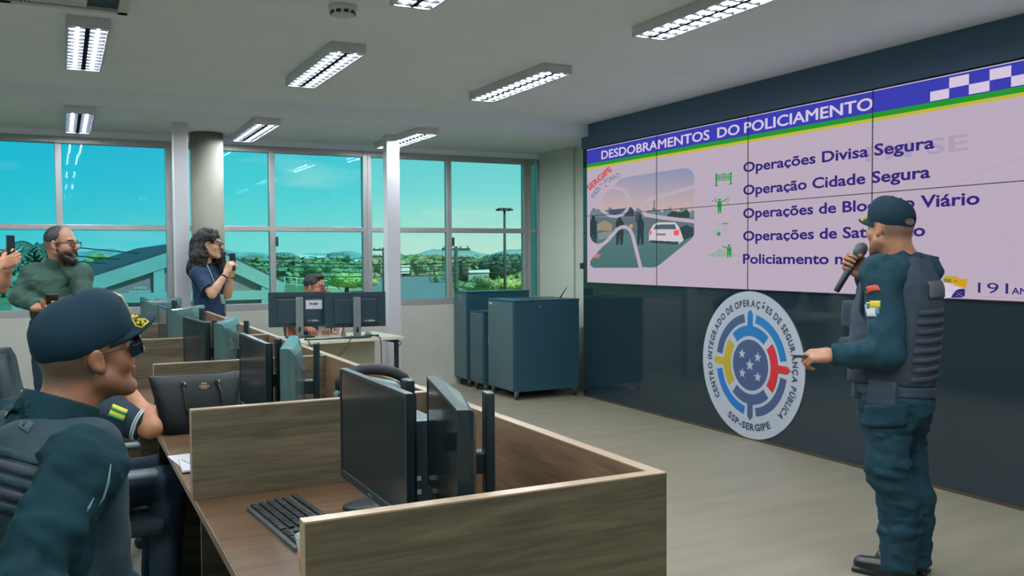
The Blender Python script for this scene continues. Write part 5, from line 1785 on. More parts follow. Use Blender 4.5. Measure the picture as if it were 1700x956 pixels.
officer_speaking()


# ---------------------------------------------------------------- the officer seated in front
def officer_seated():
    fh = nrm(V(0.966, 0.253, 0)); fb = nrm(V(0.95, 0.31, 0)); r = V(fb[1], -fb[0], 0); up = V(0, 0, 1)
    hc = at(147, 587, 2.10)
    Mh = head_frame(fh, 11, 8)
    N_ = hc - fh * 0.055 - V(0, 0, 0.150) - r * 0.0
    N_ = N_ - fb * 0.035
    P = V(N_[0] - fb[0] * 0.035, N_[1] - fb[1] * 0.035, 0.52)
    J = dict(pelvis=P, neck=N_)
    J['shR'] = at(138, 785, 1.90); J['shL'] = N_ - r * 0.19 - V(0, 0, 0.05)
    J['elR'] = at(30, 985, 1.72); J['elL'] = J['shL'] - V(0, 0, 0.27) + fb * 0.05 - r * 0.03
    J['wrR'] = J['elR'] + fb * 0.20 - V(0, 0, 0.13) - r * 0.02; J['wrL'] = P + fb * 0.22 + V(0, 0, 0.10) - r * 0.04
    for s_, sg in (('L', -1), ('R', 1)):
        J['hip' + s_] = P + r * sg * 0.09
        J['kn' + s_] = P + fb * 0.42 + r * sg * 0.12; J['kn' + s_][2] = 0.47
        J['an' + s_] = V(*(J['kn' + s_] + fb * 0.02)[:2], 0.10)
        J['toe' + s_] = J['an' + s_] + fb * 0.18 - V(0, 0, 0.052)
    org = V(P[0], P[1], 0)
    t = thing('person', 'seated officer in the foreground wearing a cap with gold brim embroidery and a dark vest', 'person', org)
    Mt = frame(r, N_ - P); H_ = np.linalg.norm(N_ - P)
    lo, hi = boxof(hc + V(0, 0, 0.14), J['toeL'], J['toeR'], J['elR'], J['wrR'] + fb * 0.12, J['shL'], J['shR'], J['elL'], P, m=0.12)
    lo[2] = -0.02
    B = Sdf(lo, hi, 0.012, [(hc - V(0.12, 0.12, 0.16), hc + V(0.15, 0.12, 0.14), 0.0030)])
    add_body(B, J, Mt)
    add_head(B, hc, Mh, 1.0, 1.0)
    B.cone(hc + Mh @ V(0, -0.024, -0.05), N_ + V(0, 0, -0.03), 0.058, 0.068, 0.03)
    B.ell(hc + Mh @ V(0, -0.062, -0.07), V(0.05, 0.03, 0.05), Mh, 0.03)
    add_hand(B, J['wrR'], fb, -up, 'R', (25, 35, 20)); add_hand(B, J['wrL'], fb, -up, 'L', (25, 35, 20))
    B.build('body', M_skin, t, org, skin_color(hc, Mh, (158, 108, 80), (58, 66, 62), 1.0, 0.72, 0.035, 0.30, -0.060))
    eyes(t, hc, Mh, org)
    cap(t, hc, Mh, org, M_cap, M_embr, 1.0, 0.22, dz=-0.004, blift=0.006)
    Lc = lambda x, y, z: hc + Mh @ V(x, y, z)
    bd = MB().box((-0.030, -0.003, -0.024), (0.030, 0.003, 0.024), 0.002, M=Matrix.Translation(Vector((Lc(0, 0.0935, 0.103) - org).tolist())) @ Matrix(Mh.tolist()).to_4x4() @ Matrix.Rotation(R(18), 4, 'X'))
    bd.build('cap_badge', mat('pale badge', srgb(176, 170, 140), 0.6), t)
    g = glasses(t, hc, Mh, org, M_frame, 1.0, mat('dark lens', srgb(18, 34, 44), 0.1), 0.029, 0.022, wrap=True)
    # shirt
    S_ = Sdf(*boxof(N_, P, J['shL'], J['shR'], J['elL'], J['elR'], J['wrL'], J['wrR'], m=0.15), 0.0055)
    S_.loft(P, Mt, [(-0.08, 0, 0.01, 0.180, 0.14), (0.08, 0, 0.01, 0.180, 0.142), (H_ * 0.55, 0, 0.006, 0.185, 0.138), (H_ * 0.80, 0, 0.0, 0.195, 0.125), (H_ * 0.92, 0, -0.015, 0.15, 0.09), (H_, 0, -0.015, 0.09, 0.078)], 2.3, 0.03)
    S_.cone(N_ - V(0, 0, 0.05), N_ + V(0, 0, 0.028), 0.088, 0.074, 0.015, flat=True)
    for s_ in 'LR':
        S_.ell(J['sh' + s_], (0.078, 0.078, 0.072), None, 0.06)
        S_.cone(N_ - V(0, 0, 0.07), J['sh' + s_], 0.065, 0.07, 0.05)
        S_.cone(J['sh' + s_], J['el' + s_], 0.078, 0.068, 0.03)
        e, w = J['el' + s_], J['wr' + s_]; d = nrm(w - e)
        S_.cone(e, w - d * 0.01, 0.068, 0.048, 0.03, flat=True)
    S_.wrinkle(0.0105, 30, 21); S_.wrinkle(0.0035, 75, 22)
    sh = S_.build('shirt', M_unid, t, org)
    # collar flaps
    S_ = Sdf(*boxof(N_, m=0.16), 0.004)
    nt_ = hc + Mh @ V(0, -0.046, -0.06) - N_
    S_.cone(N_ - V(0, 0, 0.03), N_ + nt_ * 0.60, 0.102, 0.084, 0.0, flat=True)
    S_.cone(N_ - nt_ * 0.5, N_ + nt_ * 0.9, 0.086, 0.066, 0.004, 's')
    S_.box(N_ + fb * 0.09 + V(0, 0, 0.02), V(0.03, 0.06, 0.09), frame(r, up), 0.005, 0.01, 's')
    S_.build('collar', M_unid, sh, org)
    # vest
    S_ = Sdf(*boxof(N_ + V(0, 0, 0.02), P - V(0, 0, 0.1), J['shL'], J['shR'], m=0.24), 0.0055)
    S_.loft(P, Mt, [(0.0, 0, 0.015, 0.195, 0.162), (0.10, 0, 0.015, 0.196, 0.164), (H_ * 0.55, 0, 0.008, 0.200, 0.160), (H_ * 0.80, 0, 0.0, 0.215, 0.148), (H_ * 0.89, 0, -0.012, 0.205, 0.120), (H_ * 0.98, 0, -0.015, 0.125, 0.092)], 2.5, 0.02, cap=0.02)
    for s_, sg in (('L', -1), ('R', 1)):
        S_.cone(N_ - V(0, 0, 0.035) + r * sg * 0.07 - fb * 0.07, N_ - V(0, 0, 0.045) + r * sg * 0.10 + fb * 0.06, 0.060, 0.062, 0.03)
        c0 = J['sh' + s_] + r * sg * 0.05
        S_.cone(c0 - V(0, 0, 0.02), c0 - V(0, 0, 0.16), 0.096, 0.092, 0.02, 's')
    S_.cone(N_ - V(0, 0, 0.10) + fb * 0.03, N_ + V(0, 0, 0.08) + fb * 0.01, 0.074, 0.096, 0.015, 's')
    S_.wrinkle(0.0030, 46, 8)
    ve = S_.build('vest', M_vest2, t, org)
    tv = tree_of(ve, org)
    M_patch = mat('grey name patch', srgb(62, 80, 84), 0.85); M_stro = mat('patch lettering', srgb(24, 38, 42), 0.8)
    d = nrm(at(20, 690, 2.0) - _C)
    u = nrm(RT * 0.80 - V(0, 0, 0.55)); vv = nrm(V(0, 0, 0.82) + RT * 0.5)
    drape('name_patch', M_patch, ve, org, tv, at(20, 684, 1.95), u, vv, 0.105, 0.036, 8, 3, 0.004, d=d)
    for k in range(7):
        drape('patch_stroke', M_stro, ve, org, tv, at(20, 684, 1.95) + u * (-0.040 + 0.0125 * k), u, vv, 0.005, 0.024, 1, 3, 0.0065, d=d)
    for k in range(5):
        drape('webbing', M_web if k % 2 else M_vest2, ve, org, tv, at(28, 752 + k * 22, 1.95), nrm(RT - V(0, 0, 0.25)), up, 0.16, 0.020, 8, 2, 0.005, d=d)
    # stiff flap standing up at the left shoulder, pale inside
    S_ = Sdf(*boxof(J['shL'], N_, m=0.16), 0.004)
    c0 = at(46, 646, 2.17)
    S_.cone(c0 - V(0, 0, 0.05), c0, 0.030, 0.026, 0.0, flat=True, sq=(fb, 0.5)); S_.cone(c0 - V(0, 0, 0.03), c0 + V(0, 0, 0.03), 0.022, 0.021, 0.003, 's', sq=(fb, 0.4))
    S_.build('shoulder_flap', mat('pale flap lining', srgb(150, 165, 170), 0.7), ve, org)
    # collar tab with rank stripes, pale piping on the vest front
    ts = tree_of(sh, org)
    drape('collar_tab', M_patch, sh, org, ts, at(142, 660, 1.95), nrm(RT * 0.8 - V(0, 0, 0.5)), up, 0.045, 0.026, 5, 3, 0.010, d=nrm(at(142, 660, 2) - _C))
    g = MB()
    M_pip = mat('pale piping', srgb(96, 128, 134), 0.5)
    for pts in ([(184, 770), (180, 800), (172, 826), (164, 840)], [(156, 826), (148, 842), (144, 850)]):
        q = []
        for px, py in pts:
            dd = nrm(ray(px, py)); h = tv.ray_cast(Vector(_C.tolist()), Vector(dd.tolist()), 5)
            h2 = ts.ray_cast(Vector(_C.tolist()), Vector(dd.tolist()), 5)
            c = [x for x in (h, h2) if x[0] is not None]
            if c:
                b_ = min(c, key=lambda x: x[3]); q.append(np.array(b_[0]) - dd * 0.003 - org)
        if len(q) > 1: g.tube(q, [0.001] + [0.003] * (len(q) - 2) + [0.001], 6)
    if g.v: g.build('piping', M_pip, ve)
    # trousers and boots
    S_ = Sdf(*boxof(J['hipL'], J['hipR'], J['knL'], J['knR'], J['anL'], J['anR'], m=0.17), 0.008)
    S_.loft(P, Mt, [(-0.12, 0, 0, 0.175, 0.15), (0.05, 0, 0, 0.17, 0.145)], 2.3, 0.03)
    for s_ in 'LR':
        S_.cone(J['hip' + s_], J['kn' + s_], 0.105, 0.082, 0.04); S_.cone(J['kn' + s_], J['an' + s_] + V(0, 0, 0.02), 0.084, 0.075, 0.03, flat=True)
    S_.wrinkle(0.007, 36, 4)
    S_.build('trousers', M_uni2, t, org)
    boots(t, J, Mt, org, M_boot, 0.14)
    return org, fb


OS, OSF = officer_seated()

# ---------------------------------------------------------------- everyone else
def frame_ray(px):
    """horizontal directions at right angles to, and along, the line of sight through that column"""
    d = nrm(V(*ray(px, 425)[:2], 0)); return V(d[1], -d[0], 0), d


def person(label, name='person', *, hc, fh, fb, N_, P, J, skin, shirt, trousers, short=True, pitch=0, k=1.0, hair=None, haircol=(26, 24, 24), stub=0.0, hl=0.02, cut=-0.03, beard=0.0,
           cL=None, cR=None, res=0.0045, jaw=1.0, hand=None, trous_res=0.009, sleeve=(0.062, 0.056), torso=1.0, wr=0.005, hem=-0.06, seated=False):
    """hand: {'L': (d, n, curls, thumb), 'R': ...}. Returns (root, origin, head frame, shirt object, grips)"""
    r = V(fb[1], -fb[0], 0); up = V(0, 0, 1)
    Mh = head_frame(fh, pitch)
    org = V(P[0], P[1], 0)
    t = thing(name, label, 'person', org)
    Mt = frame(r, N_ - P); H_ = np.linalg.norm(N_ - P)
    J.update(pelvis=P, neck=N_)
    pts = [hc + V(0, 0, 0.16)] + [v for q, v in J.items()]
    fine = [(hc - V(0.12, 0.12, 0.15), hc + V(0.12, 0.12, 0.14), res)]
    for s_ in 'LR':
        d, n, cu, th = hand[s_]; pts.append(J['wr' + s_] + nrm(d) * 0.20)
        c = J['wr' + s_] + nrm(d) * 0.085; fine.append((c - 0.10, c + 0.10, max(res, 0.0035)))
    lo, hi = boxof(*pts, m=0.10); lo[2] = -0.02
    B = Sdf(lo, hi, 0.012, fine)
    add_body(B, J, Mt, k)
    add_head(B, hc, Mh, 1.0, jaw)
    B.cone(hc + Mh @ V(0, -0.024, -0.05), N_ + V(0, 0, -0.02), 0.054 * (0.85 if k < 0.95 else 1), 0.062 * (0.85 if k < 0.95 else 1), 0.03)
    grips = {}
    for s_ in 'LR':
        d, n, cu, th = hand[s_]
        grips[s_] = add_hand(B, J['wr' + s_], d, n, s_, cu, th, 1.0 if k >= 0.95 else 0.92, 0.03)
    B.build('body', M_skin, t, org, skin_color(hc, Mh, skin, haircol, 1.0, stub, hl, beard, cut))
    eyes(t, hc, Mh, org)
    S_ = Sdf(*boxof(N_, P, J['shL'], J['shR'], J['elL'], J['elR'], J['wrL'], J['wrR'], m=0.16), 0.0065)
    w = torso
    S_.loft(P, Mt, [(hem, 0, 0.005, 0.168 * w, 0.128 * w), (0.08, 0, 0.012, 0.165 * w, 0.130 * w), (H_ * 0.55, 0, 0.010, 0.170 * w, 0.122 * w), (H_ * 0.80, 0, 0.0, 0.178 * w, 0.112 * w), (H_ * 0.92, 0, -0.012, 0.14 * w, 0.078 * w), (H_ * 1.0, 0, -0.012, 0.078, 0.068)], 2.2, 0.03, cap=0.012)
    S_.cone(N_ - V(0, 0, 0.04), N_ + V(0, 0, 0.016), 0.080, 0.068, 0.02, flat=True)
    for s_ in 'LR':
        S_.ell(J['sh' + s_], (0.068 * w, 0.068 * w, 0.064 * w), None, 0.05)
        S_.cone(N_ - V(0, 0, 0.06), J['sh' + s_], 0.06, 0.062, 0.05)
        sh_, e, wv = J['sh' + s_], J['el' + s_], J['wr' + s_]
        if short:
            S_.cone(sh_, sh_ + (e - sh_) * 0.80, sleeve[0], sleeve[1] + 0.006, 0.03, flat=True)
        else:
            S_.cone(sh_, e, sleeve[0], sleeve[1], 0.03); S_.cone(e, e + (wv - e) * 0.86, sleeve[1], 0.043, 0.03, flat=True)
    S_.wrinkle(wr * 0.8, 46, 31 + len(label)); S_.wrinkle(wr * 0.5, 90, 7 + len(label))
    sh = S_.build('shirt', shirt, t, org)
    S_ = Sdf(*boxof(J['hipL'] + V(0, 0, 0.1), J['hipR'], J['knL'], J['knR'], J['anL'], J['anR'], m=0.17), trous_res)
    S_.loft(P, Mt, [(-0.14, 0, 0, 0.155 * w, 0.12 * w), (-0.03, 0, -0.005, 0.165 * w, 0.128 * w), (0.06, 0, 0, 0.155 * w, 0.118 * w)], 2.2, 0.03)
    for s_ in 'LR':
        S_.cone(J['hip' + s_], J['kn' + s_], 0.095 * k, 0.068 * k, 0.04); S_.cone(J['kn' + s_], J['an' + s_] - V(0, 0, 0.03), 0.070 * k, 0.060 * k, 0.03, flat=True)
    S_.wrinkle(0.005, 38, 5)
    S_.build('trousers', trousers, t, org)
    boots(t, J, Mt, org, M_boot, 0.06)
    if hair:
        S_ = Sdf(hc - 0.24, hc + 0.24, 0.005) if hair == 'short' else None
        if hair == 'short':
            L = lambda x, y, z: hc + Mh @ V(x, y, z)
            S_.ell(L(0, -0.017, 0.050), V(0.0815, 0.101, 0.090), Mh, 0.0)
            S_.ell(L(0, 0.035, 0.108), V(0.055, 0.055, 0.030), Mh, 0.02)
            S_.clip(L(0, 0.062, 0.055), Mh @ V(0, 0.86, -0.5), k=0.01)
            S_.clip(L(0, 0, 0.018), Mh @ V(0, 0.30, -1), k=0.01)
            S_.wrinkle(0.0022, 160, 3)
            S_.build('hair', M_hair, t, org)
    return t, org, Mh, sh, grips


def stand_legs(J, P, fb, r, half=0.085):
    for s_, sg in (('L', -1), ('R', 1)):
        J['hip' + s_] = P + r * sg * half - V(0, 0, 0.02)
        J['kn' + s_] = V(*(P + r * sg * (half + 0.01) + fb * 0.01)[:2], 0.50)
        J['an' + s_] = V(*(P + r * sg * (half + 0.015) - fb * 0.02)[:2], 0.10)
        J['toe' + s_] = J['an' + s_] + nrm(fb + r * sg * 0.25) * 0.165 - V(0, 0, 0.06)


def sit_legs(J, P, fb, r, kz=0.53, reach=0.40):
    for s_, sg in (('L', -1), ('R', 1)):
        J['hip' + s_] = P + r * sg * 0.085
        J['kn' + s_] = P + fb * reach + r * sg * 0.11; J['kn' + s_][2] = kz
        J['an' + s_] = V(*(J['kn' + s_] - fb * 0.02)[:2], 0.10)
        J['toe' + s_] = J['an' + s_] + fb * 0.165 - V(0, 0, 0.06)


M_polo = mat('navy polo', srgb(18, 42, 58), 0.8, noise=0.12, nscale=14, bump=0.1, bscale=150)
M_dark = mat('dark trousers', srgb(20, 44, 62), 0.8, noise=0.15, nscale=14, bump=0.1, bscale=120)
M_green = mat('green shirt', srgb(40, 72, 62), 0.8, noise=0.14, nscale=10, bump=0.12, bscale=110)
M_navy = mat('navy t-shirt', srgb(12, 44, 78), 0.8, noise=0.10, nscale=10, bump=0.1, bscale=120)
M_light = mat('light trousers', srgb(168, 164, 152), 0.8)
M_blue = mat('blue shirt', srgb(22, 66, 126), 0.8)
M_phone = mat('phone case', srgb(34, 60, 66), 0.3)


def phone(label, c, M):
    p = thing('mobile_phone', label, 'phone', c)
    Mw = Matrix(M.tolist()).to_4x4()
    MB().box((-0.037, -0.005, -0.078), (0.037, 0.005, 0.078), 0.004, M=Mw).build('case', M_phone, p)
    MB().box((-0.034, -0.0058, -0.074), (0.034, -0.0045, 0.074), M=Mw).build('screen', M_scr, p)
    MB().box((0.012, 0.0048, 0.045), (0.030, 0.0065, 0.070), 0.0006, M=Mw).build('camera_bump', M_black, p)
    return p


# man in the navy polo, chin on his hand, half hidden by the seated officer
def polo_man():
    fb = nrm(V(0.97, 0.05, 0)); r = V(fb[1], -fb[0], 0)
    hc = at(160, 588, 3.62); fh = nrm(V(0.98, 0.20, 0))
    N_ = hc - fb * 0.075 - V(0, 0, 0.145)
    P = V(N_[0] - 0.08, N_[1], 0.52)
    J = {}
    J['shR'] = at(186, 688, 3.50); J['shL'] = N_ - r * 0.17 - V(0, 0, 0.05)
    J['elR'] = at(250, 710, 3.50); J['wrR'] = at(209, 642, 3.545)
    J['elL'] = J['shL'] + fb * 0.22 - V(0, 0, 0.12); J['elL'][2] = max(J['elL'][2], 0.80); J['wrL'] = J['elL'] + fb * 0.16 + r * 0.15
    J['wrL'][2] = 0.80
    sit_legs(J, P, fb, r, 0.545)
    t, org, Mh, sh, g = person('seated person in navy polo with flag on the sleeve, chin on hand, behind the cap', hc=hc, fh=fh, fb=fb, N_=N_, P=P, J=J, skin=(184, 128, 96), shirt=M_polo, trousers=M_dark,
        hair='short', hand={'R': (V(-0.25, 0.1, 0.9), V(-0.9, 0.0, 0.3), (60, 70, 40), (0.6, 0.5, 0.4)), 'L': (fb + r * 0.5, V(0, 0, -1), (15, 20, 15), (0.7, 0.4, 0.3))}, sleeve=(0.066, 0.058))
    d = nrm(J['elR'] - J['shR'])
    M_stripe = mat('white stripe', srgb(190, 205, 210), 0.7)
    for q in (0.70, 0.755):
        c = J['shR'] + (J['elR'] - J['shR']) * q - org
        Mr = Matrix(frame(np.cross(d, V(0, 0, 1)) if abs(d[2]) < 0.9 else V(1, 0, 0), d).tolist()).to_4x4()
        MB().lathe([(0.0655, -0.003), (0.0675, -0.002), (0.0675, 0.002), (0.0655, 0.003)], 28, tuple(c), M=Mr).build('sleeve_stripe', M_stripe, sh)
    ts = tree_of(sh, org)
    dd = nrm(ray(196, 684))
    u = nrm(RT * 0.80 - V(0, 0, 0.35)); v = nrm(V(0, 0, 0.8) + RT * 0.35)
    M_fy = mat('flag yellow', srgb(214, 200, 60), 0.6); M_fg = mat('flag green', srgb(40, 130, 60), 0.6)
    drape('flag_patch', M_fy, sh, org, ts, at(196, 685, 3.40), u, v, 0.062, 0.050, 6, 4, 0.003, d=dd)
    for q in (-0.019, 0.007):
        drape('flag_stripe', M_fg, sh, org, ts, at(196, 685, 3.40) + v * q, u, v, 0.062, 0.012, 6, 1, 0.0055, d=dd)
    return org


PM = polo_man()


def green_man():
    rr, rf = frame_ray(100)
    fb = nrm(rr * 0.55 - rf * 0.84); r = V(fb[1], -fb[0], 0)
    fh = nrm(rr * 0.84 - rf * 0.54)
    hc = at(102, 407, 6.0)
    N_ = at(93, 442, 6.04); P = at(95, 545, 6.06)
    J = {}
    J['shR'] = N_ + r * 0.195 - V(0, 0, 0.055); J['shL'] = N_ - r * 0.195 - V(0, 0, 0.055)
    J['shR'] = at(55, 456, 6.0); J['shL'] = at(134, 456, 6.05)
    J['elR'] = at(33, 494, 5.92); J['wrR'] = at(66, 512, 5.80)
    J['elL'] = at(141, 505, 5.95); J['wrL'] = at(108, 512, 5.78)
    stand_legs(J, P, fb, r)
    t, org, Mh, sh, g = person('standing bearded man in glasses and a dark green shirt by the left window', hc=hc, fh=fh, fb=fb, N_=N_, P=P, J=J, skin=(170, 122, 96), shirt=M_green, trousers=M_dark, short=False, stub=0.55, hl=0.05, cut=-0.05,
        beard=0.93, jaw=1.06, torso=1.04, hand={'R': (rr, V(0, 0, 1) - rf * 0.3, (30, 40, 25), (0.6, 0.5, 0.4)), 'L': (-rr - rf * 0.2, V(0, 0, 1) - rf * 0.3, (30, 40, 25), (0.6, 0.5, 0.4))}, sleeve=(0.068, 0.058))
    glasses(t, hc, Mh, org, M_frame, tr=0.0030)
    # short hair, full beard
    L = lambda x, y, z: hc + Mh @ V(x, y, z)
    S_ = Sdf(hc - 0.2, hc + 0.2, 0.005)
    S_.ell(L(0, -0.020, 0.046), V(0.080, 0.095, 0.086), Mh, 0.0)
    S_.clip(L(0, 0.040, 0.075), Mh @ V(0, 0.8, -0.25), k=0.01); S_.clip(L(0, 0, 0.020), Mh @ V(0, 0.35, -1), k=0.01)
    S_.wrinkle(0.0015, 170, 3)
    S_.build('hair', M_hair, t, org)
    S_ = Sdf(hc - 0.2, hc + 0.2, 0.004)
    for s_ in (-1, 1):
        S_.cone(L(s_ * 0.066, 0.012, -0.035), L(s_ * 0.028, 0.070, -0.100), 0.014, 0.021, 0.02)
        S_.cone(L(s_ * 0.004, 0.099, -0.044), L(s_ * 0.026, 0.088, -0.062), 0.008, 0.009, 0.008)
    S_.ell(L(0, 0.076, -0.104), V(0.038, 0.030, 0.034), Mh, 0.02)
    S_.ell(L(0, 0.104, -0.064), V(0.020, 0.016, 0.010), Mh, 0.006, 's')
    S_.wrinkle(0.002, 180, 2)
    S_.build('beard', M_hair, t, org)
    S_ = Sdf(*boxof(N_, m=0.16), 0.005)
    nt_ = hc + Mh @ V(0, -0.028, -0.05) - N_
    S_.cone(N_ - V(0, 0, 0.02), N_ + nt_ * 0.70, 0.086, 0.068, 0.0, flat=True)
    S_.cone(N_ - nt_ * 0.5, N_ + nt_ * 1.0, 0.078, 0.056, 0.004, 's')
    S_.box(N_ + fb * 0.08 + V(0, 0, 0.03), V(0.026, 0.085, 0.12), frame(r, V(0, 0, 1)), 0.005, 0.01, 's')
    S_.build('collar', M_green, sh, org)
    # placket and buttons down the shirt front
    ts = tree_of(sh, org)
    for q in range(1, 6):
        c = N_ + (P - N_) * (q * 0.14 + 0.02)
        h = ts.ray_cast(Vector((c + fb * 0.4).tolist()), Vector((-fb).tolist()), 0.6)
        if h[0] is not None:
            MB().lathe([(0.006, 0), (0.006, 0.002)], 10, tuple(np.array(h[0]) + fb * 0.001 - org), M=Matrix(frame(r, fb).tolist()).to_4x4()).build('button', mat('shirt button', srgb(120, 140, 120), 0.4), sh)
    c = N_ + (P - N_) * 0.32
    drape('placket', M_green, sh, org, ts, c + fb * 0.4, r, V(0, 0, 1), 0.034, 0.36, 2, 14, 0.003, d=-fb)
    gc = (g['R'][0] + g['L'][0]) / 2
    Mp = frame(rr, V(0, 0, 1)); Mp = frame(rr, nrm(rf * -0.7 + V(0, 0, 0.5)))
    phone('dark phone held at the waist of the bearded man in green', gc + V(0, 0, 0.02), Mp)


green_man()


def woman():
    rr, rf = frame_ray(350)
    fh = nrm(rr * 0.96 - rf * 0.27); fb = nrm(rr * 0.93 - rf * 0.36); r = V(fb[1], -fb[0], 0)
    hc = at(348, 407, 7.98)
    N_ = at(339, 441, 8.0); P = at(347, 527, 8.02)
    J = {}
    J['shR'] = at(330, 454, 7.86); J['shL'] = at(354, 452, 8.12)
    J['elR'] = at(352, 488, 7.72); J['wrR'] = at(376, 453, 7.80)
    J['elL'] = at(378, 489, 8.05); J['wrL'] = at(383, 457, 7.96)
    stand_legs(J, P, fb, r, 0.08)
    upn = V(0, 0, 1)
    t, org, Mh, sh, g = person('standing woman with long curly dark hair, navy shirt and lanyard, filming with phone', hc=hc, fh=fh, fb=fb, N_=N_, P=P, J=J, skin=(206, 160, 128), shirt=M_navy, trousers=M_light, k=0.88, torso=0.92,
        jaw=0.95, haircol=(40, 30, 26), hl=-0.5, hand={'R': (rr * 0.35 + upn * 0.9, rf * 0.6 + rr * 0.6, (55, 60, 40), (0.6, 0.6, 0.5)), 'L': (rr * 0.15 + upn * 0.95, -rf * 0.75 + rr * 0.4, (50, 60, 40), (0.6, 0.6, 0.5))}, hem=-0.10, sleeve=(0.062, 0.060))
    glasses(t, hc, Mh, org, M_frame, tr=0.0030)
    L = lambda x, y, z: hc + Mh @ V(x, y, z)
    S_ = Sdf(hc - V(0.3, 0.3, 0.45), hc + V(0.3, 0.3, 0.25), 0.0065)
    S_.ell(L(0, -0.025, 0.050), V(0.100, 0.120, 0.105), Mh, 0.0)
    for s_ in (-1, 1):
        S_.cone(L(s_ * 0.070, -0.03, 0.05), L(s_ * 0.105, -0.055, -0.10), 0.055, 0.066, 0.04)
        S_.cone(L(s_ * 0.105, -0.055, -0.10), L(s_ * 0.115, -0.065, -0.23), 0.066, 0.050, 0.04)
    S_.cone(L(0, -0.08, 0.0), L(0, -0.125, -0.22), 0.085, 0.075, 0.05)
    S_.cone(L(-0.085, 0.025, 0.06), L(-0.112, 0.050, -0.09), 0.035, 0.050, 0.03); S_.cone(L(-0.112, 0.050, -0.09), L(-0.100, 0.085, -0.24), 0.050, 0.036, 0.03)
    # keep the face and the near ear free
    S_.ell(L(0.010, 0.095, -0.035), V(0.062, 0.085, 0.098), Mh, 0.015, 's')
    S_.ell(L(0.095, 0.020, -0.015), V(0.050, 0.052, 0.055), Mh, 0.015, 's')
    S_.wrinkle(0.008, 70, 3, (1, 1, 0.6)); S_.wrinkle(0.006, 150, 4, (1, 1, 0.6))
    S_.build('hair', mat('curly dark hair', srgb(20, 23, 22), 0.75, noise=0.35, nscale=30, bump=0.5, bscale=90), t, org)
    M_lan = mat('lanyard', srgb(176, 200, 214), 0.6)
    b1 = at(371, 492, 7.70)
    g_ = MB()
    ts = tree_of(sh, org)
    q = []
    for px, py in ((342, 437), (347, 447), (352, 459), (357, 470), (362, 481), (366, 489)):
        dd = nrm(ray(px, py)); h = ts.ray_cast(Vector(_C.tolist()), Vector(dd.tolist()), 12)
        if h[0] is not None: q.append(np.array(h[0]) - dd * 0.008 - org)
    if len(q) > 1:
        g_.tube(q, 0.005, 6); g_.build('lanyard', M_lan, t)
        e = q[-1]
        u = Matrix(frame(RT, V(-0.18, 0, 1)).tolist()).to_4x4()
        MB().box((-0.026, -0.002, -0.085), (0.026, 0.002, 0.0), 0.001, M=Matrix.Translation(Vector((e - nrm(ray(366, 489)) * 0.01).tolist())) @ u).build('badge_card', mat('badge white', srgb(190, 205, 212), 0.6), t)
    for s_, q in (('R', 0.12), ('L', 0.05)):
        w, e = J['wr' + s_], J['el' + s_]; d = nrm(e - w); c = w + d * q * 0.3 - org
        Mr = Matrix(frame(np.cross(d, V(0, 1, 0)), d).tolist()).to_4x4()
        MB().lathe([(0.027, -0.007), (0.031, -0.006), (0.031, 0.006), (0.027, 0.007)], 22, tuple(c), M=Mr).build('bracelet', M_black, t)
    phone('dark phone held up by the curly haired woman', (g['R'][0] + g['L'][0]) / 2 + V(0, 0, 0.045) + rr * 0.0, frame(rf * 0.75 + rr * 0.66, upn))


woman()


def desk_man():
    rr, rf = frame_ray(520)
    fh = nrm(rr * 0.86 - rf * 0.5); fb = nrm(rr * 0.25 - rf * 0.96); r = V(fb[1], -fb[0], 0)
    hc = at(523, 478, 8.62)
    N_ = hc - fb * 0.03 - V(0, 0, 0.155); P = V(N_[0] - fb[0] * 0.02, N_[1] - fb[1] * 0.02, 0.58)
    J = {}
    for s_, sg in (('L', -1), ('R', 1)):
        J['sh' + s_] = N_ + r * sg * 0.175 - V(0, 0, 0.05)
        J['el' + s_] = J['sh' + s_] - V(0, 0, 0.24) + fb * 0.10 + r * sg * 0.02
        J['wr' + s_] = J['el' + s_] + fb * 0.20 - r * sg * 0.06; J['wr' + s_][2] = 0.80; J['el' + s_][2] = max(0.82, J['el' + s_][2])
    sit_legs(J, P, fb, r, 0.54, 0.30)
    t, org, Mh, sh, g = person('seated man with short hair and glasses behind the two table monitors', hc=hc, fh=fh, fb=fb, N_=N_, P=P, J=J, skin=(196, 130, 98), shirt=M_blue, trousers=M_dark, hair='short', stub=0.5, hl=0.03,
        hand={'R': (fb, V(0, 0, -1), (20, 30, 20), (0.7, 0.4, 0.3)), 'L': (fb, V(0, 0, -1), (20, 30, 20), (0.7, 0.4, 0.3))})
    glasses(t, hc, Mh, org, M_frame, tr=0.0030)
    return org, fb


DMO, DMF = desk_man()


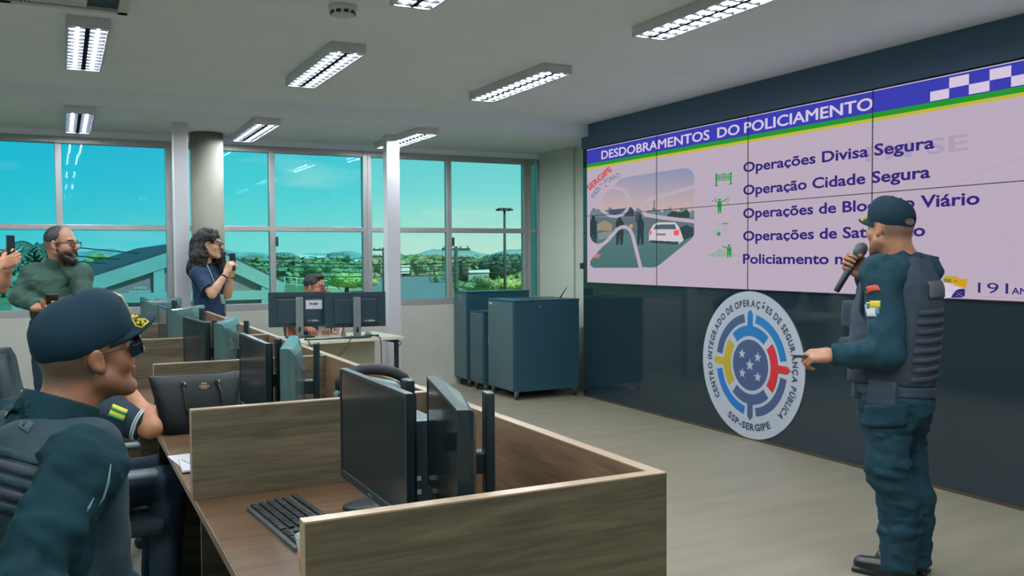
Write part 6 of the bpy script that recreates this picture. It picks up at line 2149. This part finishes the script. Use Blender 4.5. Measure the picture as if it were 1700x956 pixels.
def edge_person():
    rr, rf = frame_ray(10)
    fb = nrm(rr * 0.97 - rf * 0.22); r = V(fb[1], -fb[0], 0)
    hc = at(-78, 405, 6.25); N_ = at(-86, 446, 6.28); P = at(-86, 548, 6.28)
    J = {}
    J['shR'] = at(-80, 462, 6.12); J['shL'] = at(-74, 460, 6.44)
    J['elR'] = at(-28, 470, 6.02); J['wrR'] = at(2, 440, 6.12)
    J['elL'] = at(2, 478, 6.30); J['wrL'] = at(15, 441, 6.24)
    stand_legs(J, P, fb, r)
    up = V(0, 0, 1)
    t, org, Mh, sh, g = person('person at the left edge, only bare forearms and hands raising a phone in view', hc=hc, fh=fb, fb=fb, N_=N_, P=P, J=J, skin=(200, 142, 112), shirt=M_polo, trousers=M_dark, hair='short',
        hand={'R': (rr * 0.85 + up * 0.45, rf * 0.8 + up * 0.1, (35, 45, 30), (0.6, 0.5, 0.4)), 'L': (rr * 0.2 + up * 0.9, -rf * 0.8 - rr * 0.2, (45, 55, 35), (0.6, 0.6, 0.5))})
    phone('dark phone held upright at the left edge of the picture', at(17.5, 409, 6.19), frame(rf * 0.75 + rr * 0.66, up))


edge_person()

# ================================================================ OFFICE CHAIRS
M_seat = mat('black mesh fabric', srgb(34, 52, 58), 0.85, bump=0.25, bscale=220)
M_arm = mat('grey arm pad', srgb(128, 142, 148), 0.3)


def make_chair(label, loc, rz, back=0.56, arm_z=0.64, sz=0.43):
    """local: the sitter faces +X"""
    t = thing('office_chair', label, 'chair', loc, rz, 'black office chairs')
    MB().box((-0.22, -0.235, sz - 0.065), (0.25, 0.235, sz), 0.028).build('seat', M_seat, t)
    b = MB(); n = 9; m_ = 11; vs = []; fs = []
    for sgn in (0, 1):
        for j in range(m_):
            v = j / (m_ - 1)
            for i in range(n):
                u = -1 + 2 * i / (n - 1)
                w = 0.225 * (0.92 + 0.10 * math.sin(math.pi * v)) * (1.0 if v < 0.85 else math.sqrt(max(0.05, 1 - ((v - 0.85) / 0.16) ** 2)) * 0.5 + 0.5)
                x = -0.235 - 0.06 * v + 0.03 * math.sin(math.pi * min(1, v * 1.6)) - 0.045 * (1 - u * u) * 0.8 - (0.035 if sgn else 0)
                vs.append((x, u * w, 0.52 + back * v))
    o_ = n * m_
    for j in range(m_ - 1):
        for i in range(n - 1):
            a = j * n + i; fs += [(a, a + n, a + n + 1, a + 1), (o_ + a, o_ + a + 1, o_ + a + n + 1, o_ + a + n)]
    for j in range(m_ - 1):
        for i in (0, n - 1):
            a = j * n + i; fs.append((a, o_ + a, o_ + a + n, a + n))
    for i in range(n - 1):
        for j in (0, m_ - 1):
            a = j * n + i; fs.append((a, a + 1, o_ + a + 1, o_ + a))
    b.add(vs, fs, True); b.build('backrest', M_seat, t)
    MB().tube([(-0.05, 0, sz - 0.07), (-0.27, 0, sz - 0.07), (-0.32, 0, 0.46), (-0.335, 0, 0.75)], 0.022, 8).build('back_bar', M_black, t)
    for s_ in (-1, 1):
        a = MB().tube([(0.02, s_ * 0.22, sz - 0.05), (0.02, s_ * 0.285, sz - 0.03), (0.03, s_ * 0.288, 0.625)], [0.016, 0.018, 0.018], 8).build('armrest', M_black, t)
        MB().box((-0.10, s_ * 0.288 - 0.038, arm_z - 0.02), (0.215, s_ * 0.288 + 0.038, arm_z + 0.004), 0.010).build('arm_pad', M_arm, a)
    MB().lathe([(0.03, 0.09), (0.03, 0.30), (0.045, 0.33), (0.06, sz - 0.06)], 18).build('column', M_black, t)
    for k in range(5):
        a = 2 * math.pi * k / 5 + 0.3
        c_, s_ = math.cos(a), math.sin(a)
        l = MB().tube([(0.02 * c_, 0.02 * s_, 0.105), (0.17 * c_, 0.17 * s_, 0.095), (0.30 * c_, 0.30 * s_, 0.07)], [0.026, 0.022, 0.016], 8).build('base_leg', M_black, t)
        MB().lathe([(0.026, -0.02), (0.029, -0.014), (0.029, 0.014), (0.026, 0.02)], 16, (0.30 * c_, 0.30 * s_, 0.0295), M=Matrix.Rotation(a, 4, 'Z') @ Matrix.Rotation(R(90), 4, 'X')).build('caster', M_black, l)
    return t


make_chair('black office chair under the person in the navy polo', (PM[0] + 0.13, PM[1] + 0.01, 0), R(2))
make_chair('black office chair under the seated officer with the gold brim', (OS[0] - 0.02, OS[1], 0), math.atan2(OSF[1], OSF[0]))
cbk = onz(18, 575, 1.05)
make_chair('empty black office chair at the left edge, below the standing green shirt', (cbk[0] + 0.25, cbk[1], 0), R(-12), 0.51)
make_chair('black office chair under the man behind the table monitors', (DMO[0], DMO[1], 0), math.atan2(DMF[1], DMF[0]), 0.42)
wc = at(44, 630, 2.6)

# ================================================================ OUTSIDE THE WINDOWS
GZ = -4.5
M_gr = mat('outside ground', srgb(120, 138, 84), 0.95, noise=0.35, nscale=0.25)
M_field = mat('dry field', srgb(196, 176, 120), 0.95, noise=0.15, nscale=0.6)
M_pave = mat('pale paving', srgb(120, 136, 138), 0.9, noise=0.12, nscale=0.3)
M_conc = mat('pale concrete', srgb(176, 180, 172), 0.85, noise=0.12, nscale=1.2)
M_brick = bpy.data.materials.new('brick infill'); M_brick.use_nodes = True
_t = M_brick.node_tree; _b = _t.nodes['Principled BSDF']; _b.inputs['Roughness'].default_value = 0.9
_bt = _t.nodes.new('ShaderNodeTexBrick'); _co = _t.nodes.new('ShaderNodeTexCoord'); _ma = _t.nodes.new('ShaderNodeMapping'); _ma.inputs['Rotation'].default_value = (R(90), 0, 0)
_bt.inputs['Color1'].default_value = srgb(196, 138, 134); _bt.inputs['Color2'].default_value = srgb(176, 130, 132); _bt.inputs['Mortar'].default_value = srgb(188, 150, 146); _bt.inputs['Scale'].default_value = 2.2; _bt.inputs['Mortar Size'].default_value = 0.012
_t.links.new(_co.outputs['Object'], _ma.inputs[0]); _t.links.new(_ma.outputs[0], _bt.inputs['Vector']); _t.links.new(_bt.outputs[0], _b.inputs['Base Color'])
M_tile = mat('dark roof tile', srgb(88, 84, 82), 0.9, noise=0.25, nscale=2.0)
M_terra = mat('terracotta roof', srgb(170, 112, 84), 0.9, noise=0.2, nscale=0.8)
M_wroof = mat('white roof sheet', srgb(225, 225, 215), 0.6)
M_bark = mat('bark', srgb(96, 84, 66), 0.9)
M_pole2 = mat('weathered pole', srgb(84, 84, 80), 0.8)

g = MB(); g.add([(-400, YW + 1.0, GZ), (500, YW + 1.0, GZ), (500, 620, GZ), (-400, 620, GZ)], [(0, 1, 2, 3)])
struct(g.build('ground_outside', M_gr))


def patch(name, pxs, m, dz):
    mb = MB(); P = [onz(x, y, GZ + dz) for x, y in pxs]
    mb.prism([(p[0], p[1]) for p in P], lambda a, b: (a, b, GZ), lambda a, b: (a, b, GZ + dz)); return struct(mb.build(name, m))


patch('path_paved', [(606, 462), (660, 455), (745, 456), (745, 520), (600, 520)], M_pave, 0.05)
patch('path_verge', [(662, 451), (742, 447), (742, 455), (664, 456)], M_field, 0.10)
patch('path_field', [(540, 474), (600, 470), (604, 500), (530, 500)], M_field, 0.08)

# far rolling skyline
hm = MB(); vs = []; fs = []
HX = np.linspace(-420, 620, 140)
for i, x in enumerate(HX):
    a = x / 520
    h_ = 5.5 + 2.0 * math.sin(x * 0.021 + 1.0) * math.sin(x * 0.0063) + 2.2 * math.sin(x * 0.083) + 1.2 * math.sin(x * 0.21 + 2)
    for q, (yy, zz) in enumerate(((560, GZ), (600, h_ * 0.9), (640, GZ))): vs.append((x, yy, zz))
for i in range(len(HX) - 1):
    for q in (0, 1): fs.append((i * 3 + q, i * 3 + 3 + q, i * 3 + 4 + q, i * 3 + 1 + q))
hm.add(vs, fs, True)
struct(hm.build('hills', mat('hazy far woodland', srgb(150, 180, 172), 0.95, noise=0.25, nscale=0.08)))  # distance haze put into the pale woodland colour

# ---- trees: crown of leaf sprays over a trunk
def leafmat(n, c):
    m = mat(n, c, 0.7, noise=0.35, nscale=0.9); return m


L_dark = leafmat('dark leaves', srgb(98, 118, 98)); L_mid = leafmat('mid green leaves', srgb(146, 164, 112)); L_lit = leafmat('yellow green leaves', srgb(190, 198, 116)); L_grey = leafmat('haze grey leaves', srgb(148, 164, 148))  # leaf colours lightened and greyed to carry the outdoor haze


def crown_mesh(n, leaf, seed, flat=0.8):
    g_ = np.random.default_rng(seed); mb = MB()
    lobes = [(V(g_.uniform(-0.55, 0.55), g_.uniform(-0.5, 0.5), g_.uniform(-0.25, 0.45) * flat), g_.uniform(0.34, 0.58)) for _ in range(11)] + [(V(0, 0, 0), 0.66)]
    vs = []; fs = []
    for _ in range(n):
        c, r_ = lobes[g_.integers(len(lobes))]
        d = nrm(g_.normal(size=3)); p = c + d * r_ * g_.uniform(0.82, 1.06) * V(1, 1, flat)
        a = nrm(np.cross(d, g_.normal(size=3))); b = nrm(np.cross(d + g_.normal(size=3) * 0.6, a)); s_ = leaf * g_.uniform(0.6, 1.5)
        k = len(vs); vs += [p - a * s_, p + b * s_ * 0.55, p + a * s_, p - b * s_ * 0.55]; fs.append((k, k + 1, k + 2, k + 3))
    mb.add(vs, fs)
    for c, r_ in lobes:     # dense inside
        mb.lathe([(r_ * 0.84 * math.sin(math.pi * i / 7) + 1e-4, -r_ * 0.84 * flat * math.cos(math.pi * i / 7)) for i in range(8)], 10, tuple(c))
    return mb


CR = [crown_mesh(1500, 0.075, s_) for s_ in (1, 2, 3)]
_cm = {}


def tree(px, py, rpx, z, m, label, name='leafy_tree', flat=1.0, group='trees beyond the windows', var=0):
    c = at(px, py, z); r_ = rpx / FPX * z
    t = thing(name, label, 'tree', (c[0], c[1], GZ), group=group)
    key = (var, m.name)
    if key not in _cm:
        me = CR[var].mesh('crown'); me.materials.append(m); _cm[key] = me
    o = link('crown', _cm[key], None, t); o.location = (0, 0, c[2] - GZ); o.scale = (r_, r_, r_ * flat); o.rotation_euler = (0, 0, (px * 0.37) % 6.28)
    h_ = c[2] - GZ
    if h_ > 0.3:
        MB().tube([(0, 0, 0), (0.1, 0, h_ * 0.5), (0, 0.05, h_)], [max(0.1, r_ * 0.10), max(0.08, r_ * 0.08), 0.05], 8).build('trunk', M_bark, t)
    return t


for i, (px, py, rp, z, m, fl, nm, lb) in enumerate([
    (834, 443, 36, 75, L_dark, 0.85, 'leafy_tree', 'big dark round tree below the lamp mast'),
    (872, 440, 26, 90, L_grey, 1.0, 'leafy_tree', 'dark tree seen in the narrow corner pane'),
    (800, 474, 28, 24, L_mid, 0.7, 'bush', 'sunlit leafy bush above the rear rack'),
    (845, 474, 24, 22, L_lit, 0.75, 'bush', 'yellow green sunlit bush at the right window frame'),
    (772, 458, 20, 30, L_mid, 0.9, 'bush', 'bush at the foot of the utility pole'),
    (888, 482, 18, 24, L_mid, 0.8, 'bush', 'green bush low in the narrow corner pane'),
    (575, 466, 34, 34, L_lit, 0.62, 'bush', 'broad yellow green bush right of the seated man'),
    (604, 470, 22, 36, L_lit, 0.6, 'bush', 'yellow green bush behind the thick window frame'),
    (512, 450, 22, 55, L_mid, 0.8, 'leafy_tree', 'mid green tree above the seated man head'),
    (547, 446, 20, 60, L_mid, 0.9, 'leafy_tree', 'green tree left of the broad yellow bush'),
    (480, 448, 16, 50, L_mid, 0.9, 'leafy_tree', 'green tree left of the seated man'),
    (624, 434, 19, 85, L_mid, 0.75, 'leafy_tree', 'green tree left of the second white post'),
    (690, 433, 19, 90, L_mid, 0.8, 'leafy_tree', 'green tree right of the second white post'),
    (724, 434, 19, 80, L_mid, 0.75, 'leafy_tree', 'green tree by the right pane middle mullion'),
    (425, 436, 26, 70, L_grey, 0.6, 'leafy_tree', 'grey green tree right of the woman phone'),
    (398, 434, 20, 66, L_mid, 0.6, 'leafy_tree', 'green tree just above the woman hands'),
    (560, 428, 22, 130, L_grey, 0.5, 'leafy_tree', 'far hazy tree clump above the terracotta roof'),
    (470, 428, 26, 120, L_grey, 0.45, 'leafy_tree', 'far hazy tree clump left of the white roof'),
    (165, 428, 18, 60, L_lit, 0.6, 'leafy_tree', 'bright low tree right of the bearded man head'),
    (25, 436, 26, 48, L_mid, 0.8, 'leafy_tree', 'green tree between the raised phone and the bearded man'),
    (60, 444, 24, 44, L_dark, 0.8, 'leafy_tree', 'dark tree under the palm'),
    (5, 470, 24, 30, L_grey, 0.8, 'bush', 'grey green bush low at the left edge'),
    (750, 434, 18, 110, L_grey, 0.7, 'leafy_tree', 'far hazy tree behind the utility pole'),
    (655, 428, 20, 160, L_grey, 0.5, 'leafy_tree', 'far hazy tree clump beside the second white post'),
]):
    z = min(420, 8880 / (py + rp * 0.95 * fl - 425))     # far enough off for the crown to meet the ground
    tree(px, py, rp * 1.2, z, m, lb, nm, fl, var=i % 3)

# ---- palm
pc_ = at(60, 412, 24)
pl = thing('palm_tree', 'palm tree left of the bearded man head', 'palm', (pc_[0], pc_[1], GZ))
hp = pc_[2] - GZ
MB().tube([(0, 0, 0), (0.15, 0, hp * 0.5), (0, 0, hp)], [0.14, 0.11, 0.09], 10).build('trunk', M_bark, pl)
for k in range(14):
    a = k * 2.399; tilt = 0.9 - 0.09 * k
    d = V(math.cos(a), math.sin(a), 0)
    mb = MB(); vs = []; fs = []
    spine = [V(0, 0, hp) + d * (1.0 * q) + V(0, 0, 1.0 * q * tilt - 0.85 * q * q) for q in np.linspace(0, 1, 9)]
    sd_ = V(-d[1], d[0], 0)
    for q in range(8):
        w_ = 0.17 * math.sin(math.pi * (q + 1.2) / 9.6)
        for s_ in (-1, 1):
            k0 = len(vs); tip = (spine[q] + spine[q + 1]) / 2 + d * 0.18 + sd_ * s_ * w_ * 1.5 - V(0, 0, 0.16)
            vs += [spine[q], spine[q + 1], tip]; fs.append((k0, k0 + 1, k0 + 2))
    mb.add(vs, fs); mb.tube([tuple(p) for p in spine], 0.02, 5)
    mb.build('frond', L_dark, pl, fixn=False)

# ---- gabled concrete-frame building with brick infill
BY = 30.0
q = lambda px, py: ony(px, py, BY)
pA, pL_, pR_ = q(330, 405), q(20, 505), q(470, 472)
bo = thing('gabled_building', 'gabled building of brick panels in a pale concrete frame outside the left windows', 'building', (pA[0], BY, GZ))
o3 = V(pA[0], BY, GZ)
def slab(name, pts, y0, y1, m, parent=bo):
    mb = MB(); mb.prism([(p[0] - o3[0], p[2] - GZ) for p in pts], lambda a, b: (a, y0, b), lambda a, b: (a, y1, b)); return mb.build(name, m, parent)
gl_, gr_ = V(pL_[0], BY, GZ), V(pR_[0], BY, GZ)
slab('brick_wall', [pA, pL_, gl_, gr_, pR_], 0.0, 0.25, M_brick)
th_ = V(0, 0, 0.40)
slab('rake_beam', [pL_ - th_, pA - th_, pA + V(0, 0, 0.05), pL_ + V(0, 0, 0.05)], -0.20, 0.30, M_conc)
slab('rake_beam', [pA - th_, pR_ - th_, pR_ + V(0, 0, 0.05), pA + V(0, 0, 0.05)], -0.20, 0.30, M_conc)
for px in (112, 264, 441):
    a = q(px, 500); zt = np.interp(a[0], [pL_[0], pA[0], pR_[0]], [pL_[2], pA[2], pR_[2]]) - 0.35
    slab('post', [V(a[0] - 0.16, BY, GZ), V(a[0] + 0.16, BY, GZ), V(a[0] + 0.16, BY, zt), V(a[0] - 0.16, BY, zt)], -0.17, 0.0, M_conc)
a, b = q(30, 497), q(470, 497)
slab('tie_beam', [V(a[0], 0, a[2] - 0.18), V(b[0], 0, a[2] - 0.18), V(b[0], 0, a[2] + 0.12), V(a[0], 0, a[2] + 0.12)], -0.18, 0.0, M_conc)
v0, v1 = q(214, 492), q(252, 477)
vb = MB()
for i in range(9):
    for j in range(3):
        if j == 2 and (i < 2 or i > 6): continue
        x = v0[0] - o3[0] + i * (v1[0] - v0[0]) / 9; z = v0[2] - GZ + j * 0.11
        vb.box((x, -0.02, z), (x + 0.055, 0.0, z + 0.07))
vb.build('vent_blocks', mat('vent block', srgb(206, 190, 176), 0.9), bo)
rf = MB()
for s0, s1 in ((pL_, pA), (pA, pR_)):
    a0 = V(s0[0] - o3[0], 0, s0[2] - GZ + 0.06); a1 = V(s1[0] - o3[0], 0, s1[2] - GZ + 0.06)
    rf.add([a0, a1, a1 + V(0, 26, 0), a0 + V(0, 26, 0), a0 + V(0, 0, 0.08), a1 + V(0, 0, 0.08), a1 + V(0, 26, 0.08), a0 + V(0, 26, 0.08)],
           [(0, 1, 2, 3), (4, 7, 6, 5), (0, 4, 5, 1), (1, 5, 6, 2), (2, 6, 7, 3), (3, 7, 4, 0)])
rf.build('roof', M_tile, bo)

# ---- long dark-roofed hall behind it
HB = 60.0
h0, h1, h2 = ony(160, 446, HB), ony(212, 419, HB), ony(322, 401, HB)
hl = thing('long_hall', 'long hall with a dark pitched roof behind the gabled building', 'building', (h1[0], HB, GZ))
mb = MB(); o4 = V(h1[0], HB, GZ)
ez = h0[2] - GZ
mb.add([tuple(V(*p) - o4) for p in ((h0[0], HB - 4, h0[2]), (h2[0] + 1, HB - 4, h0[2] - 0.2), (h2[0] + 1, HB + 3, h2[2]), (h1[0], HB + 3, h1[2]), (h0[0] + 1, HB + 9, h0[2]), (h2[0] + 1, HB + 9, h0[2]))],
       [(0, 1, 2, 3), (0, 3, 4), (3, 2, 5, 4), (1, 5, 2), (0, 4, 5, 1)])
mb.build('roof', M_tile, hl)
MB().box((h0[0] - o4[0] + 0.4, -3.4, 0), (h2[0] - o4[0] + 0.6, 8.4, ez - 0.05)).build('wall', M_conc, hl)
ev = MB()
for k in range(12): ev.box((h0[0] - o4[0] + 0.2 + k * 0.62, -4.12, ez - 0.02), (h0[0] - o4[0] + 0.55 + k * 0.62, -4.0, ez + 0.10))
ev.build('eave_tiles', M_wroof, hl)

# ---- small houses in the middle distance
def house(px0, px1, pye, pyr, z, roof, label):
    z = min(480, 4700 / (pye - 425))
    a, b = at(px0, pye, z), at(px1, pye, z); c = at((px0 + px1) / 2, pyr, z)
    t = thing('small_house', label, 'house', ((a[0] + b[0]) / 2, (a[1] + b[1]) / 2, GZ), -0.35, 'small houses beyond the windows')
    w = np.linalg.norm(b[:2] - a[:2]) / 2; he = a[2] - GZ; hr = c[2] - GZ; d = w * 0.6
    MB().box((-w * 0.94, -d * 0.9, 0), (w * 0.94, d * 0.9, he)).build('wall', M_conc, t)
    mb = MB(); mb.prism([(-d, he - 0.05), (d, he - 0.05), (0, hr)], lambda p, q_: (-w, p, q_), lambda p, q_: (w, p, q_)); mb.build('roof', roof, t)
    for k in (-0.5, 0.1, 0.6):
        MB().box((w * k, -d * 0.9 - 0.04, he * 0.45), (w * k + w * 0.16, -d * 0.9, he * 0.75)).build('window', M_tile, t)
    return t


house(489, 521, 429, 423, 110, M_wroof, 'white roofed house left of centre beyond the trees')
house(496, 541, 439, 430, 85, M_terra, 'wide terracotta roofed house above the seated man')
house(458, 486, 440, 431, 75, M_terra, 'terracotta roofed house left of the wide one')
house(524, 548, 428, 424, 140, M_wroof, 'small pale roofed house right of the white roof')
house(582, 596, 438, 430, 110, M_wroof, 'pale small house beside the thick window frame')
house(768, 806, 437, 430, 120, M_terra, 'long terracotta roofed house right of the utility pole')
house(776, 812, 452, 447, 60, M_wroof, 'low white roofed shed over the sunlit bush')
house(706, 740, 428, 423, 200, M_terra, 'far reddish house left of the right mullion')

# ---- lamp mast, poles, wires, fence, truck
m0 = at(838, 420, 80)
lm = thing('lamp_mast', 'tall lamp mast with a flat head above the big dark tree', 'lamp mast', (m0[0], m0[1], GZ))
zt = at(838, 347, 80)[2] - GZ
MB().tube([(0, 0, 0), (0, 0, zt)], [0.16, 0.11], 8).build('pole', M_pole2, lm)
MB().box((-0.55, -0.3, zt), (0.55, 0.3, zt + 0.08)).build('crown_ring', M_pole2, lm)
for x in (-0.5, 0, 0.5):
    for y in (-0.3, 0.3): MB().box((x - 0.16, y - 0.12, zt - 0.16), (x + 0.16, y + 0.12, zt)).build('lamp_head', M_pole2, lm)
poles = []
for px, py, z, lb in ((757, 409, 45, 'utility pole with crossarms left of the big dark tree'), (637, 411, 60, 'utility pole beside the second white post')):
    b_ = at(px, py, z)
    t = thing('utility_pole', lb, 'utility pole', (b_[0], b_[1], GZ), group='utility poles')
    h_ = b_[2] - GZ; poles.append(b_)
    MB().tube([(0, 0, 0), (0, 0, h_)], [0.15, 0.10], 8).build('pole', M_pole2, t)
    for dz in (0.15, 0.6):
        ca = MB().box((-0.75, -0.06, h_ - dz - 0.06), (0.75, 0.06, h_ - dz + 0.06)).build('crossarm', M_pole2, t)
        for x in (-0.65, -0.25, 0.25, 0.65): MB().lathe([(0.05, 0), (0.06, 0.06), (0.03, 0.14)], 8, (x, 0, h_ - dz + 0.06)).build('insulator', M_conc, ca)
    MB().lathe([(0.22, 0), (0.24, 0.05), (0.24, 0.6), (0.2, 0.65)], 12, (0.38, -0.1, h_ - 1.5)).build('transformer', M_pole2, t)
for k, (l, r_) in enumerate((((-30, 412), (905, 434)), ((-30, 421), (905, 441)), ((-30, 432), (905, 447)), ((100, 408), (905, 428)))):
    a, b = at(l[0], l[1], 34), at(r_[0], r_[1], 46)
    pts = [a + (b - a) * u - V(0, 0, 0.5 * 4 * u * (1 - u)) for u in np.linspace(0, 1, 20)]
    o = MB().tube([p for p in pts], 0.022, 5).build('overhead_wire', M_black, origin=a)
    tag(o, ('highest', 'second', 'lowest', 'right-rising')[k] + ' of the overhead wires crossing the view outside', 'wire', 'overhead wires')
fc = thing('yard_fence', 'thin pale fence outside behind the seated man', 'fence', (*at(520, 475, 160)[:2], GZ))
fo = np.array(fc.location)
f0, f1 = at(452, 458, 160), at(606, 472, 170)
for dz in (0.0, 1.2):
    MB().tube([f0 - fo - V(0, 0, dz), f1 - fo - V(0, 0, dz)], 0.10, 6).build('rail', M_wroof, fc)
for k in range(9):
    p = f0 + (f1 - f0) * k / 8 - fo
    MB().tube([(p[0], p[1], 0), (p[0], p[1], p[2] + 0.12)], 0.09, 6).build('post', M_wroof, fc)
tp = onz(668, 461, GZ)
tz = 1.0
tk = thing('truck', 'small white and blue box truck outside right of the second white post', 'truck', (*onz(668, 459, GZ)[:2], GZ), R(20))
k_ = 70 / FPX
zb0 = at(667, 458, 70)[2] - GZ
MB().box((-1.2, -0.9, 0.9), (2.2, 0.9, 3.4), 0.05).build('cargo_box', M_wroof, tk)
MB().box((-2.4, -0.85, 0.7), (-1.25, 0.85, 2.6), 0.12).build('cab', mat('truck blue', srgb(70, 140, 190), 0.5), tk)
MB().box((-2.42, -0.7, 1.6), (-2.36, 0.7, 2.35)).build('windscreen', M_scr, tk)
for x in (-1.8, 1.4):
    for y in (-0.85, 0.85):
        MB().lathe([(0.42, -0.12), (0.45, -0.08), (0.45, 0.08), (0.42, 0.12)], 16, (x, y, 0.45), M=Matrix.Rotation(R(90), 4, 'X')).build('wheel', M_black, tk)
MB().box((-2.3, -0.5, 0.5), (2.1, 0.5, 0.8)).build('chassis', M_black, tk)

# ---- dense belt of low growth beyond the fences, nobody could count it
ug = MB(); g_ = np.random.default_rng(5); vs = []; fs = []
for _ in range(420):
    px = g_.uniform(-60, 905); z = g_.uniform(200, 470)
    c = at(px, 425, z); c[2] = GZ + 0.3
    if 596 < px < 756 and z < 280: continue
    hw, hh = g_.uniform(4, 9), g_.uniform(2.5, 6.0)
    for _k in range(46):
        d = nrm(g_.normal(size=3)); d[2] = abs(d[2]); p = c + d * V(hw, hw, hh) * g_.uniform(0.8, 1.05)
        a = nrm(np.cross(d, g_.normal(size=3))) * g_.uniform(0.8, 1.8); b = nrm(np.cross(d + g_.normal(size=3) * 0.5, a)) * g_.uniform(0.6, 1.3)
        k = len(vs); vs += [p - a, p + b, p + a, p - b]; fs.append((k, k + 1, k + 2, k + 3))
ug.add(vs, fs)
tag(ug.build('undergrowth', L_mid, fixn=False), 'dense belt of green undergrowth beyond the windows', 'undergrowth', kind='stuff')
